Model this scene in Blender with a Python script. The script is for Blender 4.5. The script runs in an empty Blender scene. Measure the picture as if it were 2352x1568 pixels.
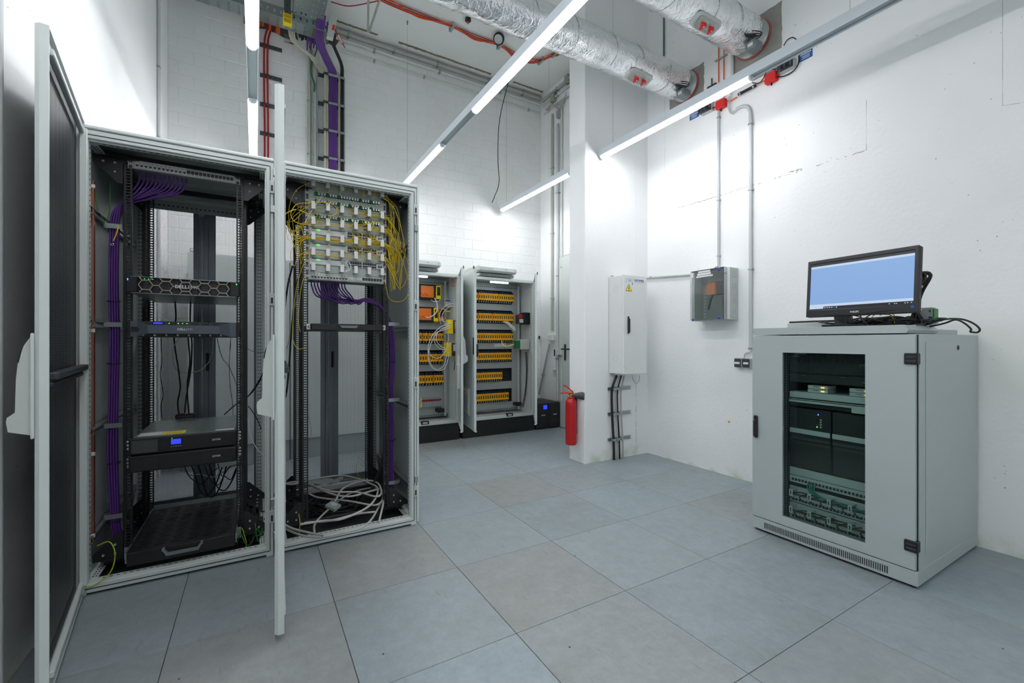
import bpy, math, random
from math import sin, cos, pi, radians, sqrt, atan2
from mathutils import Vector, Matrix
R = random.Random(11)
sc = bpy.context.scene
COL = sc.collection

# ------------------------------------------------------------------ camera
FPX, EYE = 1009.0, 1.188
CS, CC = 0.86325, 0.50478           # heading of the level camera
cd = bpy.data.cameras.new('camera')
cam = bpy.data.objects.new('camera', cd); COL.objects.link(cam)
cam.location = (0, 0, EYE)
cam.rotation_euler = (pi / 2, 0, atan2(CS, CC) - pi / 2)
cd.sensor_width = 36.0
cd.lens = FPX / 2352 * 36
cd.clip_start = 0.02
sc.camera = cam

# ------------------------------------------------------------------ world, exposure
w = bpy.data.worlds.new('world'); sc.world = w
w.use_nodes = True
w.node_tree.nodes['Background'].inputs[0].default_value = (0.75, 0.85, 1, 1)
w.node_tree.nodes['Background'].inputs[1].default_value = 0.02
vs = sc.view_settings
sc.display_settings.display_device = 'sRGB'
vs.view_transform = 'Standard'; vs.look = 'None'; vs.gamma = 1; vs.use_curve_mapping = False
vs.exposure = 0.0
LAMP = 46.0                          # strength of the fluorescent tubes
try:
    sc.cycles.max_bounces = 10; sc.cycles.diffuse_bounces = 6
    sc.cycles.transparent_max_bounces = 12
    sc.cycles.sample_clamp_indirect = 6
except Exception:
    pass


def at(px, py, X=None, Y=None, Z=None):
    """point of a real plane (X=, Y= or Z=) seen at a pixel of the 2352x1568 photograph"""
    a = (px - 1176) / FPX
    d = Vector((a * CS + CC, -a * CC + CS, (784 - py) / FPX))
    t = X / d[0] if X is not None else Y / d[1] if Y is not None else (Z - EYE) / d[2]
    return Vector((0, 0, EYE)) + d * t


# ------------------------------------------------------------------ materials
def lin(r, g, b):
    f = lambda u: ((u / 255 + 0.055) / 1.055) ** 2.4 if u > 10 else u / 255 / 12.92
    return (f(r), f(g), f(b), 1)


def newmat(name):
    m = bpy.data.materials.new(name); m.use_nodes = True
    nt = m.node_tree
    return m, nt, nt.nodes['Principled BSDF']


def N(nt, kind, **kw):
    n = nt.nodes.new(kind)
    for k, v in kw.items():
        if k.startswith('i'):
            n.inputs[int(k[1:])].default_value = v
        else:
            setattr(n, k, v)
    return n


MC = {}
def mat(name, rgb, rough=0.5, metal=0.0, var=0.06, scale=8, bump=0.0, bscale=60, emit=0, spec=None):
    """painted / plastic / metal surface with a little tonal noise"""
    if name in MC: return MC[name]
    m, nt, b = newmat(name); L = nt.links
    c = lin(*rgb)
    tc = N(nt, 'ShaderNodeTexCoord')
    if var:
        no = N(nt, 'ShaderNodeTexNoise'); no.inputs['Scale'].default_value = scale; no.inputs['Detail'].default_value = 4
        L.new(tc.outputs['Object'], no.inputs['Vector'])
        hs = N(nt, 'ShaderNodeMixRGB', blend_type='MIX')
        k = 1 - var * 1.6; j = 1 + var
        hs.inputs[1].default_value = (c[0] * k, c[1] * k, c[2] * k, 1)
        hs.inputs[2].default_value = (min(1, c[0] * j), min(1, c[1] * j), min(1, c[2] * j), 1)
        L.new(no.outputs[0], hs.inputs[0]); L.new(hs.outputs[0], b.inputs['Base Color'])
    else:
        b.inputs['Base Color'].default_value = c
    b.inputs['Roughness'].default_value = rough
    b.inputs['Metallic'].default_value = metal
    if spec is not None: b.inputs['Specular IOR Level'].default_value = spec
    if bump:
        n2 = N(nt, 'ShaderNodeTexNoise'); n2.inputs['Scale'].default_value = bscale
        L.new(tc.outputs['Object'], n2.inputs['Vector'])
        bp = N(nt, 'ShaderNodeBump'); bp.inputs['Strength'].default_value = bump; bp.inputs['Distance'].default_value = 0.01
        L.new(n2.outputs[0], bp.inputs['Height']); L.new(bp.outputs[0], b.inputs['Normal'])
    if emit:
        b.inputs['Emission Color'].default_value = c
        b.inputs['Emission Strength'].default_value = emit
    MC[name] = m
    return m


def wall_mat(name, rgb, pits=1.0, seed=0.0):
    m, nt, b = newmat(name); L = nt.links
    c = lin(*rgb)
    geo = N(nt, 'ShaderNodeNewGeometry')
    mp = N(nt, 'ShaderNodeMapping'); mp.inputs['Location'].default_value = (seed, seed * 2, seed)
    L.new(geo.outputs['Position'], mp.inputs['Vector'])
    def noise(s, d=4):
        n = N(nt, 'ShaderNodeTexNoise'); n.inputs['Scale'].default_value = s; n.inputs['Detail'].default_value = d
        L.new(mp.outputs[0], n.inputs['Vector']); return n.outputs[0]
    def ramp(src, p0, c0, p1, c1):
        r = N(nt, 'ShaderNodeValToRGB'); r.color_ramp.elements[0].position = p0; r.color_ramp.elements[1].position = p1
        r.color_ramp.elements[0].color = c0; r.color_ramp.elements[1].color = c1
        L.new(src, r.inputs[0]); return r.outputs[0]
    W, K = (1, 1, 1, 1), (0, 0, 0, 1)
    base = ramp(noise(1.7), 0.3, (c[0] * .93, c[1] * .94, c[2] * .93, 1), 0.75, c)
    # pores and chips in the concrete paint
    vo = N(nt, 'ShaderNodeTexVoronoi'); vo.inputs['Scale'].default_value = 21; L.new(mp.outputs[0], vo.inputs['Vector'])
    size = N(nt, 'ShaderNodeMath', operation='MULTIPLY'); L.new(ramp(noise(3.1, 2), 0.42, K, 0.75, W), size.inputs[0]); size.inputs[1].default_value = 0.095 * pits
    hole = N(nt, 'ShaderNodeMath', operation='LESS_THAN'); L.new(vo.outputs['Distance'], hole.inputs[0]); L.new(size.outputs[0], hole.inputs[1])
    stain = ramp(noise(0.9, 6), 0.62, W, 0.8, (0.93, 0.93, 0.86, 1))
    m1 = N(nt, 'ShaderNodeMixRGB', blend_type='MULTIPLY'); m1.inputs[0].default_value = 1
    L.new(base, m1.inputs[1]); L.new(stain, m1.inputs[2])
    m2 = N(nt, 'ShaderNodeMixRGB'); m2.inputs[2].default_value = lin(158, 158, 152)
    L.new(hole.outputs[0], m2.inputs[0]); L.new(m1.outputs[0], m2.inputs[1])
    # faint green damp marks along the skirting line
    sz = N(nt, 'ShaderNodeSeparateXYZ'); L.new(geo.outputs['Position'], sz.inputs[0])
    mr = N(nt, 'ShaderNodeMapRange'); mr.inputs['From Min'].default_value = 0.0; mr.inputs['From Max'].default_value = 0.13; mr.inputs['To Min'].default_value = 1.0; mr.inputs['To Max'].default_value = 0.0
    L.new(sz.outputs[2], mr.inputs['Value'])
    g1 = N(nt, 'ShaderNodeMath', operation='MULTIPLY'); L.new(mr.outputs[0], g1.inputs[0]); L.new(ramp(noise(5.0, 5), 0.46, K, 0.66, W), g1.inputs[1])
    m3 = N(nt, 'ShaderNodeMixRGB'); m3.inputs[2].default_value = lin(196, 212, 184); L.new(g1.outputs[0], m3.inputs[0]); L.new(m2.outputs[0], m3.inputs[1])
    L.new(m3.outputs[0], b.inputs['Base Color'])
    b.inputs['Roughness'].default_value = 0.62
    b.inputs['Specular IOR Level'].default_value = 0.3
    bp = N(nt, 'ShaderNodeBump'); bp.inputs['Strength'].default_value = 0.18; bp.inputs['Distance'].default_value = 0.01
    L.new(noise(34, 6), bp.inputs['Height']); L.new(bp.outputs[0], b.inputs['Normal'])
    return m


def perforated(name, rgb, pitch, frac, rough=0.5, planes='XZ'):
    """thin sheet with a staggered grid of round holes"""
    m, nt, b = newmat(name); L = nt.links
    b.inputs['Base Color'].default_value = lin(*rgb); b.inputs['Roughness'].default_value = rough
    tc = N(nt, 'ShaderNodeTexCoord'); sp = N(nt, 'ShaderNodeSeparateXYZ')
    L.new(tc.outputs['Object'], sp.inputs[0])
    def cell(off):
        outs = []
        for ax, sz in ((planes[0], pitch), (planes[1], pitch * 1.732)):
            d = N(nt, 'ShaderNodeMath', operation='DIVIDE', i1=sz); L.new(sp.outputs['XYZ'.index(ax)], d.inputs[0])
            a = N(nt, 'ShaderNodeMath', operation='ADD', i1=off); L.new(d.outputs[0], a.inputs[0])
            f = N(nt, 'ShaderNodeMath', operation='FRACT'); L.new(a.outputs[0], f.inputs[0])
            s = N(nt, 'ShaderNodeMath', operation='SUBTRACT', i1=0.5); L.new(f.outputs[0], s.inputs[0])
            q = N(nt, 'ShaderNodeMath', operation='MULTIPLY', i1=sz); L.new(s.outputs[0], q.inputs[0])
            p = N(nt, 'ShaderNodeMath', operation='POWER', i1=2.0); L.new(q.outputs[0], p.inputs[0])
            ab = N(nt, 'ShaderNodeMath', operation='MULTIPLY'); L.new(q.outputs[0], ab.inputs[0]); L.new(q.outputs[0], ab.inputs[1])
            outs.append(ab)
        s = N(nt, 'ShaderNodeMath', operation='ADD'); L.new(outs[0].outputs[0], s.inputs[0]); L.new(outs[1].outputs[0], s.inputs[1])
        return s
    mn = N(nt, 'ShaderNodeMath', operation='MINIMUM')
    L.new(cell(0.0).outputs[0], mn.inputs[0]); L.new(cell(0.5).outputs[0], mn.inputs[1])
    # hole area fraction: pi r^2 / (pitch^2*0.866)
    r2 = frac * pitch * pitch * 0.866 / pi
    lt = N(nt, 'ShaderNodeMath', operation='GREATER_THAN', i1=r2); L.new(mn.outputs[0], lt.inputs[0])
    L.new(lt.outputs[0], b.inputs['Alpha'])
    return m


def glassy(name, tint, refl=0.08, rough=0.02):
    m, nt, b = newmat(name); L = nt.links
    nt.nodes.remove(b)
    t = N(nt, 'ShaderNodeBsdfTransparent'); t.inputs[0].default_value = tint
    g = N(nt, 'ShaderNodeBsdfGlossy'); g.inputs['Roughness'].default_value = rough
    fr = N(nt, 'ShaderNodeFresnel'); fr.inputs[0].default_value = 1.5
    mu = N(nt, 'ShaderNodeMath', operation='MULTIPLY', i1=refl * 12); L.new(fr.outputs[0], mu.inputs[0])
    mx = N(nt, 'ShaderNodeMixShader'); L.new(mu.outputs[0], mx.inputs[0]); L.new(t.outputs[0], mx.inputs[1]); L.new(g.outputs[0], mx.inputs[2])
    L.new(mx.outputs[0], nt.nodes['Material Output'].inputs[0])
    return m


# shared finishes
WALL = wall_mat('painted_concrete', (243, 244, 245), 1.0, 0.0)
WALLB = wall_mat('painted_block', (240, 241, 241), 0.35, 5.0)
CEILM = wall_mat('painted_slab', (238, 239, 238), 0.4, 9.0)
GREY = mat('cabinet_paint', (208, 215, 213), 0.42, var=0.03, scale=3, bump=0.03, bscale=300)
GREYD = mat('side_panel_paint', (166, 174, 175), 0.38, 0.2, var=0.08, scale=2)
GROOVE = mat('seal_shadow_gap', (52, 56, 56), 0.8, var=0)
BLACK = mat('black_coated_steel', (26, 28, 30), 0.42, var=0.15, scale=30)
BLACKP = mat('black_plastic', (24, 25, 27), 0.5, var=0.05)
CHARC = mat('charcoal_plastic', (52, 56, 62), 0.5, var=0.05)
ZINC = mat('galvanised_steel', (168, 178, 178), 0.35, 0.85, var=0.12, scale=20, bump=0.05, bscale=80)
STEEL = mat('bright_steel', (200, 202, 204), 0.25, 1.0, var=0.05)
WHITEP = mat('white_plastic', (226, 228, 226), 0.45, var=0.03)
LGREY = mat('light_grey_plastic', (190, 196, 192), 0.5, var=0.04)
MGREY = mat('mid_grey_plastic', (118, 126, 128), 0.5, var=0.05)
PURPLE = mat('purple_sheath', (86, 46, 126), 0.45, var=0.08, scale=12)
YELLOWF = mat('yellow_fibre_sheath', (226, 196, 28), 0.45, var=0.06)
YG = mat('green_yellow_sheath', (170, 190, 40), 0.45, var=0.05)
GREENC = mat('green_sheath', (40, 120, 50), 0.45, var=0.05)
BLKC = mat('black_sheath', (22, 22, 24), 0.45, var=0.05)
GRYC = mat('grey_sheath', (178, 176, 172), 0.5, var=0.05)
WHTC = mat('white_sheath', (222, 222, 224), 0.45, var=0.03)
ORNG = mat('orange_sheath', (226, 92, 30), 0.5, var=0.05)
REDC = mat('red_sheath', (158, 26, 30), 0.45, var=0.05)
COPPER = mat('copper', (196, 112, 74), 0.35, 0.9, var=0.12, scale=6)
ORANGE = mat('orange_plastic', (242, 122, 34), 0.5, var=0.03)
RELAYY = mat('relay_yellow', (248, 182, 30), 0.5, var=0.04)
YELP = mat('safety_yellow', (250, 224, 24), 0.5, var=0.03)
GREENP = mat('green_connector', (26, 112, 66), 0.45, var=0.05)
BLUEP = mat('blue_plastic', (22, 74, 176), 0.4, var=0.03)
RED = mat('extinguisher_red', (184, 18, 26), 0.28, var=0.04)
REDP = mat('red_plastic', (214, 34, 34), 0.5, var=0.04)
LEDG = mat('green_led', (60, 255, 90), 0.5, var=0, emit=2.0)
LEDB = mat('blue_led', (50, 90, 255), 0.5, var=0, emit=6.0)
LEDA = mat('amber_led', (255, 190, 40), 0.5, var=0, emit=3.0)
LCD = mat('blue_lcd', (44, 66, 250), 0.4, var=0, emit=1.0)
PAPER = mat('paper_label', (220, 222, 224), 0.6, var=0.02)
PERF = perforated('perforated_rear_sheet', (120, 128, 134), 0.0088, 0.58, planes='ZX')



# ------------------------------------------------------------------ mesh builder
OFF = {}
JR = random.Random(3)


class MB:
    def __init__(s, M=None):
        s.v = []; s.f = []; s.m = []; s.sm = []; s.mats = []; s.M = M

    def mi(s, m):
        if m not in s.mats: s.mats.append(m)
        return s.mats.index(m)

    def add(s, vs, fs, m, smooth=False):
        b = len(s.v)
        s.v += [tuple(v) for v in vs]
        k = s.mi(m)
        for f in fs:
            s.f.append([b + i for i in f]); s.m.append(k); s.sm.append(smooth)
        return s

    def box(s, x0, x1, y0, y1, z0, z1, m, bev=0.0):
        if x0 > x1: x0, x1 = x1, x0
        if y0 > y1: y0, y1 = y1, y0
        if z0 > z1: z0, z1 = z1, z0
        j = JR.uniform      # hairline play so that touching faces never coincide
        if x1 - x0 > .001: x0 += j(2e-5, 1.5e-4); x1 -= j(2e-5, 1.5e-4)
        if y1 - y0 > .001: y0 += j(2e-5, 1.5e-4); y1 -= j(2e-5, 1.5e-4)
        if z1 - z0 > .001: z0 += j(2e-5, 1.5e-4); z1 -= j(2e-5, 1.5e-4)
        if not bev:
            vs = [(x, y, z) for z in (z0, z1) for y in (y0, y1) for x in (x0, x1)]
            fs = [(0, 2, 3, 1), (4, 5, 7, 6), (0, 1, 5, 4), (2, 6, 7, 3), (0, 4, 6, 2), (1, 3, 7, 5)]
            return s.add(vs, fs, m)
        b = min(bev, (x1 - x0) * .49, (y1 - y0) * .49, (z1 - z0) * .49)
        vs, ix = [], {}
        for i, X in enumerate((x0, x1)):
            for j, Y in enumerate((y0, y1)):
                for k, Z in enumerate((z0, z1)):
                    sx, sy, sz = (b if i == 0 else -b), (b if j == 0 else -b), (b if k == 0 else -b)
                    for a, p in enumerate(((X, Y + sy, Z + sz), (X + sx, Y, Z + sz), (X + sx, Y + sy, Z))):
                        ix[(i, j, k, a)] = len(vs); vs.append(p)
        fs = []
        for i in (0, 1):
            q = [ix[(i, j, k, 0)] for j, k in ((0, 0), (0, 1), (1, 1), (1, 0))]; fs.append(q if i == 0 else q[::-1])
            q = [ix[(j, i, k, 1)] for j, k in ((0, 0), (1, 0), (1, 1), (0, 1))]; fs.append(q if i == 0 else q[::-1])
            q = [ix[(j, k, i, 2)] for j, k in ((0, 0), (0, 1), (1, 1), (1, 0))]; fs.append(q if i == 0 else q[::-1])
        for i in (0, 1):
            for j in (0, 1):
                fs.append([ix[(i, j, 0, 0)], ix[(i, j, 1, 0)], ix[(i, j, 1, 1)], ix[(i, j, 0, 1)]][::1 if (i + j) % 2 else -1])
                fs.append([ix[(i, 0, j, 0)], ix[(i, 1, j, 0)], ix[(i, 1, j, 2)], ix[(i, 0, j, 2)]][::-1 if (i + j) % 2 else 1])
                fs.append([ix[(0, i, j, 1)], ix[(1, i, j, 1)], ix[(1, i, j, 2)], ix[(0, i, j, 2)]][::1 if (i + j) % 2 else -1])
        for i in (0, 1):
            for j in (0, 1):
                for k in (0, 1):
                    fs.append([ix[(i, j, k, 0)], ix[(i, j, k, 1)], ix[(i, j, k, 2)]][::1 if (i + j + k) % 2 else -1])
        return s.add(vs, fs, m)

    def prism(s, pts, ax, a0, a1, m, smooth=False):
        """closed outline pts in the two other axes, extruded along ax"""
        n = len(pts); o = [i for i in range(3) if i != ax]
        vs = []
        for a in (a0, a1):
            for p in pts:
                q = [0, 0, 0]; q[ax] = a; q[o[0]] = p[0]; q[o[1]] = p[1]; vs.append(q)
        fs = [(i, (i + 1) % n, n + (i + 1) % n, n + i) for i in range(n)]
        s.add(vs, fs, m, smooth)
        return s.add(vs, [tuple(range(n))[::-1], tuple(range(n, 2 * n))], m)

    def tube(s, pts, r, m, n=6, closed=False, rs=None):
        pts = [Vector(p) for p in pts]; L = len(pts)
        if L < 2: return s
        vs = []; up = None
        for i, p in enumerate(pts):
            a = pts[(i - 1) % L] if (closed or i) else p
            b = pts[(i + 1) % L] if (closed or i < L - 1) else p
            t = (b - a)
            if t.length < 1e-9: t = Vector((0, 0, 1))
            t.normalize()
            if up is None: up = t.orthogonal().normalized()
            up = (up - t * up.dot(t))
            if up.length < 1e-6: up = t.orthogonal()
            up.normalize(); sd = t.cross(up)
            rr = rs[i] if rs else r
            for k in range(n):
                an = 2 * pi * k / n
                vs.append(p + up * cos(an) * rr + sd * sin(an) * rr)
        fs = []
        for i in range(L if closed else L - 1):
            for k in range(n):
                a, b = i * n + k, i * n + (k + 1) % n
                c, d = ((i + 1) % L) * n + (k + 1) % n, ((i + 1) % L) * n + k
                fs.append((a, b, c, d))
        s.add(vs, fs, m, True)
        if not closed:
            s.add(vs[:n], [tuple(range(n))[::-1]], m); s.add(vs[-n:], [tuple(range(n))], m)
        return s

    def cyl(s, p0, p1, r, m, n=16, r1=None):
        return s.tube([p0, p1], r, m, n, rs=[r, r if r1 is None else r1])

    def lathe(s, prof, c, m, n=24, axis=(0, 0, 1)):
        """profile (radius, height) about an axis through c"""
        A = Vector(axis).normalized(); U = A.orthogonal().normalized(); V = A.cross(U); c = Vector(c)
        vs = [c + A * h + (U * cos(2 * pi * k / n) + V * sin(2 * pi * k / n)) * r for r, h in prof for k in range(n)]
        fs = [(i * n + k, i * n + (k + 1) % n, (i + 1) * n + (k + 1) % n, (i + 1) * n + k) for i in range(len(prof) - 1) for k in range(n)]
        return s.add(vs, fs, m, True)

    def quad(s, a, b, c, d, m):
        return s.add([a, b, c, d], [(0, 1, 2, 3)], m)

    def build(s, name, parent=None, label=None, cat=None, group=None, kind=None, M=None):
        M = M or s.M
        vs = [Vector(v) for v in s.v]
        if M is not None: vs = [M @ v for v in vs]
        if parent is not None:
            off = OFF[parent]
        else:
            xs = [v.x for v in vs]; ys = [v.y for v in vs]; zs = [v.z for v in vs]
            off = Vector(((min(xs) + max(xs)) / 2, (min(ys) + max(ys)) / 2, min(zs)))
        me = bpy.data.meshes.new(name)
        me.from_pydata([v - off for v in vs], [], s.f)
        for m in s.mats: me.materials.append(m)
        me.polygons.foreach_set('material_index', s.m)
        me.polygons.foreach_set('use_smooth', s.sm)
        me.update()
        o = bpy.data.objects.new(name, me); COL.objects.link(o)
        if parent is not None: o.parent = parent
        else: o.location = off
        OFF[o] = off
        props(o, label, cat, group, kind)
        return o


def props(o, label=None, cat=None, group=None, kind=None):
    if label: o['label'] = label
    if cat: o['category'] = cat
    if group: o['group'] = group
    if kind: o['kind'] = kind


def thing(name, label, cat, loc, group=None):
    o = bpy.data.objects.new(name, None); COL.objects.link(o)
    o.location = loc; OFF[o] = Vector(loc); o.empty_display_size = 0.05
    props(o, label, cat, group)
    return o


def copy_tree(o, shift=(0, 0, 0), label=None, parent=None):
    c = o.copy(); COL.objects.link(c)
    if parent is not None: c.parent = parent
    c.location = o.location + Vector(shift)
    if label: c['label'] = label
    for ch in list(o.children): copy_tree(ch, (0, 0, 0), None, c)
    return c


def spline(pts, sub=5):
    pts = [Vector(p) for p in pts]
    if len(pts) < 3: return pts
    P = [pts[0] * 2 - pts[1]] + pts + [pts[-1] * 2 - pts[-2]]
    out = []
    for i in range(1, len(P) - 2):
        a, b, c, d = P[i - 1:i + 3]
        for k in range(sub):
            t = k / sub
            out.append(0.5 * ((2 * b) + (c - a) * t + (2 * a - 5 * b + 4 * c - d) * t * t + (3 * b - a - 3 * c + d) * t ** 3))
    out.append(pts[-1])
    return out


def cable(pts, r, m, name, label, cat='cable', group=None, n=6, sub=5, parent=None):
    b = MB(); b.tube(spline(pts, sub), r, m, n)
    return b.build(name, parent, label, cat if parent is None else None, group)


def text(s, o, ux, uy, size, m, name='lettering', parent=None, ext=0.0004, bold=0.0, xs=1.0, label=None):
    """flat lettering as a mesh: o = lower left corner, ux/uy = reading and up directions"""
    cu = bpy.data.curves.new('t', 'FONT'); cu.body = s; cu.size = size; cu.extrude = ext; cu.offset = bold
    cu.resolution_u = 2
    t = bpy.data.objects.new('t', cu)
    me = bpy.data.meshes.new_from_object(t)
    ux = Vector(ux).normalized(); uy = Vector(uy).normalized(); uz = ux.cross(uy)
    M = Matrix((( *ux, 0), ( *uy, 0), ( *uz, 0), (0, 0, 0, 1))).transposed()
    b = MB()
    b.add([Vector(o) + (M @ Vector((v.co.x * xs, v.co.y, v.co.z))) for v in me.vertices], [tuple(p.vertices) for p in me.polygons], m)
    bpy.data.objects.remove(t); bpy.data.curves.remove(cu); bpy.data.meshes.remove(me)
    return b.build(name, parent, label)


# ------------------------------------------------------------------ room shell
XL, XR, XR2, YB, YF, ZC = -0.745, 3.62, 3.685, 5.45, -2.2, 4.844
PX, PY0, PY1 = 2.76, 3.32, 3.565      # the wall stub by the extinguisher
FLOORM = mat('screed', (60, 60, 58), 0.9)

def tile_mat():
    m, nt, b = newmat('mottled_vinyl'); L = nt.links
    geo = N(nt, 'ShaderNodeNewGeometry'); oi = N(nt, 'ShaderNodeObjectInfo')
    mp = N(nt, 'ShaderNodeMapping'); L.new(geo.outputs['Position'], mp.inputs['Vector'])
    cb = N(nt, 'ShaderNodeCombineXYZ'); L.new(oi.outputs['Random'], cb.inputs[2])
    sc10 = N(nt, 'ShaderNodeVectorMath', operation='SCALE'); sc10.inputs['Scale'].default_value = 20; L.new(cb.outputs[0], sc10.inputs[0])
    L.new(sc10.outputs[0], mp.inputs['Location'])
    def noise(s, d, rough=0.6):
        n = N(nt, 'ShaderNodeTexNoise'); n.inputs['Scale'].default_value = s; n.inputs['Detail'].default_value = d
        n.inputs['Roughness'].default_value = rough
        L.new(mp.outputs[0], n.inputs['Vector']); return n.outputs[0]
    def ramp(src, *el):
        r = N(nt, 'ShaderNodeValToRGB'); e = r.color_ramp.elements
        e[0].position, e[0].color = el[0]; e[1].position, e[1].color = el[1]
        for p, c in el[2:]:
            q = e.new(p); q.color = c
        L.new(src, r.inputs[0]); return r.outputs[0]
    tint = ramp(oi.outputs['Random'], (0.0, lin(148, 151, 150)), (1.0, lin(146, 160, 166)), (0.15, lin(149, 154, 154)), (0.3, lin(144, 155, 160)), (0.7, lin(151, 161, 165)))
    mott = ramp(noise(16, 9, 0.8), (0.33, (0.84, 0.84, 0.84, 1)), (0.68, (1.06, 1.06, 1.06, 1)))
    m1 = N(nt, 'ShaderNodeMixRGB', blend_type='MULTIPLY'); m1.inputs[0].default_value = 1; L.new(tint, m1.inputs[1]); L.new(mott, m1.inputs[2])
    dirt = ramp(noise(1.3, 5), (0.55, (1, 1, 1, 1)), (0.8, (0.86, 0.84, 0.79, 1)))
    m2 = N(nt, 'ShaderNodeMixRGB', blend_type='MULTIPLY'); m2.inputs[0].default_value = 1; L.new(m1.outputs[0], m2.inputs[1]); L.new(dirt, m2.inputs[2])
    # scuffs: stretched fine noise
    mp2 = N(nt, 'ShaderNodeMapping'); mp2.inputs['Scale'].default_value = (26, 4, 1); mp2.inputs['Rotation'].default_value = (0, 0, 0.6)
    L.new(geo.outputs['Position'], mp2.inputs['Vector'])
    n3 = N(nt, 'ShaderNodeTexNoise'); n3.inputs['Scale'].default_value = 2.2; n3.inputs['Detail'].default_value = 5; L.new(mp2.outputs[0], n3.inputs['Vector'])
    scf = ramp(n3.outputs[0], (0.62, (1, 1, 1, 1)), (0.76, (0.80, 0.79, 0.76, 1)))
    m3 = N(nt, 'ShaderNodeMixRGB', blend_type='MULTIPLY'); m3.inputs[0].default_value = 1; L.new(m2.outputs[0], m3.inputs[1]); L.new(scf, m3.inputs[2])
    vo = N(nt, 'ShaderNodeTexVoronoi'); vo.inputs['Scale'].default_value = 5; L.new(mp.outputs[0], vo.inputs['Vector'])
    ht = N(nt, 'ShaderNodeMath', operation='LESS_THAN', i1=0.022); L.new(vo.outputs['Distance'], ht.inputs[0])
    m4 = N(nt, 'ShaderNodeMixRGB'); m4.inputs[2].default_value = lin(40, 42, 42); L.new(ht.outputs[0], m4.inputs[0]); L.new(m3.outputs[0], m4.inputs[1])
    L.new(m4.outputs[0], b.inputs['Base Color'])
    rr = ramp(noise(5, 4), (0.3, (0.36, 0.36, 0.36, 1)), (0.7, (0.5, 0.5, 0.5, 1))); L.new(rr, b.inputs['Roughness'])
    bp = N(nt, 'ShaderNodeBump'); bp.inputs['Strength'].default_value = 0.05; bp.inputs['Distance'].default_value = 0.01
    L.new(noise(45, 5), bp.inputs['Height']); L.new(bp.outputs[0], b.inputs['Normal'])
    return m
TILE = tile_mat()

floor = MB().box(XL - .2, XR2 + .2, YF - .2, YB + .2, -0.12, -0.012, FLOORM).build('floor', kind='structure')
TP, G = 0.606, 0.0011
tcache = {}
def cutx(lines, lo, hi):
    e = [lo] + [q for q in lines if lo < q < hi] + [hi]
    return list(zip(e[:-1], e[1:]))
for xa, xb in cutx([0.313 + TP * k for k in range(-3, 8)], XL, XR2):
    for ya, yb in cutx([0.93 + TP * k for k in range(-7, 9)], YF, YB):
        k = (round(xb - xa, 3), round(yb - ya, 3))
        if k not in tcache:
            b = MB(); b.box(-k[0] / 2 + G, k[0] / 2 - G, -k[1] / 2 + G, k[1] / 2 - G, -0.012, 0, TILE, 0.0008)
            me = bpy.data.meshes.new('floor_tile'); me.from_pydata(b.v, [], b.f); me.materials.append(TILE); tcache[k] = me
        o = bpy.data.objects.new('floor_tile', tcache[k]); COL.objects.link(o); o.parent = floor
        o.location = Vector(((xa + xb) / 2, (ya + yb) / 2, R.uniform(-.0004, 0))) - OFF[floor]

MB().box(XL - .2, XL, YF, YB + .2, -.1, ZC, WALL).build('wall_left', kind='structure')
MB().box(XL - .2, XR2 + .2, YF - .2, YF, -.1, ZC, WALL).build('wall_front', kind='structure')
MB().box(XR2, XR2 + .25, PY1, YB + .2, -.1, ZC, WALL).build('wall_far_right', kind='structure')
wr = MB().box(XR, XR + .3, YF, PY1, -.1, ZC, WALL).build('wall_right', kind='structure')
MB().box(PX, XR + .02, PY0, PY1, -.1, ZC, WALL, 0.006).build('pillar', kind='structure')
ceil = MB().box(XL - .2, XR2 + .25, YF - .2, YB + .2, ZC, ZC + .2, CEILM).build('ceiling', kind='structure')

# back wall: painted blocks, each with its own edges
wb = MB().box(XL - .2, XR2 + .25, YB + .004, YB + .2, -.1, ZC, WALLB).build('wall_back', kind='structure')
BW, BH, J = 0.2575, 0.1285, 0.0035
bcache = {}
def brick_mesh(w):
    w = round(w, 3)
    if w not in bcache:
        b = MB(); b.box(-w / 2 + J, w / 2 - J, 0, 0.02, J, BH - J, WALLB, 0.0035)
        me = bpy.data.meshes.new('brick'); me.from_pydata(b.v, [], b.f); me.materials.append(WALLB); bcache[w] = me
    return bcache[w]
rest = MB(); nb = 0
rows = int(ZC / BH) + 1
for r in range(rows - 1, -1, -1):
    z = r * BH
    lines = [-0.66 + (0.5 if r % 2 else 0) * BW + k * BW for k in range(-2, 20)]
    for xa, xb in cutx(lines, XL, XR2):
        if xb - xa < 0.02 or z + BH > ZC + 0.05: continue
        y = YB + R.uniform(-.0012, .0012)
        if nb < 300:
            o = bpy.data.objects.new('brick', brick_mesh(xb - xa)); COL.objects.link(o); o.parent = wb
            o.location = Vector(((xa + xb) / 2, y, z)) - OFF[wb]; nb += 1
        else:
            rest.box(xa + J, xb - J, y, y + .02, z + J, z + BH - J, WALLB, 0.0035)
rest.build('brick_courses', parent=wb, kind='stuff')

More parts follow.
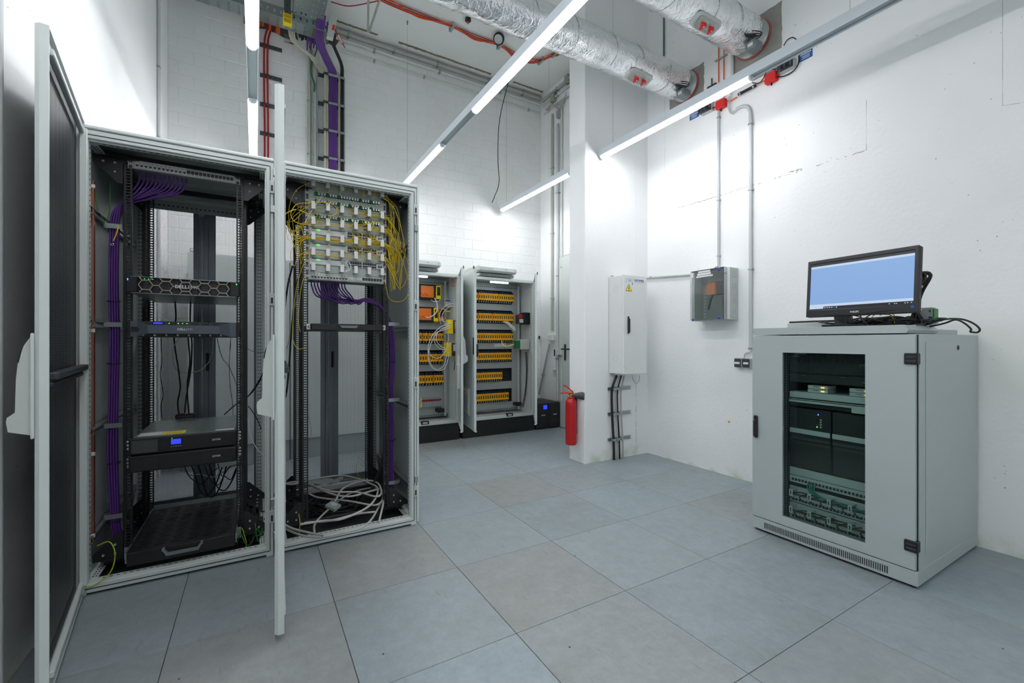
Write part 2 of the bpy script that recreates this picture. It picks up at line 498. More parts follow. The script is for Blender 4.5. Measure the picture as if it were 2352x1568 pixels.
# ------------------------------------------------------------------ strip lights
def tube_mat():
    m, nt, b = newmat('lit_tube_cover'); L = nt.links
    nt.nodes.remove(b)
    e = N(nt, 'ShaderNodeEmission'); e.inputs[0].default_value = (0.97, 0.978, 1.0, 1); e.inputs[1].default_value = LAMP
    L.new(e.outputs[0], nt.nodes['Material Output'].inputs[0]); return m
TUBEM = tube_mat()
HOUS = mat('white_lamp_housing', (214, 222, 228), 0.4, var=0.02)
GAPM = mat('trunking_inside', (150, 162, 166), 0.45, 0.3, var=0.03)
ENDC = mat('clear_end_cap', (225, 230, 235), 0.3, var=0)
def strip_row(x, y0, y1, tubes, wires, label, zb=3.0):
    t = thing('strip_light', label, 'light', (x, (y0 + y1) / 2, zb))
    b = MB(); w = 0.031; zt = zb + 0.078
    b.box(x - w, x + w, y0, y1, zt - .004, zt, HOUS)
    b.box(x - w, x - w + .003, y0, y1, zb + .012, zt, HOUS); b.box(x + w - .003, x + w, y0, y1, zb + .012, zt, HOUS)
    b.box(x - w, x + w, y0, y0 + .003, zb + .012, zt, HOUS); b.box(x - w, x + w, y1 - .003, y1, zb + .012, zt, HOUS)
    b.box(x - w - .003, x - w, y0, y1, zb + .010, zb + .018, HOUS); b.box(x + w, x + w + .003, y0, y1, zb + .010, zb + .018, HOUS)
    b.build('trunking', t)
    MB().box(x - w + .004, x + w - .004, y0 + .004, y1 - .004, zb + .022, zb + .028, GAPM).build('cover_strip', t)
    for ya, yb in tubes:
        q = [(-.026, .024), (-.026, .004), (-.018, -.008), (-.006, -.013), (.006, -.013), (.018, -.008), (.026, .004), (.026, .024)]
        d = MB().prism([(x + u, zb + v) for u, v in q], 1, ya + .012, yb - .012, TUBEM).build('diffuser', t)
        for yy, s in ((ya, 1), (yb, -1)):
            e = MB().prism([(x + u * 1.02, zb + v * 1.02) for u, v in q], 1, yy, yy + s * .012, ENDC)
            e.lathe([(.0, -.001), (.007, -.001), (.007, .001), (0, .001)], (x, yy - s * .001, zb + .004), LGREY, 10, (0, 1, 0))
            e.build('end_cap', d)
    for yw in wires:
        wv = MB(); wv.cyl((x, yw, zt), (x, yw, ZC), 0.0014, STEEL, 5); wv.cyl((x, yw, zt), (x, yw, zt + .02), .006, LGREY, 8); wv.cyl((x, yw, ZC - .04), (x, yw, ZC), .007, MGREY, 8)
        wv.build('suspension_wire', t)
    return t
strip_row(-0.015, -1.9, 5.38, [(-1.75, -.25), (-.05, 1.45), (1.65, 3.16), (3.85, 5.36)], [.4, 2.2, 4.9], 'white strip light row hanging above the open server racks, two lit tubes with a gap')
strip_row(1.50, -1.9, 5.30, [(-1.75, -.25), (1.64, 3.15), (3.84, 5.28)], [.4, 2.3, 4.93], 'long white strip light row crossing the middle of the room below the foil duct')
strip_row(2.955, -1.9, PY0 - .004, [(1.78, 3.30)], [3.14, 1.2], 'white strip light row in front of the right wall, ending at the wall stub')
strip_row(2.955, PY1 + .2, 5.34, [(3.80, 5.33)], [5.2, 4.2], 'short white strip light above the control cabinets behind the wall stub')


# ------------------------------------------------------------------ server racks
RY0, RY1, RH = 2.77, 3.79, 2.20
CXA, CXB = -0.318, 0.505            # centre lines of the 19-inch mounting planes
RF, RB = 2.93, 3.50                 # front and rear mounting planes
UH = 0.0458                         # one height unit


def rail(parent, xc, side, y, z0, z1, facing):
    """L section: hole ladder facing the aisle (square holes) and a side flange with slots"""
    b = MB(); f = facing
    xo = xc + side * 0.2580; xi = xc + side * 0.2265
    b.box(xo, xo - side * .0075, y, y + f * .002, z0, z1, BLACK)
    b.box(xi, xi + side * .0075, y, y + f * .002, z0, z1, BLACK)
    z = z0
    while z < z1:
        b.box(xi + side * .0075, xo - side * .0075, y, y + f * .002, z, z + .0062, BLACK); z += UH / 3
    for yy in (0, .026, .052):
        b.box(xo, xo + side * .002, y + f * yy, y + f * (yy + .013), z0, z1, BLACK)
    z = z0
    while z < z1:
        b.box(xo, xo + side * .002, y, y + f * .062, z, z + .017, BLACK); z += UH * .75
    b.box(xo + side * .002, xo + side * .016, y + f * .060, y + f * .064, z0, z1, BLACK)
    b.box(xi, xi + side * .002, y, y + f * .018, z0, z1, BLACK)
    return b.build('mounting_rail', parent)


def gusset(parent, x, y, z, sx, sz, n=1):
    b = MB(); th = .003
    pts = [(x, z), (x + sx * .13, z), (x + sx * .13, z + sz * .02), (x + sx * .02, z + sz * .13), (x, z + sz * .13)]
    b.prism(pts, 1, y, y + th, BLACK)
    for u, v in ((.03, .03), (.075, .03), (.03, .075)):
        b.lathe([(0, 0), (.006, 0), (.006, .002)], (x + sx * u, y - .0005, z + sz * v), GREYD, 10, (0, -1, 0))
    return b.build('corner_gusset', parent)


def hgusset(parent, x, y, z, sx, sy):
    b = MB()
    pts = [(x, y), (x + sx * .15, y), (x + sx * .02, y + sy * .26), (x, y + sy * .26)]
    b.prism(pts, 2, z, z + .004, BLACK)
    for u, v in ((.03, .05), (.09, .04), (.03, .12), (.03, .19)):
        b.lathe([(0, 0), (.006, 0), (.006, .002)], (x + sx * u, y + sy * v, z - .002), LGREY, 10, (0, 0, 1))
        b.lathe([(.006, 0), (.006, .002), (0, .002)], (x + sx * u, y + sy * v, z + .004), LGREY, 10, (0, 0, 1))
    return b.build('corner_gusset', parent)


def door_M(hinge, ang):
    """local x along the leaf from the hinge, local -y = outside"""
    return Matrix.Translation(Vector((hinge[0], hinge[1], 0))) @ Matrix.Rotation(ang, 4, 'Z')


DARKPERF = mat('ribbed_dark_mesh', (40, 42, 46), 0.55, var=0.05)
def ribbed():
    m, nt, b = newmat('fine_perforated_door_sheet'); L = nt.links
    tc = N(nt, 'ShaderNodeTexCoord'); vo = N(nt, 'ShaderNodeTexVoronoi'); vo.inputs['Scale'].default_value = 95
    vo.inputs['Randomness'].default_value = 0.0
    L.new(tc.outputs['Object'], vo.inputs['Vector'])
    r = N(nt, 'ShaderNodeValToRGB'); r.color_ramp.elements[0].position = .25; r.color_ramp.elements[1].position = .5
    r.color_ramp.elements[0].color = lin(8, 9, 10); r.color_ramp.elements[1].color = lin(52, 55, 60)
    L.new(vo.outputs['Distance'], r.inputs[0]); L.new(r.outputs[0], b.inputs['Base Color'])
    b.inputs['Roughness'].default_value = .45
    bp = N(nt, 'ShaderNodeBump'); bp.inputs['Strength'].default_value = .6; bp.inputs['Distance'].default_value = .004
    L.new(vo.outputs['Distance'], bp.inputs['Height']); L.new(bp.outputs[0], b.inputs['Normal'])
    return m
RIB = ribbed()


def front_door(rack, hinge, ang, W=0.80, z0=0.03, z1=2.205):
    M = door_M(hinge, ang); T = .022
    b = MB(M)
    # stiles with chamfered outer corner, rails
    def stile(x0, x1, ch):
        pts = [(x0, 0), (x0, T * .0), (x0, T), (x1, T), (x1, 0 + ch), (x1 - ch, 0)] if ch else [(x0, 0), (x0, T), (x1, T), (x1, 0)]
        b.prism([(p[0], p[1]) for p in pts], 2, z0, z1, GREY)
    stile(W - .035, W, .012); stile(0, .04, 0)
    b.box(0.02, W - .02, 0, T, z1 - .03, z1, GREY, .002); b.box(.02, W - .02, 0, T, z0, z0 + .03, GREY, .002)
    b.box(W - .008, W, T, T + .012, z0, z1, GREY); b.box(.0, .012, T, T + .012, z0, z1, GREY)
    b.box(.0, W, T, T + .012, z1 - .006, z1, GREY); b.box(.0, W, T, T + .012, z0, z0 + .006, GREY)
    d = b.build('front_door', rack)
    i = MB(M)   # tubular inner frame bolted to the leaf
    i.box(.055, .075, T, T + .028, z0 + .05, z1 - .05, GREY, .003); i.box(W - .050, W - .034, T, T + .004, z0 + .05, z1 - .05, GREY, .001)
    for a in (z0 + .05, z1 - .075): i.box(.055, W - .04, T, T + .018, a, a + .022, GREY, .003)
    i.build('inner_frame', d)
    MB(M).box(.035, W - .035, .006, .010, z0 + .03, z1 - .03, RIB).build('perforated_sheet', d)
    c = MB(M); c.box(.05, W - .05, T + .002, T + .030, 1.06, 1.085, CHARC, .004); c.box(.05, W - .05, T + .002, T + .016, 1.035, 1.052, CHARC, .003)
    c.build('crossbar', d)
    s = MB(M)
    for z in (.35, .62, .78, 1.42, 1.55, 1.95, 2.02):
        s.lathe([(0, .006), (.004, .006), (.005, 0)], (.02, T + .001, z), STEEL, 8, (0, 1, 0))
        s.lathe([(0, .006), (.004, .006), (.005, 0)], (W - .02, T + .001, z - .06), STEEL, 8, (0, 1, 0))
    s.build('screw', d, kind='stuff')
    h = MB(M)   # comfort handle on the outer face
    h.box(W - .030, W + .001, -.008, .0, .878, 1.215, GREY, .003)
    h.build('handle_plate', d)
    h = MB(M)
    pr = [(0, 1.212), (-.007, 1.208), (-.024, 1.175), (-.036, 1.13), (-.041, 1.07), (-.043, .965), (-.060, .950), (-.062, .935), (-.058, .905), (0, .886)]
    h.prism(pr, 0, W - .050, W - .016, LGREY)
    h.prism([(-.027, 1.166), (-.031, 1.160), (-.039, 1.125), (-.035, 1.12)], 0, W - .051, W - .015, BLACKP)
    h.build('swing_handle', d)
    return d


REARSHADE = mat('rear_door_shaded_grey', (112, 120, 130), .4, .2, var=.05)  # the light grey paint, darkened in colour to carry the backlit shade
def rear_leaf(rack, x0, x1, handle=0):
    z0, z1, y = .03, 2.17, RY1 - .012
    b = MB(); fw = .045
    b.box(x0, x0 + fw, y, y + .022, z0, z1, REARSHADE); b.box(x1 - fw, x1, y, y + .022, z0, z1, REARSHADE)
    b.box(x0, x1, y, y + .022, z0, z0 + .075, REARSHADE); b.box(x0, x1, y, y + .022, z1 - .07, z1, REARSHADE)
    d = b.build('rear_door', rack)
    MB().box(x0 + fw, x1 - fw, y + .010, y + .0112, z0 + .075, z1 - .07, PERF).build('perforated_sheet', d)
    if handle:
        m = MB()
        m.box(x1 - .012, x1 + .044, y - .022, y - .001, z0 + .02, z1 - .02, REARSHADE, .002)
        m.cyl((x1 + .008, y - .026, z0 + .05), (x1 + .008, y - .026, z1 - .05), .0035, STEEL, 6)
        m.build('lock_rod', d)
        k = MB(); k.box(x1 - .012, x1 + .02, y - .055, y - .022, z1 - .11, z1 - .07, ZINC, .004); k.box(x1 - .012, x1 + .02, y - .055, y - .022, z0 + .05, z0 + .09, ZINC, .004)
        k.build('latch', d)
        k = MB(); k.box(x1 + .030, x1 + .048, y - .036, y - .004, .98, 1.11, BLACKP, .006); k.build('handle', d)
    return d


def rack(x0, x1, cx, label, side):
    t = thing('server_rack', label, 'server rack', ((x0 + x1) / 2, (RY0 + RY1) / 2, 0))
    b = MB(); p = .046
    pl, pr = .024, .036
    b.box(x0, x0 + pl, RY0, RY0 + p, .0, RH - .02, GREY, .004); b.box(x1 - pr, x1, RY0, RY0 + p, .0, RH - .02, GREY, .004)
    for xa in (x0, x1 - p): b.box(xa, xa + p, RY1 - p - .02, RY1 - .02, .0, RH - .02, GREY, .004)
    for (ya, yb) in ((RY0, RY0 + p), (RY1 - p - .02, RY1 - .02)):
        b.box(x0 + .012, x1 - .018, ya, yb, RH - .062, RH - .02, GREY, .003); b.box(x0 + .012, x1 - .018, ya, yb, .012, .052, GREY, .003)
    for (xa, xb) in ((x0, x0 + pl), (x1 - pr, x1)):
        b.box(xa, xb, RY0, RY1 - .02, RH - .062, RH - .02, GREY, .003); b.box(xa, xb, RY0, RY1 - .02, .012, .052, GREY, .003)
    # dark grooves of the folded profile round the opening
    g = .004
    b.box(x0 + .016, x1 - .016, RY0 - .0015, RY0 + .001, RH - .046, RH - .042, GROOVE)
    b.box(x0 + .016, x1 - .016, RY0 - .0015, RY0 + .001, .030, .034, GROOVE)
    for xx in (x0 + .011, x1 - .018): b.box(xx, xx + .004, RY0 - .0015, RY0 + .001, .034, RH - .046, GROOVE)
    b.build('frame', t)
    # roof: raised lid with a shadow gap
    r = MB(); r.box(x0 - .002, x1 + .002, RY0 - .006, RY1, RH - .018, RH, GREY, .004); r.box(x0 + .01, x1 - .01, RY0 + .006, RY1 - .02, RH - .026, RH - .017, GROOVE)
    r.box(x0 + .03, x1 - .03, RY0 + .03, RY1 - .05, RH - .04, RH - .026, GREYD)
    r.build('roof_panel', t)
    # perforated inner flange with its slots
    f = MB()
    for zz, s in ((RH - .070, -1), (.052, 1)):
        f.box(x0 + pl, x1 - pr, RY0 + .014, RY0 + .048, zz, zz + .008, GREY)
        x = x0 + p + .03; zk = zz - .0012 if s < 0 else zz + .0082
        while x < x1 - p - .03:
            f.box(x, x + .013, RY0 + .026, RY0 + .031, zk, zk + .001, GROOVE); x += .025
    for xx, s in ((x0 + pl, 1), (x1 - pr - .006, -1)):
        f.box(xx, xx + .006, RY0 + .014, RY0 + .048, .052, RH - .07, GREY)
        z = .1; xk = xx + .006 if s > 0 else xx - .001
        while z < RH - .1:
            f.box(xk, xk + .001, RY0 + .028, RY0 + .034, z, z + .008, GROOVE); z += .025
    for xx, s in ((x0 + pl, 1), (x1 - pr - .03, -1)):      # slotted depth beams at floor and roof
        for zz in (.052, RH - .074):
            f.box(xx, xx + .03, RY0 + .05, RY1 - .08, zz, zz + .008, GREY)
            y = RY0 + .06
            while y < RY1 - .1:
                zk = zz + .008 if zz < 1 else zz - .001
                f.box(xx + .006, xx + .012, y, y + .012, zk, zk + .001, GROOVE); f.box(xx + .018, xx + .024, y, y + .012, zk, zk + .001, GROOVE); y += .025
    for xx in (x0 + p, x1 - p - .035):                    # rear post faces with rows of holes
        f.box(xx, xx + .035, RY1 - .12, RY1 - .075, .05, RH - .07, GREYD)
        z = .1
        while z < RH - .1:
            for u in (.008, .022): f.box(xx + u, xx + u + .006, RY1 - .122, RY1 - .1195, z, z + .008, GROOVE)
            z += .025
    z = RH - .075
    f.box(x0 + p, x1 - p, RY1 - .10, RY1 - .09, z - .06, z, GREYD)
    x = x0 + p + .03
    while x < x1 - p - .03:
        f.box(x, x + .012, RY1 - .102, RY1 - .0995, z - .035, z - .027, GROOVE); x += .025
    f.build('slotted_flange', t)
    # black cross members carrying the 19-inch level
    for y in (RF + .03, RB - .03):
        for z in (.075, 2.135):
            c = MB(); c.box(x0 + p, x1 - p, y - .012, y + .018, z - .016, z + .014, BLACK, .002); c.build('cross_member', t)
    for y in (RF - .005, RB + .03):
        for s, xx in ((-1, cx - .262), (1, cx + .262)):
            gusset(t, xx, y, 2.12, s, -1); gusset(t, xx, y, .09, s, 1)
    for s, xx in ((1, x0 + p), (-1, x1 - p)):
        hgusset(t, xx, RF - .03, 2.112, s, 1); hgusset(t, xx, RF - .03, .092, s, 1)
        hgusset(t, xx, RB + .07, 2.112, s, -1); hgusset(t, xx, RB + .07, .092, s, -1)
    for s in (-1, 1):
        rail(t, cx, s, RF, .10, 2.12, 1); rail(t, cx, s, RB, .10, 2.12, -1)
        for za in (2.118, .062): MB().box(cx + s * .262, cx + s * .285, RF + .05, RB - .05, za, za + .024, BLACK, .002).build('depth_member', t)
    xm = (x0 + x1) / 2
    rear_leaf(t, x0 + .05, xm - .01 + (cx - xm), 1); rear_leaf(t, xm + (cx - xm) + .03, x1 - .05)
    MB().box(x0 + .02, x1 - .02, RY0 + .02, RY1 - .05, .001, .010, GROOVE).build('base_plate', t)
    # side wall with galvanised cable struts
    xs = x0 + .004 if side < 0 else x1 - .010
    s = MB(); s.box(xs, xs + .006, RY0 + .03, RY1 - .03, .03, RH - .03, GREYD); s.build('side_panel', t)
    xi = x0 + .022 if side < 0 else x1 - .022
    for z in (1.815, 1.275, .760, .245):
        c = MB(); d = -side * .016
        c.box(xi, xi + d, RY0 + .04, RY1 - .1, z - .018, z - .015, ZINC); c.box(xi, xi + d, RY0 + .04, RY1 - .1, z + .015, z + .018, ZINC)
        c.box(xi, xi - side * .002, RY0 + .04, RY1 - .1, z - .018, z + .018, ZINC)
        c.box(xi + d, xi + d - side * .002, RY0 + .04, RY1 - .1, z + .008, z + .018, ZINC); c.box(xi + d, xi + d - side * .002, RY0 + .04, RY1 - .1, z - .018, z - .008, ZINC)
        c.build('cable_strut', t)
    return t


RX0, RX1, RX2, RX3 = -0.705, 0.088, 0.104, 0.903
rackA = rack(RX0, RX1, CXA, 'open grey server rack against the left wall, with servers and a pull-out shelf', -1)
rackB = rack(RX2, RX3, CXB, 'open grey server rack full of yellow fibre cords, cable heap on its floor', 1)
for rk, xx in ((rackA, RX1), (rackB, RX3)):       # hinges and catch plates on the right-hand posts
    for z in (2.04, 1.42, .92, .22):
        h = MB(); h.box(xx - .020, xx + .004, RY0 - .010, RY0 + .012, z - .035, z + .035, LGREY, .003)
        h.box(xx - .013, xx - .003, RY0 - .012, RY0 - .009, z - .022, z + .010, GROOVE); h.build('latch_bracket', rk)
    for z in (1.92, .30):
        h = MB(); h.box(xx - .016, xx + .008, RY0 - .012, RY0 + .01, z - .02, z + .02, ZINC, .002); h.build('connecting_clip', rk)
# end door jamb profile on rack B right edge
MB().box(RX3 + .002, RX3 + .016, RY0 - .002, RY0 + .03, .02, RH, GREY, .002).build('door_stop', rackB)
front_door(rackA, (RX0 - .012, RY0 - .01), atan2(-0.80, .112))
front_door(rackB, (RX2 - .008, RY0 - .01), atan2(-0.80, -.030))
for rk, xx in ((rackA, RX0), (rackB, RX2)):
    for z in (2.12, .12):
        h = MB(); h.box(xx - .018, xx + .012, RY0 - .022, RY0 + .008, z - .02, z + .02, ZINC, .003); h.build('hinge', rk)
cp = MB(); cp.box(RX0 + .034, RX0 + .040, RY0 + .052, RY0 + .072, .23, 1.955, COPPER)
cp.build('copper_bar', rackA)
s = MB()
for z in (1.93, 1.24, .65, .26): s.box(RX0 + .028, RX0 + .044, RY0 + .050, RY0 + .060, z - .01, z + .01, LGREY, .003)
s.build('bar_insulator', rackA)

# ------------------------------------------------------------------ rack devices
def ears(b, cx, y, z0, z1, m=LGREY, screws=1):
    for s in (-1, 1):
        b.box(cx + s * .2195, cx + s * .2435, y - .003, y - .0005, z0, z1, m)
        if screws:
            for z in ((z0 + .008, z1 - .008) if z1 - z0 > .03 else ((z0 + z1) / 2,)):
                b.lathe([(0, .004), (.003, .004), (.0035, .002)], (cx + s * .2325, y - .003, z), STEEL, 8, (0, -1, 0))
                b.lathe([(.0035, .0015), (.0075, .0015), (.0075, 0)], (cx + s * .2325, y - .003, z), BLACKP, 10, (0, -1, 0))
def patch_panel(cx, z0, label, n_used, blanks_dark=True):
    z1 = z0 + UH * .96; y = RF
    t = thing('patch_bay', label, 'patch panel', (cx, y, z0))
    b = MB(); b.box(cx - .2195, cx + .2195, y - .008, y + .10, z0 + .001, z1 - .001, LGREY, .001); ears(b, cx, y, z0, z1)
    b.box(cx - .2195, cx + .2195, y - .006, y + .12, z0 - .002, z0 + .0005, MGREY)
    b.build('body', t)
    for i in range(24):
        x = cx - .205 + i * .0178; used = i < n_used
        p = MB()
        if used:
            p.box(x - .0075, x + .0075, y - .011, y - .008, z0 + .006, z0 + .031, WHITEP, .001)
            p.box(x - .0055, x + .0055, y - .0125, y - .011, z0 + .012, z0 + .021, CHARC); p.box(x - .0015, x + .0015, y - .0125, y - .011, z0 + .008, z0 + .012, CHARC)
            p.box(x - .0075, x + .0075, y - .0135, y - .011, z0 + .031, z0 + .041, WHITEP, .001)
        else:
            p.box(x - .0075, x + .0075, y - .0092, y - .0078, z0 + .014, z0 + .031, WHITEP if (not blanks_dark and i < 17) else CHARC)
            p.box(x - .003, x + .003, y - .0086, y - .0078, z0 + .007, z0 + .010, MGREY)
        p.build('port', t)
    return t
ZP1 = 2.076
patch_panel(CXA, ZP1, 'grey patch panel at the top of the left rack with purple cables hanging below it', 12)

# purple cables behind the panel, gathered on the left side of rack A
gx, gy = -0.628, 3.00
ORD = 'first second third fourth fifth sixth seventh eighth ninth tenth eleventh twelfth'.split()
for i in range(12):
    x = CXA - .205 + i * .0178
    a, c = i % 4, i // 4
    ox, oy = (a - 1.5) * .0095, (c - 1) * .0095
    dz = R.uniform(-.012, .012)
    k = i / 11
    pts = [(x, RF + .03, ZP1 + .006), (x, RF + .045, ZP1 - .03), (x - .012 - .02 * k, RF + .055, ZP1 - .068 - .01 * k + dz * .3),
           (x + (gx - x) * .45, gy + oy - .01, ZP1 - .115 - .018 * (1 - k) + dz), (x + (gx - x) * .80, gy + oy, 1.915 - .02 * (1 - k) + dz * .4), (gx + ox + .006, gy + oy, 1.84), (gx + ox, gy + oy, 1.74),
           (gx - .004 + ox, gy + oy, 1.5), (gx + ox * 1.1, gy + oy, 1.2), (gx - .004 + ox, gy + oy, .9), (gx - .008 + ox * 1.15, gy + oy, .62),
           (gx + ox, gy + oy, .36), (gx + .006 + ox, gy + oy, .22), (gx + .03 + ox * 1.2, gy + oy + .02, .10 + .004 * i)]
    cable(pts, .0047, PURPLE, 'network_cable', 'purple cable from the %s port from the left, in the left rack bundle' % ORD[i], group='purple cables in the left rack')
for z, m in ((1.395, BLKC), (1.075, BLKC), (.56, BLKC), (.26, BLKC)):
    b = MB(); b.tube([(gx - .026, gy - .018, z), (gx + .022, gy - .018, z), (gx + .022, gy + .018, z), (gx - .026, gy + .018, z)], .0022, m, 6, closed=True)
    b.build('cable_tie', None, 'black cable tie round the purple bundle in the left rack', 'cable tie', 'ties round the purple bundle')
for z in (1.78, 1.275, .757, .29):
    b = MB(); b.box(gx - .034, gx + .036, gy - .024, gy - .021, z - .012, z + .012, ZINC); b.box(gx - .034, gx - .031, gy - .024, gy + .02, z - .012, z + .012, ZINC); b.box(gx + .033, gx + .036, gy - .024, gy + .02, z - .012, z + .012, ZINC)
    b.box(gx - .040, gx - .03, gy - .012, gy + .012, z - .009, z + .009, ZINC); b.build('cable_clamp', rackA)

# 2U server with honeycomb bezel
SLATE = mat('bezel_slate', (88, 96, 108), .45, .2, var=.03)
BZ = mat('bezel_bronze', (176, 164, 150), 0.4, 0.4, var=0.05)
def server_hex():
    z0, z1, y = 1.435, 1.518, 2.885
    t = thing('rack_server', 'black rack server with a honeycomb bezel, uppermost in the left rack', 'server', (CXA, y, z0))
    b = MB(); b.box(CXA - .218, CXA + .218, y + .035, y + .62, z0 + .001, z1 - .001, ZINC); b.box(CXA - .240, CXA + .240, y + .02, y + .036, z0 + .001, z1 - .001, BLACKP)
    b.box(CXA - .225, CXA + .225, y - .0, y + .65, z1 - .0015, z1 + .001, ZINC); b.box(CXA - .225, CXA + .225, y, y + .65, z0 - .001, z0 + .0015, ZINC)
    b.build('chassis', t)
    for s in (-1, 1): MB().box(CXA + s * .198, CXA + s * .242, y - .004, y + .02, z0 + .002, z1 - .002, BLACKP, .003).build('bezel_end', t)
    g = MB()
    for i in range(24):
        x = CXA - .19 + i * .0160
        g.box(x, x + .0135, y + .016, y + .021, z0 + .006, z1 - .006, CHARC if i % 3 else BLACK)
        for q in range(5): g.box(x + .003, x + .010, y + .0145, y + .0165, z0 + .012 + q * .013, z0 + .018 + q * .013, BLACKP)
    g.build('drive_bay_grille', t)
    h = MB(); hw, hh = .0295, .0235; zc = (z0 + z1) / 2; n = 5; px = .0825
    def seg(a, c, r=.0029): h.tube([(a[0], y - .001, a[1]), (c[0], y - .001, c[1])], r, BZ, 6)
    for i in range(n):
        x = CXA - .165 + i * px
        P6 = [(x - hw, zc), (x - hw * .5, zc + hh), (x + hw * .5, zc + hh), (x + hw, zc), (x + hw * .5, zc - hh), (x - hw * .5, zc - hh)]
        for k in range(6): seg(P6[k], P6[(k + 1) % 6])
        seg(P6[1], (x - hw * .85, z1 - .003)); seg(P6[2], (x + hw * .85, z1 - .003)); seg(P6[5], (x - hw * .85, z0 + .003)); seg(P6[4], (x + hw * .85, z0 + .003))
        if i < n - 1: seg(P6[3], (x + px - hw, zc))
    h.build('honeycomb_bezel', t)
    text('DELL', (CXA - .045, y - .006, zc - .008), (1, 0, 0), (0, 0, 1), .024, WHITEP, parent=t, bold=.0006)
    text('EMC', (CXA + .010, y - .006, zc - .008), (1, 0, 0), (0, 0, 1), .024, WHITEP, parent=t)
    l = MB(); l.box(CXA - .237, CXA - .233, y - .006, y - .003, z1 - .022, z1 - .012, LEDB); l.build('blue_indicator', t, 'small blue indicator light')
    l = MB(); l.box(CXA + .226, CXA + .231, y - .006, y - .003, z1 - .016, z1 - .010, LEDG)
    for q in range(4): l.box(CXA - .19 + q * .016, CXA - .186 + q * .016, y + .012, y + .0145, z1 - .010, z1 - .007, LEDG)
    l.build('green_indicator', t, 'small green indicator lights')
server_hex()
def server_grey():
    z0, z1, y = 1.212, 1.293, 2.87
    t = thing('rack_server', 'rack server with a curved slate-grey bezel and blue status screen, below the honeycomb one', 'server', (CXA, y, z0))
    b = MB(); b.box(CXA - .218, CXA + .218, y + .05, y + .62, z0 + .001, z1 - .001, BLACK); b.box(CXA - .241, CXA + .241, y + .03, y + .052, z0, z1, BLACKP)
    b.build('chassis', t)
    d = MB()
    for i in range(8):
        x = CXA - .185 + i * .0475
        d.box(x, x + .044, y + .022, y + .034, z0 + .004, z1 - .004, CHARC, .001); d.box(x + .004, x + .012, y + .018, y + .022, z0 + .004, z0 + .014, LGREY)
        d.box(x + .018, x + .040, y + .0205, y + .0225, z1 - .018, z1 - .007, BLACK)
    d.build('drive_caddy', t, kind='stuff')
    l = MB(); l.box(CXA - .135, CXA - .098, y + .015, y + .021, z1 - .014, z1 - .006, LCD); l.build('status_screen', t, 'small blue status screen')
    l = MB()
    for x in (-.072, -.034, -.016, .003): l.box(CXA + x, CXA + x + .004, y + .015, y + .021, z1 - .012, z1 - .008, LEDG)
    l.build('green_indicator', t, 'row of green lights')
    z = MB(); A = [(-.226, z0 + .001), (-.226, z1 - .001), (-.20, z1 - .001), (-.155, z1 - .020), (.150, z1 - .020), (.195, z1 - .001), (.226, z1 - .001), (.226, z0 + .001), (.20, z0 + .001), (.150, z0 + .017), (-.155, z0 + .017), (-.20, z0 + .001)]
    n = len(A); vs = [(CXA + p[0], y + (.016 if abs(p[0]) > .19 else 0) , p[1]) for p in A] + [(CXA + p[0], y + .03, p[1]) for p in A]
    z.add(vs, [(i, (i + 1) % n, n + (i + 1) % n, n + i) for i in range(n)], SLATE)
    z.add([vs[i] for i in (0, 1, 2, 11)], [(0, 3, 2, 1)], SLATE); z.add([vs[i] for i in (2, 3, 10, 11)], [(0, 3, 2, 1)], SLATE)
    z.add([vs[i] for i in (3, 4, 9, 10)], [(0, 3, 2, 1)], SLATE); z.add([vs[i] for i in (4, 5, 8, 9)], [(0, 3, 2, 1)], SLATE); z.add([vs[i] for i in (5, 6, 7, 8)], [(0, 3, 2, 1)], SLATE)
    z.build('bezel', t)
    k = MB(); k.prism([(CXA - .222, z0 + .028), (CXA - .222, z0 + .052), (CXA - .200, z0 + .050), (CXA - .190, z0 + .040), (CXA - .200, z0 + .030)], 1, y + .008, y + .016, BLACKP); k.build('bezel_lock', t)
    text('DELL', (CXA - .034, y - .002, (z0 + z1) / 2 - .006), (1, 0, 0), (0, 0, 1), .016, WHITEP, parent=t, bold=.0004)
    text('EMC', (CXA + .003, y - .002, (z0 + z1) / 2 - .006), (1, 0, 0), (0, 0, 1), .016, LGREY, parent=t)
server_grey()
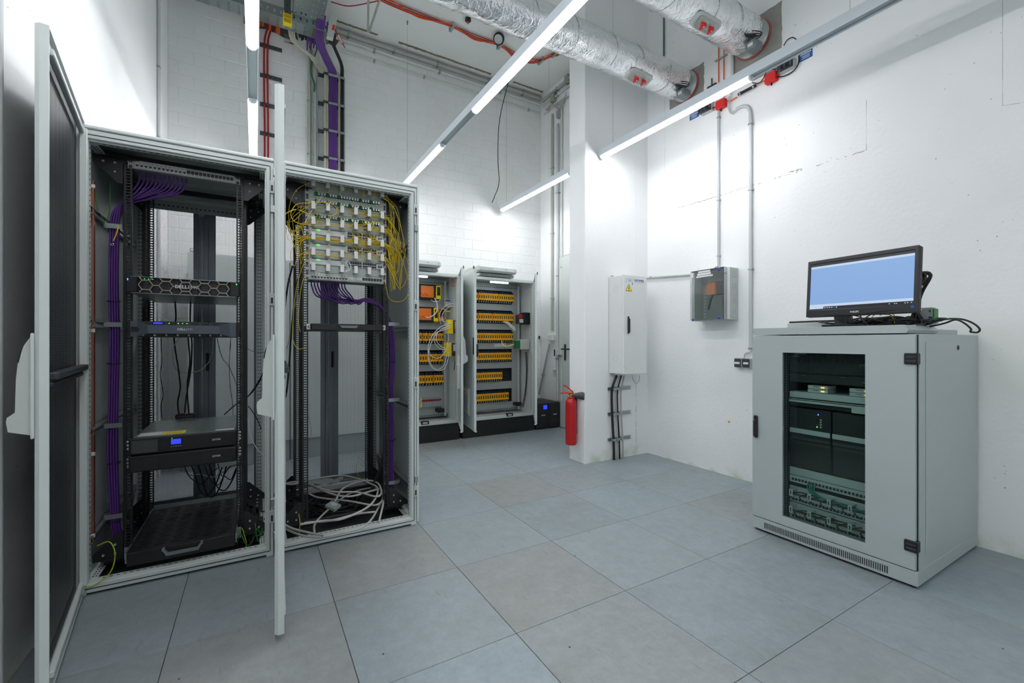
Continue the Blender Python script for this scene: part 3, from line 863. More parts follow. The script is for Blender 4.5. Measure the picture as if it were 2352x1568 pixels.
def ups(z0, z1, y, label, top):
    t = thing('power_unit', label, 'power unit', (CXA, y, z0))
    b = MB(); b.box(CXA - .218, CXA + .218, y + .02, y + .56, z0 + .001, z1 - .001, ZINC if top else BLACK)
    b.build('chassis', t)
    b = MB(); b.box(CXA - .230, CXA + .228, y, y + .03, z0 + .002, z1 - .003, BLACKP, .004); b.build('front_panel', t)
    for (xa, xb, m) in ((-.218, -.115, MGREY if top else CHARC), (.075, .205, CHARC)):      # diamond grille
        g = MB(); zA, zB, S = z0 + .010, z1 - .014, 1.5
        for sg in (1, -1):
            k = xa - (zB - zA) / S
            while k < xb + (zB - zA) / S:      # line z = zA + S*(x-k), mirrored for the other direction, clipped to the field
                xl, xh = max(xa, k), min(xb, k + (zB - zA) / S)
                if xh - xl > .002:
                    zl, zh = zA + S * (xl - k), zA + S * (xh - k)
                    if sg < 0: zl, zh = zA + zB - zl, zA + zB - zh
                    g.tube([(CXA + xl, y - .001, zl), (CXA + xh, y - .001, zh)], .0008, m, 4)
                k += .0068
        g.build('grille', t)
    text('EATON', (CXA + .118, y - .003, (z0 + z1) / 2 - .004), (1, 0, 0), (0, 0, 1), .013, WHITEP, parent=t, bold=.0004, xs=.85)
    if top:
        l = MB(); l.box(CXA - .066, CXA - .012, y - .003, y + .001, z0 + .020, z1 - .010, BLACKP, .002); l.build('display_frame', t)
        l = MB(); l.box(CXA - .060, CXA - .018, y - .004, y - .002, z0 + .040, z0 + .066, LCD); l.build('display', t, 'lit blue display')
        l = MB(); l.box(CXA - .058, CXA - .054, y - .0045, y - .003, z0 + .070, z0 + .072, LEDG); l.build('indicator', t)
        l = MB()
        for q in range(5): l.box(CXA - .062 + q * .0105, CXA - .057 + q * .0105, y - .004, y - .002, z0 + .027, z0 + .030, LGREY)
        l.build('buttons', t, kind='stuff')
        MB().box(CXA - .205, CXA - .105, y + .05, y + .14, z1 - .001, z1 - .0004, PAPER).build('paper_label', t); MB().box(CXA + .13, CXA + .215, y + .03, y + .06, z1 - .001, z1 - .0004, PAPER).build('paper_label', t)
        l = MB(); l.box(CXA - .103, CXA - .008, y + .045, y + .13, z1 - .001, z1 - .0003, YELP)
        for q in range(3): l.box(CXA - .095, CXA - .02, y + .06 + q * .02, y + .063 + q * .02, z1 - .0003, z1 - .0001, BLACKP)
        l.build('warning_label', t, 'yellow warning label')
    s = MB()
    for sx in (-1, 1):
        for q in (-.018, 0, .018): s.lathe([(0, .004), (.0035, .004), (.0065, .001), (.0065, 0)], (CXA + sx * .243, RF - .002, (z0 + z1) / 2 + q), LGREY, 10, (0, -1, 0))
    s.build('fixing_screws', t, kind='stuff')
ups(.613, .700, 2.872, 'black power unit with lit blue display and yellow label on top, in the left rack', True)
ups(.524, .610, 2.872, 'black power unit without display, directly below the one with the blue display', False)
# power adapter on top of it
ap = at(426, 960, Z=.702); b = MB(); b.box(ap.x - .050, ap.x + .050, ap.y - .03, ap.y + .03, .702, .730, BLACKP, .006); b.box(ap.x - .004, ap.x + .004, ap.y - .004, ap.y + .004, .728, .733, mat('red_dot', (220, 30, 40), .5, var=0, emit=.6))
b.build('power_adapter', None, 'small black adapter lying on top of the upper power unit', 'adapter')

# pull-out shelf at the bottom of rack A
def shelf():
    t = thing('pull_out_shelf', 'black slotted pull-out shelf with grey handle at the bottom of the left rack', 'shelf', (CXA, 3.15, .1))
    z, y0, y1 = .150, 2.80, 3.46; b = MB()
    # slotted tray: strips with openings
    cols, rws = 6, 17; xs0, xs1 = CXA - .205, CXA + .205
    cw = (xs1 - xs0) / cols; rw = (y1 - y0 - .06) / rws
    b.box(CXA - .222, xs0 - .004, y0, y1, z - .003, z, BLACK); b.box(xs1 + .004, CXA + .222, y0, y1, z - .003, z, BLACK)
    b.box(xs0 - .004, xs1 + .004, y0, y0 + .03, z - .003, z, BLACK); b.box(xs0 - .004, xs1 + .004, y1 - .03, y1, z - .003, z, BLACK)
    for r in range(rws):
        ya = y0 + .03 + r * rw
        b.box(xs0 - .004, xs1 + .004, ya, ya + rw * .62, z - .003, z, BLACK)
        for c in range(cols + 1):
            xa = xs0 + c * cw - .012 + (.004 if r % 2 else -.004)
            b.box(max(xs0 - .004, xa), min(xs1 + .004, xa + .024), ya + rw * .62, ya + rw, z - .003, z, BLACK)
    b.build('tray', t)
    MB().box(CXA - .224, CXA + .224, y0 - .003, y0, .088, .152, BLACK, .001).build('front_lip', t)
    MB().box(CXA - .224, CXA + .224, y1, y1 + .003, .12, .175, ZINC, .001).build('rear_lip', t)
    h = MB(); h.prism([(CXA - .075, .150), (CXA - .060, .128), (CXA + .060, .128), (CXA + .075, .150), (CXA + .083, .150), (CXA + .066, .116), (CXA - .066, .116), (CXA - .083, .150)], 1, y0 - .032, y0 - .014, MGREY)
    for s in (-1, 1): h.box(CXA + s * .079 - .005, CXA + s * .079 + .005, y0 - .03, y0 - .002, .140, .152, MGREY)
    h.build('handle', t)
    for s in (-1, 1):
        r = MB(); r.box(CXA + s * .226, CXA + s * .232, y0 + .01, y1 + .02, .100, .152, ZINC); r.box(CXA + s * .232, CXA + s * .250, y0 + .09, y0 + .10, .09, .15, ZINC); r.build('slide_rail', t)
shelf()


# ------------------------------------------------------------------ rack B: fibre panels, switches, cable managers
ZT = 2.160
def zrow(i): return ZT - (i + 1) * UH
def shared(name, build):
    cache = {}
    def inst(parent, pos):
        if 'm' not in cache:
            b = build(); me = bpy.data.meshes.new(name); me.from_pydata(b.v, [], b.f)
            for m in b.mats: me.materials.append(m)
            me.polygons.foreach_set('material_index', b.m); me.polygons.foreach_set('use_smooth', b.sm); cache['m'] = me
        o = bpy.data.objects.new(name, cache['m']); COL.objects.link(o); o.parent = parent
        o.location = Vector(pos) - OFF[parent]
        return o
    return inst
def _finger():
    b = MB(); w = .0115
    b.box(-w, w, -.062, .0, -.018, -.014, LGREY, .001); b.box(-w, w, -.062, .0, .014, .018, LGREY, .001)
    b.box(-w, w, -.066, -.061, -.022, .024, WHITEP, .0015); return b
finger = shared('guide_finger', _finger)
FX = [CXB - .205 + i * .0815 for i in range(6)]
cmn = ['top of the fibre rack', 'below the second fibre panel', 'below the third fibre panel', 'below the uppermost switch', 'below the middle switch', 'below the lowest switch']
for k, i in enumerate((0, 3, 5, 7, 9, 11)):
    z = zrow(i); t = thing('cable_manager', 'light grey cable guide with six fingers, ' + cmn[k], 'cable guide', (CXB, RF, z), 'cable guides in the fibre rack')
    b = MB(); b.box(CXB - .2195, CXB + .2195, RF - .004, RF - .001, z + .001, z + UH - .001, LGREY); ears(b, CXB, RF, z, z + UH); b.build('plate', t)
    for x in FX: finger(t, (x, RF - .004, z + UH * .55))
def _ad():
    b = MB(); b.box(-.0058, .0058, -.016, 0, -.009, .009, GREENP, .001); b.box(-.004, .004, -.019, -.016, -.006, .006, STEEL); b.box(-.002, .002, -.0195, -.019, -.003, .003, GREENP); return b
def _plug():
    b = MB(); b.box(-.0066, .0066, -.028, 0, -.010, .010, GREENP, .002); b.cyl((0, -.028, 0), (0, -.050, .002), .0035, GREENP, 8); b.cyl((0, -.05, .002), (0, -.062, .004), .0022, WHITEP, 6); return b
adapter = shared('adapter', _ad); plug = shared('fibre_plug', _plug)
AX = [CXB - .185 + i * .0163 for i in range(24)]
plugs = []
for k, i in enumerate((1, 2, 4)):
    z = zrow(i); t = thing('fibre_patch_bay', 'grey fibre panel with a row of green sockets, %s of three' % ('uppermost', 'second', 'lowest')[k], 'fibre panel', (CXB, RF, z), 'fibre panels')
    b = MB(); b.box(CXB - .2195, CXB + .2195, RF - .004, RF + .2, z + .0008, z + UH - .0008, LGREY); ears(b, CXB, RF, z, z + UH); b.build('body', t)
    for q, x in enumerate(AX):
        if (q % 4 == 0 and R.random() < .95) or (k == 2 and q in (1, 17)):
            plug(t, (x, RF - .004, z + UH * .45)); plugs.append((x, z + UH * .45, k, q))
        else: adapter(t, (x, RF - .004, z + UH * .45))
def _rj():
    b = MB(); b.box(-.0078, .0078, -.001, .0, -.0072, .0072, GREYD); b.box(-.0062, .0062, -.0016, -.0009, -.0056, .0046, BLACKP); b.box(-.0026, .0026, -.0016, -.0009, .0046, .0062, BLACKP); return b
rj = shared('network_port', _rj)
swn = ['uppermost', 'middle', 'lowest']
swports = []
for k, i in enumerate((6, 8, 10)):
    z = zrow(i); t = thing('network_switch', 'light grey network switch with a white front, %s of the three in the fibre rack' % swn[k], 'switch', (CXB, RF, z), 'network switches')
    y = RF - .006
    b = MB(); b.box(CXB - .2195, CXB + .2195, y, y + .30, z + .0005, z + UH - .0015, WHITEP, .001); ears(b, CXB, RF, z, z + UH); b.build('body', t)
    v = MB()
    for (xa, xb) in ((-.205, -.115), (-.100, -.012), (0, .085), (.095, .160), (.170, .205)):
        v.box(CXB + xa, CXB + xb, y - .0012, y, z + UH - .009, z + UH - .0045, CHARC); v.box(CXB + xa, CXB + xb, y - .0012, y, z + .002, z + .0045, CHARC)
    v.build('vent_slot', t, kind='stuff')
    l = MB()
    for q in range(3): l.box(CXB - .180 + q * .007, CXB - .175 + q * .007, y - .0022, y, z + UH - .016, z + UH - .010, LEDG)
    l.build('indicator', t, 'lit green lights')
    text('ES 24', (CXB - .13, y - .0015, z + .018), (1, 0, 0), (0, 0, 1), .008, CHARC, parent=t) if False else None
    for q in range(12):
        x = CXB + .006 + q * .0146 + (.004 if q > 5 else 0)
        for rr in (0, 1):
            rj(t, (x, y - .0002, z + .0135 + rr * .0165)); swports.append((x, z + .0135 + rr * .0165, k))
    s = MB(); s.box(CXB + .188, CXB + .214, y - .003, y, z + .010, z + .028, STEEL, .001); s.box(CXB + .190, CXB + .200, y - .004, y - .002, z + .012, z + .026, GROOVE); s.box(CXB + .203, CXB + .212, y - .004, y - .002, z + .012, z + .026, GROOVE); s.build('module_cage', t)
zpb = zrow(12)
patch_panel(CXB, zpb + .001, 'grey patch panel below the cable guides of the fibre rack, purple cables behind', 12, False)

# yellow fibre cords
YLAB = 'thin yellow fibre cord looping between panels and switches of the fibre rack'
YGRP = 'yellow fibre cords'
cmz = [zrow(i) + UH * .5 for i in (0, 3, 5, 7, 9, 11)]
def rr(a, b): return R.uniform(a, b)
def yellow(pts, r=.0015, m=YELLOWF, lab=YLAB, grp=YGRP):
    cable(pts, r, m, 'fibre_cable', lab, 'fibre cable', grp, n=5, sub=6)
RJP = [p for p in swports if p[2] < 2]
yf = RF - .004
for n, (px_, pz_, k, q_) in enumerate(plugs):
    side = -1 if (px_ < CXB - .07) else 1
    if R.random() < .15: side = -side
    ci = {0: 0, 1: 1, 2: 2}[k] if k else 0
    zc_ = cmz[ci] + rr(-.010, .008)
    xs = CXB + side * .236
    out = rr(.05, .105) if side < 0 else rr(.03, .12)
    tgt = R.choice(RJP); cj = 2 + tgt[2] + (1 if R.random() < .7 else 0); zj = cmz[cj] + rr(-.012, .006)
    zlow = zj - rr(.02, .16) if side > 0 else zj + rr(-.09, .05)
    pts = [(px_, yf - .060, pz_ + .004), (px_ + side * .004, yf - .075, pz_ + (.025 if zc_ > pz_ else -.02)), (px_ + side * .025, yf - .045, zc_ + .006)]
    x = px_ + side * .08
    while side * (x - xs) < 0:
        pts.append((x, yf - rr(.02, .05), zc_ + rr(-.006, .006))); x += side * .08
    pts += [(xs, yf - rr(.02, .05), zc_ - .005), (xs + side * out * .7, yf - rr(.0, .06), zc_ - .05 - rr(0, .05)), (xs + side * out, yf - rr(-.01, .05), (zc_ + zlow) / 2),
            (xs + side * out * rr(.5, .9), yf - rr(.0, .05), zlow), (xs + side * .01, yf - rr(.02, .05), zj - .004)]
    x = xs - side * .08
    while side * (x - tgt[0]) > .03:
        pts.append((x, yf - rr(.02, .05), zj + rr(-.007, .006))); x -= side * .08
    pts += [(tgt[0] + side * .012, yf - .05, (zj + tgt[1]) / 2), (tgt[0], yf - .035, tgt[1]), (tgt[0], yf - .004, tgt[1])]
    yellow(pts, lab='yellow fibre cable from socket %d from the left of the %s fibre panel' % (q_ + 1, ('uppermost', 'second', 'lowest')[k]))
for i in range(26):        # further cords leaving the switches to the right and left loops
    p = R.choice(RJP); side = 1 if i % 3 else -1; cj = 3 + p[2]; zj = cmz[cj] + rr(-.012, .008)
    xs = CXB + side * .236; out = rr(.02, .13) if side > 0 else rr(.03, .11); cj2 = R.choice([1, 2, 3, 4]); z2 = cmz[cj2] + rr(-.01, .01)
    pts = [(p[0], yf - .004, p[1]), (p[0], yf - .035, p[1]), (p[0] + side * .015, yf - .055, p[1] - .02), (p[0] + side * .05, yf - rr(.03, .05), zj)]
    x = p[0] + side * .10
    while side * (x - xs) < 0:
        pts.append((x, yf - rr(.02, .05), zj + rr(-.008, .006))); x += side * .08
    zl = zj - rr(.03, .22) if side > 0 else zj - rr(-.02, .10)
    pts += [(xs, yf - rr(.02, .05), zj), (xs + side * out * .6, yf - rr(0, .05), (zj + zl) / 2), (xs + side * out * .8, yf - rr(0, .05), zl), (xs + side * out, yf - rr(-.02, .04), zl + .08), (xs + side * out * .5, yf - rr(0, .05), z2 - .02), (xs - side * .01, yf - .04, z2)]
    x = xs - side * .08
    for q in range(R.randint(0, 3)):
        pts.append((x, yf - rr(.02, .05), z2 + rr(-.006, .006))); x -= side * .08
    yellow(pts, .0013)
def zz(px, py): return at(px, py, Y=RF - .06)
# thicker cords and long drops visible on their own
yellow([zz(724, 497), zz(700, 488), zz(680, 481), zz(655, 492), zz(640, 520)], .0032, lab='thick yellow cord leaving the fibre rack to the left, end sleeve white')
yellow([zz(720, 466), zz(700, 466), zz(680, 470), zz(668, 490), zz(676, 508), zz(700, 515), zz(740, 519), (CXB + .03, yf - .05, cmz[2] + .01), zz(835, 516), zz(858, 510), zz(872, 512)], .0024, lab='yellow cord making a big loop at the left of the fibre panels')
yellow([zz(725, 466), zz(750, 464), zz(766, 471), zz(772, 480), zz(772, 489), zz(765, 495), zz(755, 496)], .003, lab='thick yellow cord curving to a plug on the third fibre panel')
yellow([zz(841, 528), zz(852, 526), zz(857, 518), zz(852, 513), zz(845, 515), zz(836, 519)], .003, lab='thick yellow cord curling back at the right of the third fibre panel')
b = MB()
for a, c in (((765, 471), (771, 479)), ((835, 521), (843, 517)), ((836, 528), (845, 528)), ((680, 481), (687, 481))): b.cyl(zz(*a) - Vector((0, .003, 0)), zz(*c) - Vector((0, .003, 0)), .0034, BLKC, 8)
b.build('cord_marker', None, 'black sleeves marking the thick yellow cords', 'cord marker')
for q, pp in enumerate(([(706, 590), (690, 625), (678, 680), (672, 760), (676, 790), (688, 801), (702, 797)], [(722, 614), (705, 625), (694, 650), (688, 690), (686, 740), (690, 762)],
                        [(702, 650), (690, 612), (694, 570), (700, 545), (712, 520)])):
    yellow([at(a, c, Y=RF - .02 + .02 * q) for a, c in pp], .0018, lab='yellow cord drooping below the left side of the fibre rack, %s' % ('in the longest loop', 'ending short of the rail', 'rising back to the panels')[q])
for q, pp in enumerate(([(884, 640), (888, 665), (893, 684), (905, 692), (922, 692), (934, 682), (940, 660), (936, 640), (925, 600), (905, 560)], [(884, 600), (900, 630), (912, 655), (920, 665), (918, 640), (926, 600), (930, 570), (915, 500), (895, 465), (880, 455)],
                        [(880, 455), (898, 470), (905, 500), (903, 540), (896, 560)], [(884, 510), (900, 540), (918, 570), (932, 590), (938, 620), (928, 655), (915, 660)])):
    yellow([at(a, c, Y=RF - .07 + .015 * q) for a, c in pp], .002, lab='yellow cord hanging beside the right-hand rail of the fibre rack, %s' % ('lowest loop', 'tight twist', 'short upper arc', 'wide outer arc')[q])
for q, pp in enumerate(([(786, 597), (795, 598), (802, 603), (806, 612), (803, 620), (792, 624), (785, 622)], [(784, 599), (792, 602), (799, 610), (797, 620), (788, 626)])):
    cable([at(a, c, Y=RF - .05) for a, c in pp], .0028, WHTC, 'patch_cable', 'short white patch cord curving from the lowest switch, %s one' % ('outer', 'inner')[q], 'cable')
cable([zz(741, 450), zz(725, 470), zz(712, 490), zz(700, 512)], .0022, WHTC, 'patch_cable', 'thin white cord crossing the left end of the fibre panels', 'cable')

# keyboard drawer
t = thing('keyboard_drawer', 'closed black keyboard drawer with grey handle in the fibre rack', 'drawer', (CXB, RF, 1.257))
b = MB(); b.box(CXB - .213, CXB + .213, 2.885, 3.40, 1.259, 1.297, BLACKP, .002); b.build('tray', t)
b = MB(); b.prism([(CXB - .052, 1.283), (CXB - .042, 1.272), (CXB + .045, 1.272), (CXB + .052, 1.283), (CXB + .058, 1.287), (CXB - .058, 1.287)], 1, 2.874, 2.885, MGREY); b.build('handle', t)
for s in (-1, 1):
    b = MB(); b.box(CXB + s * .214, CXB + s * .238, RF - .012, RF - .002, 1.260, 1.296, STEEL, .002); b.box(CXB + s * .219, CXB + s * .231, RF - .022, RF - .012, 1.268, 1.286, ZINC, .002); b.build('side_bracket', t)

# purple cables of rack B
gx2, gy2 = .800, 3.00
for i in range(12):
    x = CXB - .205 + i * .0178; a, c = i % 4, i // 4; ox, oy = (a - 1.5) * .0095, (c - 1) * .0095; k = i / 11
    pts = [(x, RF + .04, zpb + .002), (x + .004, RF + .05, zpb - .035), (x + .04, RF + .07, zpb - .075 - .02 * (1 - k)), (x + .13 * (1 - .5 * k) + .03, RF + .10, zpb - .10 - .01 * a),
           (.66, gy2 + .06 + oy, 1.455 + .008 * a), (.75, gy2 + .03 + oy, 1.405 + .004 * a), (gx2 - .012 + ox, gy2 + oy, 1.30), (gx2 + .006 + ox, gy2 + oy, 1.15), (gx2 + .006 + ox, gy2 + oy, 1.0),
           (gx2 - .004 + ox, gy2 + oy, .85), (gx2 + ox, gy2 + oy, .6), (gx2 - .004 + ox, gy2 + oy, .35), (gx2 + ox, gy2 + oy, .14), (gx2 - .02 + ox, gy2 + .04 + oy, .055)]
    cable(pts, .0047, PURPLE, 'network_cable', 'purple cable from the %s port from the left, in the right rack bundle' % ORD[i], group='purple cables in the right rack')
for z in (1.306, .792, .232):
    b = MB(); b.box(gx2 - .030, gx2 + .045, gy2 - .024, gy2 - .021, z - .012, z + .012, ZINC); b.box(gx2 - .030, gx2 - .027, gy2 - .024, gy2 + .02, z - .012, z + .012, ZINC); b.box(gx2 + .03, gx2 + .055, gy2 - .014, gy2 + .012, z - .009, z + .009, ZINC); b.build('cable_clamp', rackB)
for z in (1.05, .52):
    b = MB(); b.tube([(gx2 - .022, gy2 - .018, z), (gx2 + .024, gy2 - .018, z), (gx2 + .024, gy2 + .018, z), (gx2 - .022, gy2 + .018, z)], .0022, BLKC, 6, closed=True)
    b.build('cable_tie', None, 'black cable tie round the purple bundle in the right rack', 'cable tie', 'ties round the right purple bundle')

# black bundle beside the right rear of rack B
for i in range(5):
    cable([(CXB + .262, 3.05 + .012 * i, 1.54), (CXB + .268, 3.06 + .012 * i, 1.2), (CXB + .262 + .004 * i, 3.05 + .012 * i, .8), (CXB + .27, 3.06 + .012 * i, .4), (CXB + .25 - .02 * i, 3.1, .14)], .006, BLKC, 'power_cable', 'black power cable running down behind the right-hand rail of the fibre rack', group='black cables behind the right rail')

def hang(pts, r, m, lab, name='power_cable', grp=None): cable(pts, r, m, name, lab, 'cable', grp)
# cords behind the rack A servers
A = lambda px, py, Y: at(px, py, Y=Y)
hang([A(402, 690, 3.36), A(404, 730, 3.36), A(400, 780, 3.37), A(410, 850, 3.38), A(414, 890, 3.36), A(408, 925, ap.y), A(412, 955, ap.y)], .0045, BLKC, 'black power cord falling from the grey-bezel server to the power adapter, left one')
hang([A(438, 690, 3.40), A(437, 740, 3.40), A(441, 790, 3.40), A(438, 850, 3.38), A(428, 910, ap.y), A(424, 950, ap.y)], .0045, BLKC, 'black power cord falling to the power adapter, middle one')
hang([A(432, 775, 3.36), A(436, 830, 3.37), A(430, 890, ap.y), A(434, 950, ap.y)], .0045, BLKC, 'black power cord falling to the power adapter, right one')
hang([A(412, 775, 3.3), A(398, 800, 3.32), A(400, 840, 3.36), A(420, 855, 3.40), A(460, 850, 3.42), A(485, 820, 3.44), A(490, 775, 3.45)], .0028, GRYC, 'thin grey cord forming a loop behind the left rack')
hang([A(370, 775, 3.6), A(372, 830, 3.6), A(368, 860, 3.6), A(375, 905, 3.6), A(370, 930, 3.6), A(372, 960, 3.6)], .0022, BLKC, 'thin dark wire hanging by the left rear rail')
hang([A(498, 775, 3.5), A(510, 820, 3.5), A(530, 850, 3.5), A(560, 930, 3.4)], .0022, MGREY, 'thin grey wire slanting across the rear door opening')
hang([A(530, 775, 3.5), A(527, 830, 3.5), A(528, 880, 3.5), A(534, 925, 3.5), A(536, 960, 3.5)], .0022, MGREY, 'thin grey wire hanging right of the power cords')
hang([A(600, 870, 3.2), A(575, 905, 3.3), A(540, 930, 3.35), A(515, 952, 3.4)], .0035, BLKC, 'black cord slanting from the rack joint down to the upper power unit')
hang([A(570, 910, 3.1), A(585, 890, 3.1), A(600, 865, 3.05), A(606, 850, 3.0)], .0035, BLKC, 'black cord passing right of the front rail toward the fibre rack')
hang([A(570, 932, 3.1), A(580, 945, 3.1), A(592, 965, 3.1), A(600, 985, 3.1)], .0028, BLKC, 'short black cord right of the front rail, sagging')
hang([A(568, 800, 3.1), A(580, 806, 3.1), A(600, 809, 3.05), A(612, 808, 3.0)], .0022, MGREY, 'thin grey wire crossing to the fibre rack at mid height')
hang([A(569, 960, 3.1), A(575, 1000, 3.1), A(590, 1030, 3.1), A(606, 1045, 3.1)], .0018, WHTC, 'thin white wire sagging right of the front rail')
# loops under the power units
for i, (xa, lo, xb) in enumerate(((424, 1110, 500), (440, 1135, 510), (455, 1140, 520), (470, 1112, 530), (425, 1095, 545), (480, 1125, 548), (500, 1100, 556))):
    Y = 3.30 + .03 * i
    hang([A(xa, 1070 - i, Y), A(xa + 8, 1090, Y + .02), A(xa + (xb - xa) * .3, lo - 6, Y + .05), A(xa + (xb - xa) * .55, lo, Y + .05), A(xb - 14, lo - 24, Y + .03), A(xb, 1075 - 2 * i, Y)], .0042 if i % 3 else .0028, BLKC if i != 4 else GRYC, 'black cord sagging in a loop under the power units', grp='cords under the power units')
# left back of rack B
for i, pp in enumerate(([(672, 610), (662, 650), (655, 700), (650, 760)], [(684, 640), (676, 700), (668, 780), (664, 840), (658, 900), (648, 935)], [(690, 650), (672, 730), (662, 790), (650, 800)])):
    hang([A(a, c, 3.15 + .06 * i) for a, c in pp], .0055 if i < 2 else .003, BLKC if i < 2 else GRYC, 'cord behind the left rail of the fibre rack, %s' % ('short black upper one', 'long black one', 'slanting grey one')[i])
hang([A(692, 660, 3.0), A(690, 760, 3.0), A(688, 810, 3.0), A(684, 860, 3.0), A(682, 1050, 3.0)], .0025, GRYC, 'thin grey cord running down along the left front rail of the fibre rack')
hang([A(708, 665, 3.0), A(705, 700, 3.0), A(707, 740, 3.0)], .0025, WHTC, 'short white cord below the lower patch panel')
hang([A(705, 945, 3.45), A(714, 980, 3.45), A(712, 1015, 3.45), A(703, 1032, 3.45)], .0025, GRYC, 'grey wire bowing out behind the left front rail')

# ---- cables on the rack floors
def heap(cx, cy, sx, sy, n, m, r, lab, grp, z0=.075, dz=.05, seedn=1, name='loose_cable'):
    for i in range(n):
        a0 = rr(0, 6.28); k = rr(.45, 1.0); pts = []
        ox, oy = rr(-.05, .05), rr(-.05, .05)
        for q in range(9):
            a = a0 + q * .62; pts.append((cx + ox + cos(a) * sx * k * rr(.85, 1.1), cy + oy + sin(a) * sy * k * rr(.85, 1.1), z0 + rr(0, dz)))
        cable(pts, r, m, name, lab, 'cable', grp, n=5, sub=4)
heap(CXB, 3.22, .21, .20, 34, BLKC, .0042, 'black cable in the heap on the floor of the fibre rack', 'black cable heap', .035, .07)
heap(CXB + .02, 3.45, .18, .10, 8, BLKC, .0042, 'black cable lying at the back of the fibre rack floor', 'black cables at the rack back', .035, .04)
heap(CXA + .30, 3.1, .06, .22, 9, BLKC, .0035, 'black cable bunched on the floor between the two racks', 'cables between the racks', .03, .12)
heap(CXA + .31, 3.0, .05, .18, 5, GREENC, .0028, 'green earth wire tangled on the floor between the two racks', 'green wires between the racks', .03, .12)
B = lambda px, py, Z: at(px, py, Z=Z)
for q, (pp, z) in enumerate((([(640, 1112), (680, 1106), (700, 1108), (750, 1130), (800, 1140), (850, 1128), (872, 1122)], .20), ([(640, 1105), (670, 1112), (720, 1100), (790, 1092), (850, 1110), (868, 1125), (850, 1160), (790, 1190), (740, 1196), (690, 1204)], .20),
                   ([(645, 1210), (690, 1228), (730, 1234), (775, 1226), (840, 1206), (872, 1160), (880, 1135), (868, 1122), (840, 1122), (800, 1135), (760, 1165), (725, 1200), (722, 1226)], .13),
                   ([(640, 1196), (668, 1212), (705, 1222), (745, 1230)], .15), ([(700, 1200), (760, 1195), (820, 1180), (862, 1175)], .17), ([(705, 1130), (730, 1142), (800, 1150), (860, 1160), (880, 1150), (870, 1200)], .16),
                   ([(700, 1108), (760, 1128), (820, 1130), (865, 1140), (876, 1128), (866, 1108), (836, 1104), (790, 1120), (770, 1150)], .21))):
    cable([B(a, c, z + .006 * (i % 2)) for i, (a, c) in enumerate(pp)], .0062, GRYC, 'loose_cable', 'thick light grey cable coiled on top of the heap in the fibre rack', 'cable', 'grey coiled cables', n=8, sub=5)
b = MB(); c = B(765, 1162, .235); M4 = Matrix.Translation(c) @ Matrix.Rotation(.9, 4, 'Z') @ Matrix.Rotation(.35, 4, 'X'); b.box(-.035, .035, -.035, .035, -.012, .012, MGREY, .006)
b.cyl((0, 0, .012), (0, 0, .0135), .02, GREYD, 16)
b.build('junction_box', None, 'small grey square box lying on the coiled grey cables', 'junction box', M=M4)
PLAS = mat('clear_plastic_film', (205, 212, 216), .2, var=0); PLAS.node_tree.nodes['Principled BSDF'].inputs['Alpha'].default_value = .45
b = MB(); nx, ny = 12, 6; c = B(752, 1115, .12)
vs = [(c.x - .12 + .24 * i / nx, c.y + .0 + .12 * j / ny, .135 + .018 * sin(i * .9 + j) * sin(j * 1.3 + i * .4) + .006 * rr(0, 1)) for j in range(ny + 1) for i in range(nx + 1)]
b.add(vs, [(j * (nx + 1) + i, j * (nx + 1) + i + 1, (j + 1) * (nx + 1) + i + 1, (j + 1) * (nx + 1) + i) for j in range(ny) for i in range(nx)], PLAS, True)
b.build('plastic_bag', None, 'crumpled clear plastic bag at the back of the fibre rack floor', 'plastic bag')
# earth wires
for pp, m, lab in (
    ([(RX0 + .052, RY0 + .05, .21), (RX0 + .10, RY0 + .03, .225), (RX0 + .125, RY0 + .01, .17), (RX0 + .11, RY0, .09), (RX0 + .05, RY0 - .004, .045), (RX0 - .01, RY0 - .01, .04)], YG, 'green-yellow earth wire arching from the left rack frame to its open door'),
    ([at(290, 1326, Y=2.80), at(340, 1316, Y=2.80), at(400, 1306, Y=2.80), at(470, 1290, Y=2.80)], YG, 'yellow-green earth wire lying along the lower front beam of the left rack'),
    ([at(556, 1212, Y=2.90), at(560, 1225, Y=2.90), at(566, 1250, Y=2.90), at(558, 1270, Y=2.90), at(550, 1290, Y=2.90)], YG, 'green earth wire hanging from the foot of the right front rail'),
    ([at(700, 1111, Z=.1), at(750, 1106, Z=.1), at(830, 1097, Z=.1)], YG, 'green-yellow earth wire along the rear floor beam of the fibre rack'),
    ([at(646, 1205, Y=2.80), at(652, 1228, Y=2.79), at(650, 1250, Y=2.78), at(645, 1265, Y=2.77)], YG, 'yellow earth wire curving onto the front beam beside the open rack door'),
    ([at(686, 1180, Y=2.86), at(689, 1200, Y=2.86), at(687, 1225, Y=2.86), at(689, 1245, Y=2.85)], mat('ochre_sheath', (206, 166, 40), .5), 'ochre earth wire hanging from the left front rail of the fibre rack'),
    ([at(895, 438, Y=2.95), at(888, 435, Y=2.95), at(900, 442, Y=2.9), at(925, 446, Y=2.85), at(940, 446, Y=2.82)], YG, 'bright green-yellow wire under the roof of the fibre rack'),
    ([(RX0 + .02, 2.93, 1.93), (RX0 + .03, 2.93, 1.84), (RX0 + .05, 2.96, 1.80), (RX0 + .06, 2.99, 1.86), (RX0 + .06, 3.0, 2.02)], GREENC, 'dark green wire looping on the side panel under the roof of the left rack'),
    ([at(272, 518, Y=2.94), at(268, 535, Y=2.93), at(260, 553, Y=2.93)], YELLOWF, 'short yellow earth tail dangling in front of the purple bundle'),
    ([at(835, 1072, Y=3.6), at(822, 1060, Y=3.6), at(818, 1080, Y=3.6), at(826, 1098, Y=3.6)], YG, 'green-yellow wire arc by the rear door of the fibre rack')):
    cable(pp, .0028, m, 'earth_wire', lab, 'cable')
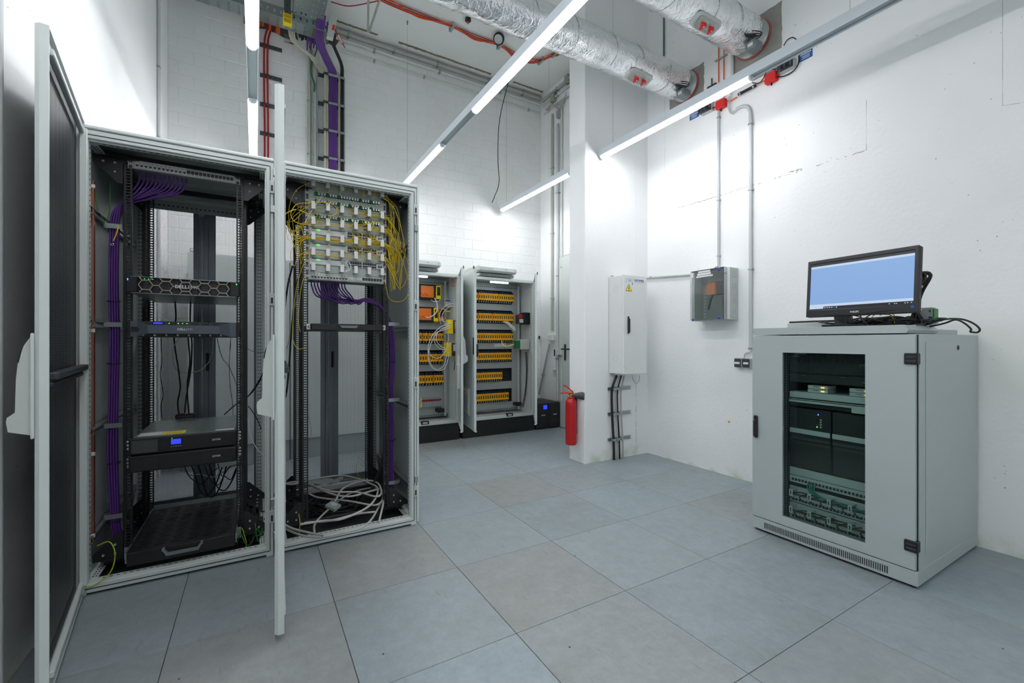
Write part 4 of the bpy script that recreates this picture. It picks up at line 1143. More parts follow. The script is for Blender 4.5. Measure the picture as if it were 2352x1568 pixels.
e = at(258, 561, Y=2.925); b = MB(); b.tube([e + Vector((cos(a) * .006, 0, sin(a) * .006)) for a in [q * pi / 5 for q in range(10)]], .002, STEEL, 6, closed=True); b.build('ring_terminal', None, 'silver ring terminal on the end of the short yellow earth tail', 'terminal')


# ------------------------------------------------------------------ control cabinets along the back wall
KY0, KY1, KZ0, KZ1 = 4.93, 5.42, .205, 2.0
PLATE = mat('mounting_plate', (172, 178, 176), 0.45, 0.2, var=.03)
def _relay():
    b = MB(); w = .0150; d = .055
    b.box(-w, w, -d, .0, -.046, .050, RELAYY, .0015)
    b.box(-w * .5, w * .5, -d - .0015, -d + .001, -.018, .020, BLACKP)
    b.box(-w * .3, w * .3, -d - .002, -d - .001, -.004, .006, LEDG if False else GREENP)
    b.box(-w * .9, w * .9, -d - .012, -d, -.044, -.030, RELAYY); b.box(-w * .9, w * .9, -d - .010, -d, .036, .048, RELAYY)
    b.box(-w * .85, w * .85, -.045, 0, .050, .072, BLACKP); b.box(-w * .2, w * .25, -.047, -.02, .060, .074, BLUEP); b.box(-w * .9, w * .2, -.03, 0, .072, .084, BLACKP)
    b.box(-w * .85, w * .85, -.045, 0, -.066, -.046, BLACKP); b.box(-w * .4, w * .4, -.048, -.02, -.072, -.052, GREYD)
    return b
relay = shared('relay_module', _relay)
LEDT = mat('cabinet_lamp', (235, 245, 255), .4, var=0, emit=9.0)
def cabinet_shell(x0, x1, label, shut=False):
    t = thing('control_cabinet', label, 'control cabinet', ((x0 + x1) / 2, 5.17, 0))
    p = MB(); p.box(x0 + .005, x1 - .002, KY0 + .01, KY1 - .02, 0, KZ0 - .005, GREYD if shut else BLACK, .003); p.box(x0 + .02, x0 + .022, KY0 + .008, KY0 + .011, .01, .19, GROOVE); p.build('plinth', t)
    b = MB(); w = .03
    b.box(x0, x0 + .004, KY0, KY1, KZ0, KZ1, GREY); b.box(x1 - .004, x1, KY0, KY1, KZ0, KZ1, GREY)
    b.box(x0, x1, KY0, KY1, KZ1 - .004, KZ1, GREY); b.box(x0, x1, KY0, KY1, KZ0, KZ0 + .004, GREY); b.box(x0, x1, KY1 - .004, KY1, KZ0, KZ1, GREY)
    if not shut:
        for xa in (x0, x1 - w): b.box(xa, xa + w, KY0, KY0 + .035, KZ0, KZ1, GREY, .003)
        b.box(x0, x1, KY0, KY0 + .035, KZ1 - .035, KZ1, GREY, .003); b.box(x0, x1, KY0, KY0 + .035, KZ0, KZ0 + .035, GREY, .003)
    b.build('body', t)
    return t
for n, (x0, x1) in enumerate(((-.53, .30), (.304, 1.13))):
    t = cabinet_shell(x0, x1, 'closed grey control cabinet seen through the rear doors, %s' % ('leftmost of the row' if n == 0 else 'beside the open one'), True)
    for xa, xb in ((x0 + .004, (x0 + x1) / 2 - .002), ((x0 + x1) / 2 + .002, x1 - .004)):
        d = MB().box(xa, xb, KY0 - .02, KY0 - .001, KZ0, KZ1, GREY, .003).build('door', t)
    h = MB(); h.box((x0 + x1) / 2 + .02, (x0 + x1) / 2 + .045, KY0 - .045, KY0 - .02, 1.0, 1.25, LGREY, .006); h.build('handle', t)
    if n == 0:
        h = MB(); h.lathe([(.012, .02), (.016, .006), (.009, 0)], (x0 + .03, KY0 + .03, KZ1), ZINC, 14); h.tube([(x0 + .03 + .014 * cos(a), KY0 + .03, KZ1 + .03 + .014 * sin(a)) for a in [q * pi / 6 for q in range(12)]], .004, ZINC, 6, closed=True); h.build('lifting_eye', t)

def leaf(parent, hinge, free, name='door', handle=None, thick=.02, label=None):
    d = Vector((free[0] - hinge[0], free[1] - hinge[1], 0)); W = d.length
    M = Matrix.Translation((hinge[0], hinge[1], 0)) @ Matrix.Rotation(atan2(d.y, d.x), 4, 'Z')
    s = -1 if handle == 'right' else 1       # which local side is the outside
    b = MB(M); b.box(0, W, 0, -s * .003, KZ0 - .01, KZ1 + .0, GREY); b.box(0, .012, 0, s * .022, KZ0 - .01, KZ1, GREY); b.box(W - .012, W, 0, s * .022, KZ0 - .01, KZ1, GREY)
    b.box(0, W, 0, s * .022, KZ1 - .012, KZ1, GREY); b.box(0, W, 0, s * .022, KZ0 - .01, KZ0 + .002, GREY)
    o = b.build(name, parent)
    r = MB(M)
    for x in (.03, W - .055):
        r.box(x, x + .022, s * .003, s * .024, KZ0 + .03, KZ1 - .04, LGREY)
        z = KZ0 + .05
        while z < KZ1 - .06:
            r.box(x + .006, x + .014, s * .0245, s * .0255, z, z + .010, GROOVE); z += .028
    r.build('door_stiffener', o)
    c = MB(M); c.box(W - .014, W, -s * .012, s * .0, KZ1 - .012, KZ1 + .02, CHARC); c.box(W - .012, W - .002, s * .005, s * .03, KZ0 - .02, KZ0 - .005, WHITEP, .002); c.build('corner_latch', o)
    return o, M, W, s
bz = [1.783, 1.515, 1.251, .987, .723, .441]; bxe = [3.085, 3.085, 3.09, 3.075, 2.925, 3.01]
rowlab = ['']
def relay_rows(t, x0, x1p, rows):
    """plate bands with open bays, dark backing and relay rows on rails"""
    b = MB(); zs = sorted([(z, xe) for z, xe, xs in rows]); yp = 5.285
    xa, xb = x0 + .045, x1p
    edges = [KZ0 + .06] + [e for z, _ in zs for e in (z - .082, z + .098)] + [KZ1 - .09]
    for i in range(0, len(edges), 2): b.box(xa, xb, yp, yp + .003, edges[i], edges[i + 1], PLATE)
    for z, _ in zs: b.box(xb - .13, xb, yp, yp + .003, z - .082, z + .098, PLATE)
    b.box(xa, xb, yp - .004, yp, KZ1 - .10, KZ1 - .085, PLATE); b.box(xb - .128, xb - .127, yp - .0008, yp, KZ0 + .1, KZ1 - .1, GREYD)
    b.build('mounting_plate', t)
    MB().box(xa, xb, KY1 - .03, KY1 - .025, KZ0 + .05, KZ1 - .05, CHARC).build('backing', t)
    for z, xe, xs in rows:
        r = MB(); r.box(xs, xe + .02, yp + .01, yp + .016, z - .018, z + .018, ZINC); r.build('top_hat_rail', t)
        R_ = [o for o in t.children][-1]
        x = xs + .016
        while x < xe:
            OFF[R_] = OFF[t]; relay(R_, (x, yp + .005, z)); x += .0335 if R.random() > .06 else .042
def slots_frame(t, x0, x1):
    f = MB()
    for z, dz in ((KZ1 - .075, 0), (KZ0 + .05, 0)):
        f.box(x0 + .04, x1 - .04, KY1 - .12, KY1 - .11, z - .012, z + .02, PLATE)
        x = x0 + .06
        while x < x1 - .06: f.box(x, x + .014, KY1 - .122, KY1 - .119, z - .002, z + .010, GROOVE); x += .03
    for zz, s in ((KZ1 - .040, -1), (KZ0 + .036, 1)):
        f.box(x0 + .03, x1 - .03, KY0 + .01, KY0 + .035, zz, zz + .004, GREY)
        x = x0 + .05
        while x < x1 - .05: f.box(x, x + .014, KY0 + .018, KY0 + .026, zz + (-.001 if s < 0 else .004), zz + (0 if s < 0 else .005), GROOVE); x += .03
    for xx in (x1 - .036, x1 - .075):
        f.box(xx, xx + .004 if xx > x1 - .05 else xx + .02, KY0 + .03 if xx > x1 - .05 else 5.24, KY0 + .06 if xx > x1 - .05 else 5.262, KZ0 + .04, KZ1 - .05, GREY)
        z = KZ0 + .08
        while z < KZ1 - .08:
            if xx > x1 - .05: f.box(xx - .001, xx, KY0 + .038, KY0 + .050, z, z + .012, GROOVE)
            else: f.box(xx + .006, xx + .014, 5.2385, 5.2405, z, z + .012, GROOVE)
            z += .028
    f.build('slotted_rail', t)
# cabinet B: right, six rows of relays
KB = cabinet_shell(2.185, 3.240, 'open control cabinet full of yellow relays, right-hand one by the corner')
relay_rows(KB, 2.185, 3.215, [(bz[i], bxe[i], 2.44) for i in range(6)])
slots_frame(KB, 2.185, 3.240)
# cabinet A: middle, partly hidden behind the racks
KA = cabinet_shell(1.140, 2.150, 'open control cabinet with orange controllers and white cord loops, left of the relay cabinet')
relay_rows(KA, 1.14, 2.19, [(1.241, 2.055, 1.30), (.981, 2.065, 1.30), (.717, 2.065, 1.30)])
slots_frame(KA, 1.140, 2.150)
for t, x0, x1 in ((KA, 1.14, 2.15), (KB, 2.185, 3.24)):
    v = MB(); vx0, vx1 = (x0 + .20, x0 + .72)
    xm = 2.66 if t is KB else 1.62
    v.box(xm - .26, xm + .25, KY0 - .01, KY0 + .36, KZ1 + .012, KZ1 + .045, LGREY, .004)
    v.build('fan_base', t)
    u = MB(); a0, a1, y0, y1, z0, z1 = xm - .29, xm + .27, KY0 - .06, KY0 + .40, KZ1 + .055, KZ1 + .135
    u.box(a0, a1, y0, y1, z0, z1, LGREY, .02); u.box(a0 + .20, a1 - .05, y0 - .004, y0 + .002, z0 + .02, z1 - .015, GREY, .002); u.build('fan_cover', t)
    g = MB()
    for q in range(28): g.box(xm - .24 + q * .0172, xm - .232 + q * .0172, KY0 - .012, KY0 - .008, KZ1 + .014, KZ1 + .042, GROOVE)
    g.build('fan_grille', t)
    g = MB(); g.lathe([(0, .001), (.006, .001)], (xm + .10, y0 - .004, z1 - .035), BLUEP, 10, (0, -1, 0)); g.build('badge', t)
    l = MB(); lx = (1.50, 1.76) if t is KA else (2.60, 2.86)
    l.box(lx[0], lx[1], KY0 + .05, KY0 + .075, KZ1 - .058, KZ1 - .040, LEDT, .003); o = l.build('cabinet_lamp', t, 'lit white lamp bar')
    l = MB(); l.box(lx[0] + .06, lx[0] + .16, KY0 + .045, KY0 + .08, KZ1 - .040, KZ1 - .022, BLACKP, .002); l.build('lamp_bracket', t)
o, M_, W_, s_ = leaf(KB, (2.187, KY0), (2.085, 4.385))
h = MB(M_); h.box(W_ - .045, W_ - .02, s_ * .022, s_ * .036, 1.0, 1.32, GREY, .003); h.box(W_ - .03, W_ - .004, -.014, -.002, 1.04, 1.235, BLACKP, .006); h.box(W_ - .03, W_ - .012, s_ * .02, s_ * .05, 1.02, 1.16, BLACKP, .006); h.build('handle', o)
g = MB(M_)      # louvre vent on the outside of this leaf, low down
for q in range(14): g.box(W_ * .12, W_ * .62, -s_ * .024, -s_ * .006, .36 + q * .020, .374 + q * .020, WHITEP, .003)
g.box(W_ * .10, W_ * .64, -s_ * .016, -s_ * .002, .34, .65, LGREY, .003)
g.build('vent_filter', o)
o, M_, W_, s_ = leaf(KB, (3.242, KY0), (2.918, 4.40), handle='right')
h = MB(M_); h.tube([(.2, .004, 1.78), (.18, .014, 1.70), (.1, .016, 1.64), (.03, .012, 1.70), (.0, .03, 1.85)], .004, YG, 6); h.build('earth_strap', o)
h = MB(M_); h.prism([(.002, 1.26), (.030, 1.20), (.034, 1.05), (.046, 1.03), (.044, .96), (.002, .94)], 0, W_ - .07, W_ - .035, LGREY); h.build('swing_handle', o)
o, M_, W_, s_ = leaf(KA, (2.152, KY0), (1.972, 4.44), handle='right')
h = MB(M_); h.prism([(.002, 1.26), (.030, 1.20), (.036, 1.05), (.058, 1.02), (.056, .97), (.002, .93)], 0, W_ - .09, W_ - .05, LGREY); h.tube([(W_ - .07, .037, 1.20), (W_ - .07, .038, 1.06)], .003, RED, 6); h.build('swing_handle', o)
h = MB(M_); h.box(W_ * .2, W_ * .9, -.06, -.004, .66, .93, LGREY, .003); h.build('document_pocket', o)
h = MB(M_); h.prism([(-.05, .92), (-.02, .92), (-.022, 1.02), (-.045, 1.04)], 0, W_ * .3, W_ * .6, PAPER); h.build('papers', o)
# equipment of cabinet A
def boxes(name, parent, items, label=None):
    b = MB()
    for it in items: b.box(*it[:6], it[6], it[7] if len(it) > 7 else .001)
    return b.build(name, parent, label)
yq = 5.24
for z, xs in ((1.800, 1.0), (1.520, 0)):
    sh = 0 if xs else -.03
    boxes('controller', KA, [(1.665 + .06 + sh, 1.665 + .33 + sh - (.0 if xs else .03), yq - .03, yq + .06, z - .095, z + .095, BLACKP), (1.78 + sh - .03, 1.93 + sh - .015, yq - .045, yq - .03, z - .070, z + .075, ORANGE, .004)], 'orange-fronted controller')
    boxes('safety_module', KA, [(1.945 + sh, 2.005 + sh, yq - .05, yq + .05, z - .085, z + .085, YELP, .003), (1.955 + sh, 1.995 + sh, yq - .053, yq - .05, z - .04, z + .065, BLACKP, .003), (1.963 + sh, 1.987 + sh, yq - .055, yq - .053, z + .0, z + .05, CHARC, .002)], 'yellow and black module')
    c = MB()
    for q in range(5): c.box(1.715 + sh + q * .026, 1.735 + sh + q * .026, yq - .056, yq - .046, z - .045 + .02 * (q % 2), z - .041 + .02 * (q % 2), REDC)
    c.build('module_markings', KA, kind='stuff')
boxes('terminal_block', KA, [(1.60, 1.725, yq - .02, yq + .05, 1.720, 1.885, PAPER, .003), (1.61, 1.72, yq - .03, yq - .02, 1.71, 1.74, GREENP, .002)])
boxes('expansion_module', KA, [(1.985, 2.055, yq - .035, yq + .05, 1.44, 1.60, ORANGE, .003), (1.995, 2.045, yq - .04, yq - .035, 1.50, 1.59, BLACKP, .002), (1.995, 2.045, yq - .04, yq - .035, 1.445, 1.475, LGREY, .002)], 'orange and black module')
MB().box(1.585, 2.04, yq + .052, yq + .056, .350, .520, CHARC).build('bay_backing', KA)
tb = MB()
for q in range(22): tb.box(1.60 + q * .0195, 1.617 + q * .0195, yq - .01, yq + .05, .375, .495, (YELP if q in (6, 8) else CHARC if q < 6 else GREYD), .001); tb.box(1.60 + q * .0195, 1.617 + q * .0195, yq - .014, yq - .01, .445, .468, REDC if q > 8 else LGREY)
tb.build('terminal_row', KA)
# side-mounted yellow modules near the right edge
for z, dx in ((1.37, .0), (1.09, -.02)):
    boxes('side_module', KA, [(2.035 + dx, 2.10 + dx, 5.02, 5.12, z - .085, z + .085, YELP, .003), (2.045 + dx, 2.06 + dx, 5.015, 5.02, z + .03, z + .06, PAPER), (2.10 + dx, 2.146, 5.0, 5.12, z - .08, z + .08, CHARC, .004), (2.11 + dx, 2.14, 4.99, 5.0, z - .02, z + .06, LGREY, .003), (2.106 + dx, 2.12 + dx, 4.992, 5.0, z - .04, z - .0, REDC), (2.106 + dx, 2.14, 4.994, 5.0, z + .065, z + .075, BLUEP)], 'yellow and grey module stack')
boxes('power_supply', KA, [(2.06, 2.145, 5.18, 5.24, 1.62, 1.72, LGREY, .004), (2.06, 2.12, 5.16, 5.18, 1.695, 1.71, BLUEP), (2.05, 2.12, 5.16, 5.18, 1.56, 1.575, YELP)])
def C(px, py, Y=4.95): return at(px, py, Y=Y)
wl = [[(1033, 743), (1010, 752), (990, 775), (983, 805), (988, 838), (1005, 851), (1022, 845), (1030, 820), (1030, 808)],
      [(1033, 747), (1014, 756), (998, 772), (988, 795), (984, 820), (996, 845), (1008, 848), (1020, 838), (1026, 815)],
      [(1035, 752), (1012, 760), (1000, 765), (998, 785), (1010, 800), (1026, 803)], [(1005, 760), (1002, 780), (1012, 795), (1024, 800)],
      [(1027, 762), (1030, 775), (1024, 805), (1008, 822), (990, 817), (984, 800)], [(1043, 697), (1028, 699), (1012, 715), (1010, 735), (1016, 747)],
      [(1046, 703), (1030, 706), (1016, 722), (1018, 738)], [(998, 684), (1003, 695), (1004, 712), (998, 722), (985, 729), (978, 728)], [(1000, 686), (1005, 705), (1001, 718)], [(990, 688), (998, 693), (1010, 690)]]
for q, pp in enumerate(wl): cable([C(a, c, 5.0 if q < 5 else 5.12) for a, c in pp], .0042 if q != 7 else .007, WHTC, 'connection_cable', 'white cord looping across the control cabinet with orange controllers', 'cable', 'white cords in the control cabinet', n=6, sub=5)
b = MB()
for q in range(6): b.cyl(C(1016 + q % 3 * 4, 738 + q * 5, 5.05), C(1026 + q % 3 * 4, 739 + q * 5, 5.05), .006, LGREY, 8)
b.build('cable_plugs', KA, kind='stuff')
cable([C(1033, 735, 5.1), C(1024, 736, 5.1), C(1017, 741, 5.1), C(1014, 748, 5.1)], .005, PURPLE, 'connection_cable', 'short purple cord beside the white loops in the control cabinet', 'cable')
cable([C(1050, 752, 5.06), C(1050, 790, 5.06), C(1047, 815, 5.06), C(1043, 850, 5.06)], .005, PURPLE, 'connection_cable', 'long purple cord along the right side of the orange controller cabinet', 'cable')
cable([C(1052, 638, 5.0), C(1042, 640, 5.0), C(1035, 650, 5.0), (C(1038, 658, 5.0)), C(1048, 655, 5.0)], .004, ORNG, 'connection_cable', 'orange wire loop in the top corner of the controller cabinet', 'cable')
# equipment on the right inside wall of cabinet B
boxes('contactor', KB, [(3.13, 3.22, 5.02, 5.14, 1.42, 1.58, BLACKP, .005), (3.06, 3.13, 5.04, 5.14, 1.43, 1.55, CHARC, .004), (3.05, 3.10, 5.03, 5.05, 1.50, 1.56, REDC, .002), (3.06, 3.12, 5.03, 5.04, 1.44, 1.49, LGREY, .002)], 'black contactor block')
boxes('interface_module', KB, [(3.07, 3.215, 5.02, 5.14, 1.08, 1.215, LGREY, .006), (3.02, 3.07, 5.03, 5.13, 1.095, 1.20, GREENP, .003)], 'grey module with green terminals')
for q in range(5): cable([at(1155 + q * .5, 738 + q * .6, Y=5.18), at(1166, 738 + q * 1.5, Y=5.12), at(1175, 745 + q * 2, Y=5.06), at(1184, 752 + q * 2, Y=5.04)], .0035, WHTC if q else YELLOWF, 'connection_cable', 'thin cord fanning into the black block in the relay cabinet', 'cable', 'cords into the black block')
for q, m in enumerate((YG, YELLOWF, WHTC)): cable([at(1152, 780, Y=5.18), at(1153 + q, 790, Y=5.12), at(1162, 797 - q, Y=5.06), at(1180, 792 - q, Y=5.04)], .0032, m, 'connection_cable', 'thin wire running to the green terminals in the relay cabinet', 'cable', 'wires to the green terminals')
for q in range(2): cable([at(1207 + 3 * q, 808, Y=5.06), at(1209 + 2 * q, 850, Y=5.06), at(1206 + 2 * q, 900, Y=5.06), at(1199 + 3 * q, 935, Y=5.06)], .0055, BLKC, 'power_cable', 'black cable running down the right inside of the relay cabinet', 'cable', 'black cables in the relay cabinet')
for tt, x0, xx, zz_ in ((KB, 0, 2.53, 1.115), (KA, 0, 1.62, 1.11)):
    b = MB(); b.box(xx + .28 if tt is KB else xx + .02, xx + .46 if tt is KB else xx + .14, 5.281, 5.284, zz_, zz_ + .05, PAPER); o = b.build('rating_label', tt)
for tt, xa in ((KA, 1.66), (KB, 2.80)):
    b = MB(); b.box(xa, xa + .10, KY0 - .004, KY0 + .03, KZ0 + .012, KZ0 + .055, BLACKP, .006); b.box(xa + .02, xa + .08, KY0 - .006, KY0 - .003, KZ0 + .022, KZ0 + .044, LGREY, .002); b.build('cable_grommet', tt)
    b = MB(); b.box(xa + .30, xa + .40, 5.20, 5.28, KZ0 + .09, KZ0 + .14, BLACKP, .006); b.cyl((xa + .3, 5.2, KZ0 + .1), (xa + .26, 5.18, KZ0 + .11), .006, STEEL, 6); b.build('plate_clamp', tt)

# floor-standing backup batteries in the corner
for i, (xa, xb) in enumerate(((3.262, 3.452), (3.456, 3.655))):
    t = thing('backup_battery', 'black floor-standing power unit in the corner, %s' % ('the one with the lit blue display' if i == 0 else 'plain one nearer the door'), 'power unit', ((xa + xb) / 2, 5.1, 0))
    b = MB(); b.box(xa, xb, 4.93, 5.40, .012, .352, BLACK, .006); b.build('case', t)
    b = MB(); b.box(xa + .004, xb - .004, 4.918, 4.932, .018, .346, BLACKP, .005)
    for q in range(9):
        for r_ in (0, 1): b.tube([(xa + .02 + q * .018, 4.9165, .08 + .14 * r_), (xa + .06 + q * .014, 4.9165, .13 + .14 * r_)], .0012, CHARC, 4)
    b.build('front_panel', t)
    text('EATON', (xa + .075, 4.915, .185), (1, 0, 0), (0, 0, 1), .018, WHITEP, parent=t, bold=.0008)
    if i == 0: b = MB(); b.box(xa + .105, xa + .165, 4.913, 4.917, .270, .325, LCD); b.build('display', t, 'lit blue display')
# door in the far right wall and things beside it
t = MB(); t.box(XR2 - .012, XR2 + .02, 3.95, 4.985, .0, 2.38, LGREY, .002); dr = t.build('door_1', kind='structure', label=None)
t = MB(); t.box(XR2 - .030, XR2 - .012, 3.98, 4.955, .008, 2.35, mat('door_paint', (202, 208, 204), .5, var=.02), .003); t.build('leaf', dr)
t = MB(); t.box(XR2 - .038, XR2 - .030, 4.79, 4.83, .93, 1.15, BLACKP, .008); t.cyl((XR2 - .06, 4.81, 1.085), (XR2 - .03, 4.81, 1.085), .010, BLACKP, 10); t.cyl((XR2 - .062, 4.86, 1.085), (XR2 - .062, 4.68, 1.085), .009, BLACKP, 10); t.build('door_handle', dr)
t = MB(); t.box(XR2 - .07, XR2 - .002, 4.955, 5.02, .985, 1.075, LGREY, .006); t.box(XR2 - .072, XR2 - .07, 4.99, 5.02, .985, 1.075, CHARC); t.cyl((XR2 - .08, 4.90, .99), (XR2 - .02, 4.90, .99), .022, STEEL, 14); t.build('door_contact', None, 'small grey box with steel knob on the far door edge', 'door contact')


# ------------------------------------------------------------------ conduits, ducts, trays
def pipe(pts, r, m, name, label, clips=(), n=10, cat='conduit', wall=None):
    """pts: polyline; clips: points of saddles"""
    t = thing(name, label, cat, pts[0])
    MB().tube(pts, r, m, n).build('tube', t)
    for c in clips:
        c = Vector(c); b = MB()
        b.box(c.x - r * 1.5, c.x + r * 1.5, c.y - r * 1.5, c.y + r * 1.5, c.z - .010, c.z + .010, ZINC, .003) if wall is None else b.box(*wall(c, r), ZINC, .003)
        b.build('clip', t)
    return t
CON = mat('conduit_grey', (196, 200, 202), .45, var=.04)
CONW = mat('painted_conduit', (208, 212, 208), .5, var=.04)
CONG = mat('aged_conduit', (176, 178, 170), .5, var=.08)
xw = XR - .016
cx_ = lambda c, r: (c.x - r * 1.05, XR - .001, c.y - r * 1.7, c.y + r * 1.25, c.z - .007, c.z + .007)
def RW(px, py, d=.016): return at(px, py, X=XR - d)
y1 = RW(1650, 400).y
pipe([(xw, y1, RW(1650, 246).z), (xw, y1, RW(1646, 612).z)], .011, CON, 'conduit', 'thin grey vertical conduit ending above the transparent switch box', [(xw, y1, RW(1650, q).z) for q in (270, 460, 588)], wall=cx_)
y2 = RW(1724, 500).y
pipe(spline([RW(1692, 250), RW(1706, 244), RW(1717, 246), RW(1723, 256), (xw, y2, RW(1724, 275).z)]) + [Vector((xw, y2, RW(1722, 806).z))], .014, CON, 'conduit', 'thick grey vertical conduit right of the switch box, bent at its top', [(xw, y2, RW(1724, q).z) for q in (285, 436, 618, 800)], wall=cx_)
p = [RW(1682, 0), RW(1682, 210)]
pipe([(xw, p[0].y, p[0].z), (xw, p[0].y, p[1].z)], .013, CONW, 'conduit', 'white conduit coming down from the ceiling behind the right foil duct', [])
pipe(spline([RW(1693, 249, .02), RW(1685, 256, .02), RW(1678, 254, .02), RW(1675, 240, .02), RW(1678, 222, .02), RW(1681, 205, .02)]), .005, CON, 'cable_loop', 'two grey cables looping between the conduits below the lamp', cat='cable')
a, c = RW(1488, 637, .02), RW(1600, 629, .02)
pipe([(xw, PY0 - .002, a.z), (xw, c.y, c.z)], .011, CONW, 'conduit', 'horizontal white conduit from the corner to the transparent switch box', [(xw, PY0 - .06, a.z - .002), (xw, c.y + .05, c.z)], wall=cx_)
b = MB(); q0 = RW(1612, 630, .02)
cable([q0, q0 + Vector((0, .02, .04)), q0 + Vector((0, .05, .07))], .003, WHTC, 'cable_end', 'short white cable end curling up above the switch box', 'cable')
cable([RW(1650, 612, .03), RW(1643, 614, .05), RW(1636, 622, .08)], .003, BLKC, 'cable_end', 'short black cable entering the top of the switch box', 'cable')
cable([RW(1656, 612, .03), RW(1655, 617, .05), RW(1652, 622, .08)], .003, WHTC, 'cable_end', 'short pale cable entering the top of the switch box', 'cable')

# transparent switch box on the right wall
def switch_box():
    y0, y1, z0, z1 = 2.30, 2.655, 1.375, 1.825; xf, xm, xb = 3.420, 3.50, XR - .001
    t = thing('switch_box', 'wall-mounted switch box with smoky transparent cover and blue screws', 'switch box', (3.52, 2.48, z0))
    b = MB(); w = .006
    b.box(xm, xb, y0, y0 + w, z0, z1, LGREY, .002); b.box(xm, xb, y1 - w, y1, z0, z1, LGREY, .002); b.box(xm, xb, y0, y1, z0, z0 + w, LGREY, .002); b.box(xm, xb, y0, y1, z1 - w, z1, LGREY, .002); b.box(xb - w, xb, y0, y1, z0, z1, GREYD)
    b.build('base', t)
    k = MB()
    for q in range(4): k.lathe([(.022, 0), (.022, .0012), (.019, .0012), (.019, 0)], (3.56, y0, z0 + .07 + q * .095 + (.03 if q > 1 else 0)), GREYD, 18, (0, -1, 0))
    for (u0, u1, v0, v1) in ((3.53, 3.595, z0 + .02, z0 + .022), (3.53, 3.595, z0 + .21, z0 + .212), (3.53, 3.595, z0 + .28, z0 + .282), (3.53, 3.595, z1 - .03, z1 - .028)): k.box(u0, u1, y0 - .0012, y0, v0, v1, GREYD)
    k.build('knockout', t)
    SM = glassy('smoky_cover', (.58, .64, .61, 1), .10, .03)
    c = MB()
    pts = [(xf, y0 + .0), (xf, y1 - .04), (xf + .02, y1 - .005), (xm, y1), (xm, y0)]
    n = 5; vs = [(p[0], p[1], z) for z in (z0 + .004, z1 - .004) for p in pts]
    c.add(vs, [(0, 1, 6, 5), (1, 2, 7, 6), (2, 3, 8, 7), (4, 0, 5, 9), (0, 4, 3, 2, 1), (5, 6, 7, 8, 9)], SM)
    c.build('cover', t)
    e = MB(); e.box(xf - .001, xf + .004, y0 + .001, y0 + .010, z0 + .004, z1 - .004, CHARC); e.box(xm - .006, xm + .002, y0 - .001, y1 + .001, z0, z1, CHARC) if False else None
    e.box(xf - .001, xm, y0 + .002, y1 - .03, z1 - .010, z1 - .004, CHARC); e.build('seal', t)
    s = MB()
    for yy, z in ((y0 + .045, z1 - .022), (y0 + .045, z0 + .018), (y1 - .05, z0 + .008)): s.lathe([(0, .007), (.004, .007), (.005, .004), (.010, .004), (.013, 0)], (xf, yy, z), BLUEP, 16, (-1, 0, 0))
    s.build('cover_screw', t, 'bright blue screw')
    r = MB(); r.box(3.50, 3.56, 2.36, 2.50, 1.60, 1.72, BLACKP, .006); r.box(3.47, 3.50, 2.42, 2.50, 1.60, 1.71, ORANGE, .004); r.box(3.49, 3.52, 2.50, 2.53, 1.62, 1.69, ORANGE, .003); r.build('switch_unit', t, 'orange and black switch')
    r = MB(); r.tube([(3.50, 2.46, 1.60), (3.49, 2.475, 1.56), (3.48, 2.49, 1.47)], .010, BLACKP, 8, rs=[.007, .010, .009]); r.build('lever', t)
    for q, pp in enumerate(([(2.42, 1.60), (2.40, 1.54), (2.43, 1.48), (2.46, 1.50), (2.44, 1.56)], [(2.52, 1.70), (2.535, 1.76), (2.53, 1.81)], [(2.34, 1.80), (2.36, 1.72), (2.40, 1.70), (2.42, 1.74), (2.38, 1.79)])):
        MB().tube(spline([(3.55, u, v) for u, v in pp]), .003, GRYC, 5).build('inner_wire', t)
    r = MB()
    for q in range(9): r.box(3.53, 3.535, 2.555, 2.575, 1.40 + q * .03, 1.415 + q * .03, LGREY, .001)
    r.build('terminal_strip', t)
    r = MB(); r.box(xf - .001, xf - .0002, y0 + .13, y0 + .25, z1 - .028, z1 - .012, PAPER); r.box(xf - .001, xf - .0002, y0 + .125, y0 + .26, z1 - .050, z1 - .032, PAPER); r.box(xf - .001, xf - .0002, y0 + .105, y0 + .27, z1 - .068, z1 - .054, PAPER); r.box(xf - .001, xf - .0002, y1 - .055, y1 - .040, z1 - .06, z1 - .02, PAPER)
    r.build('paper_label', t)
switch_box()

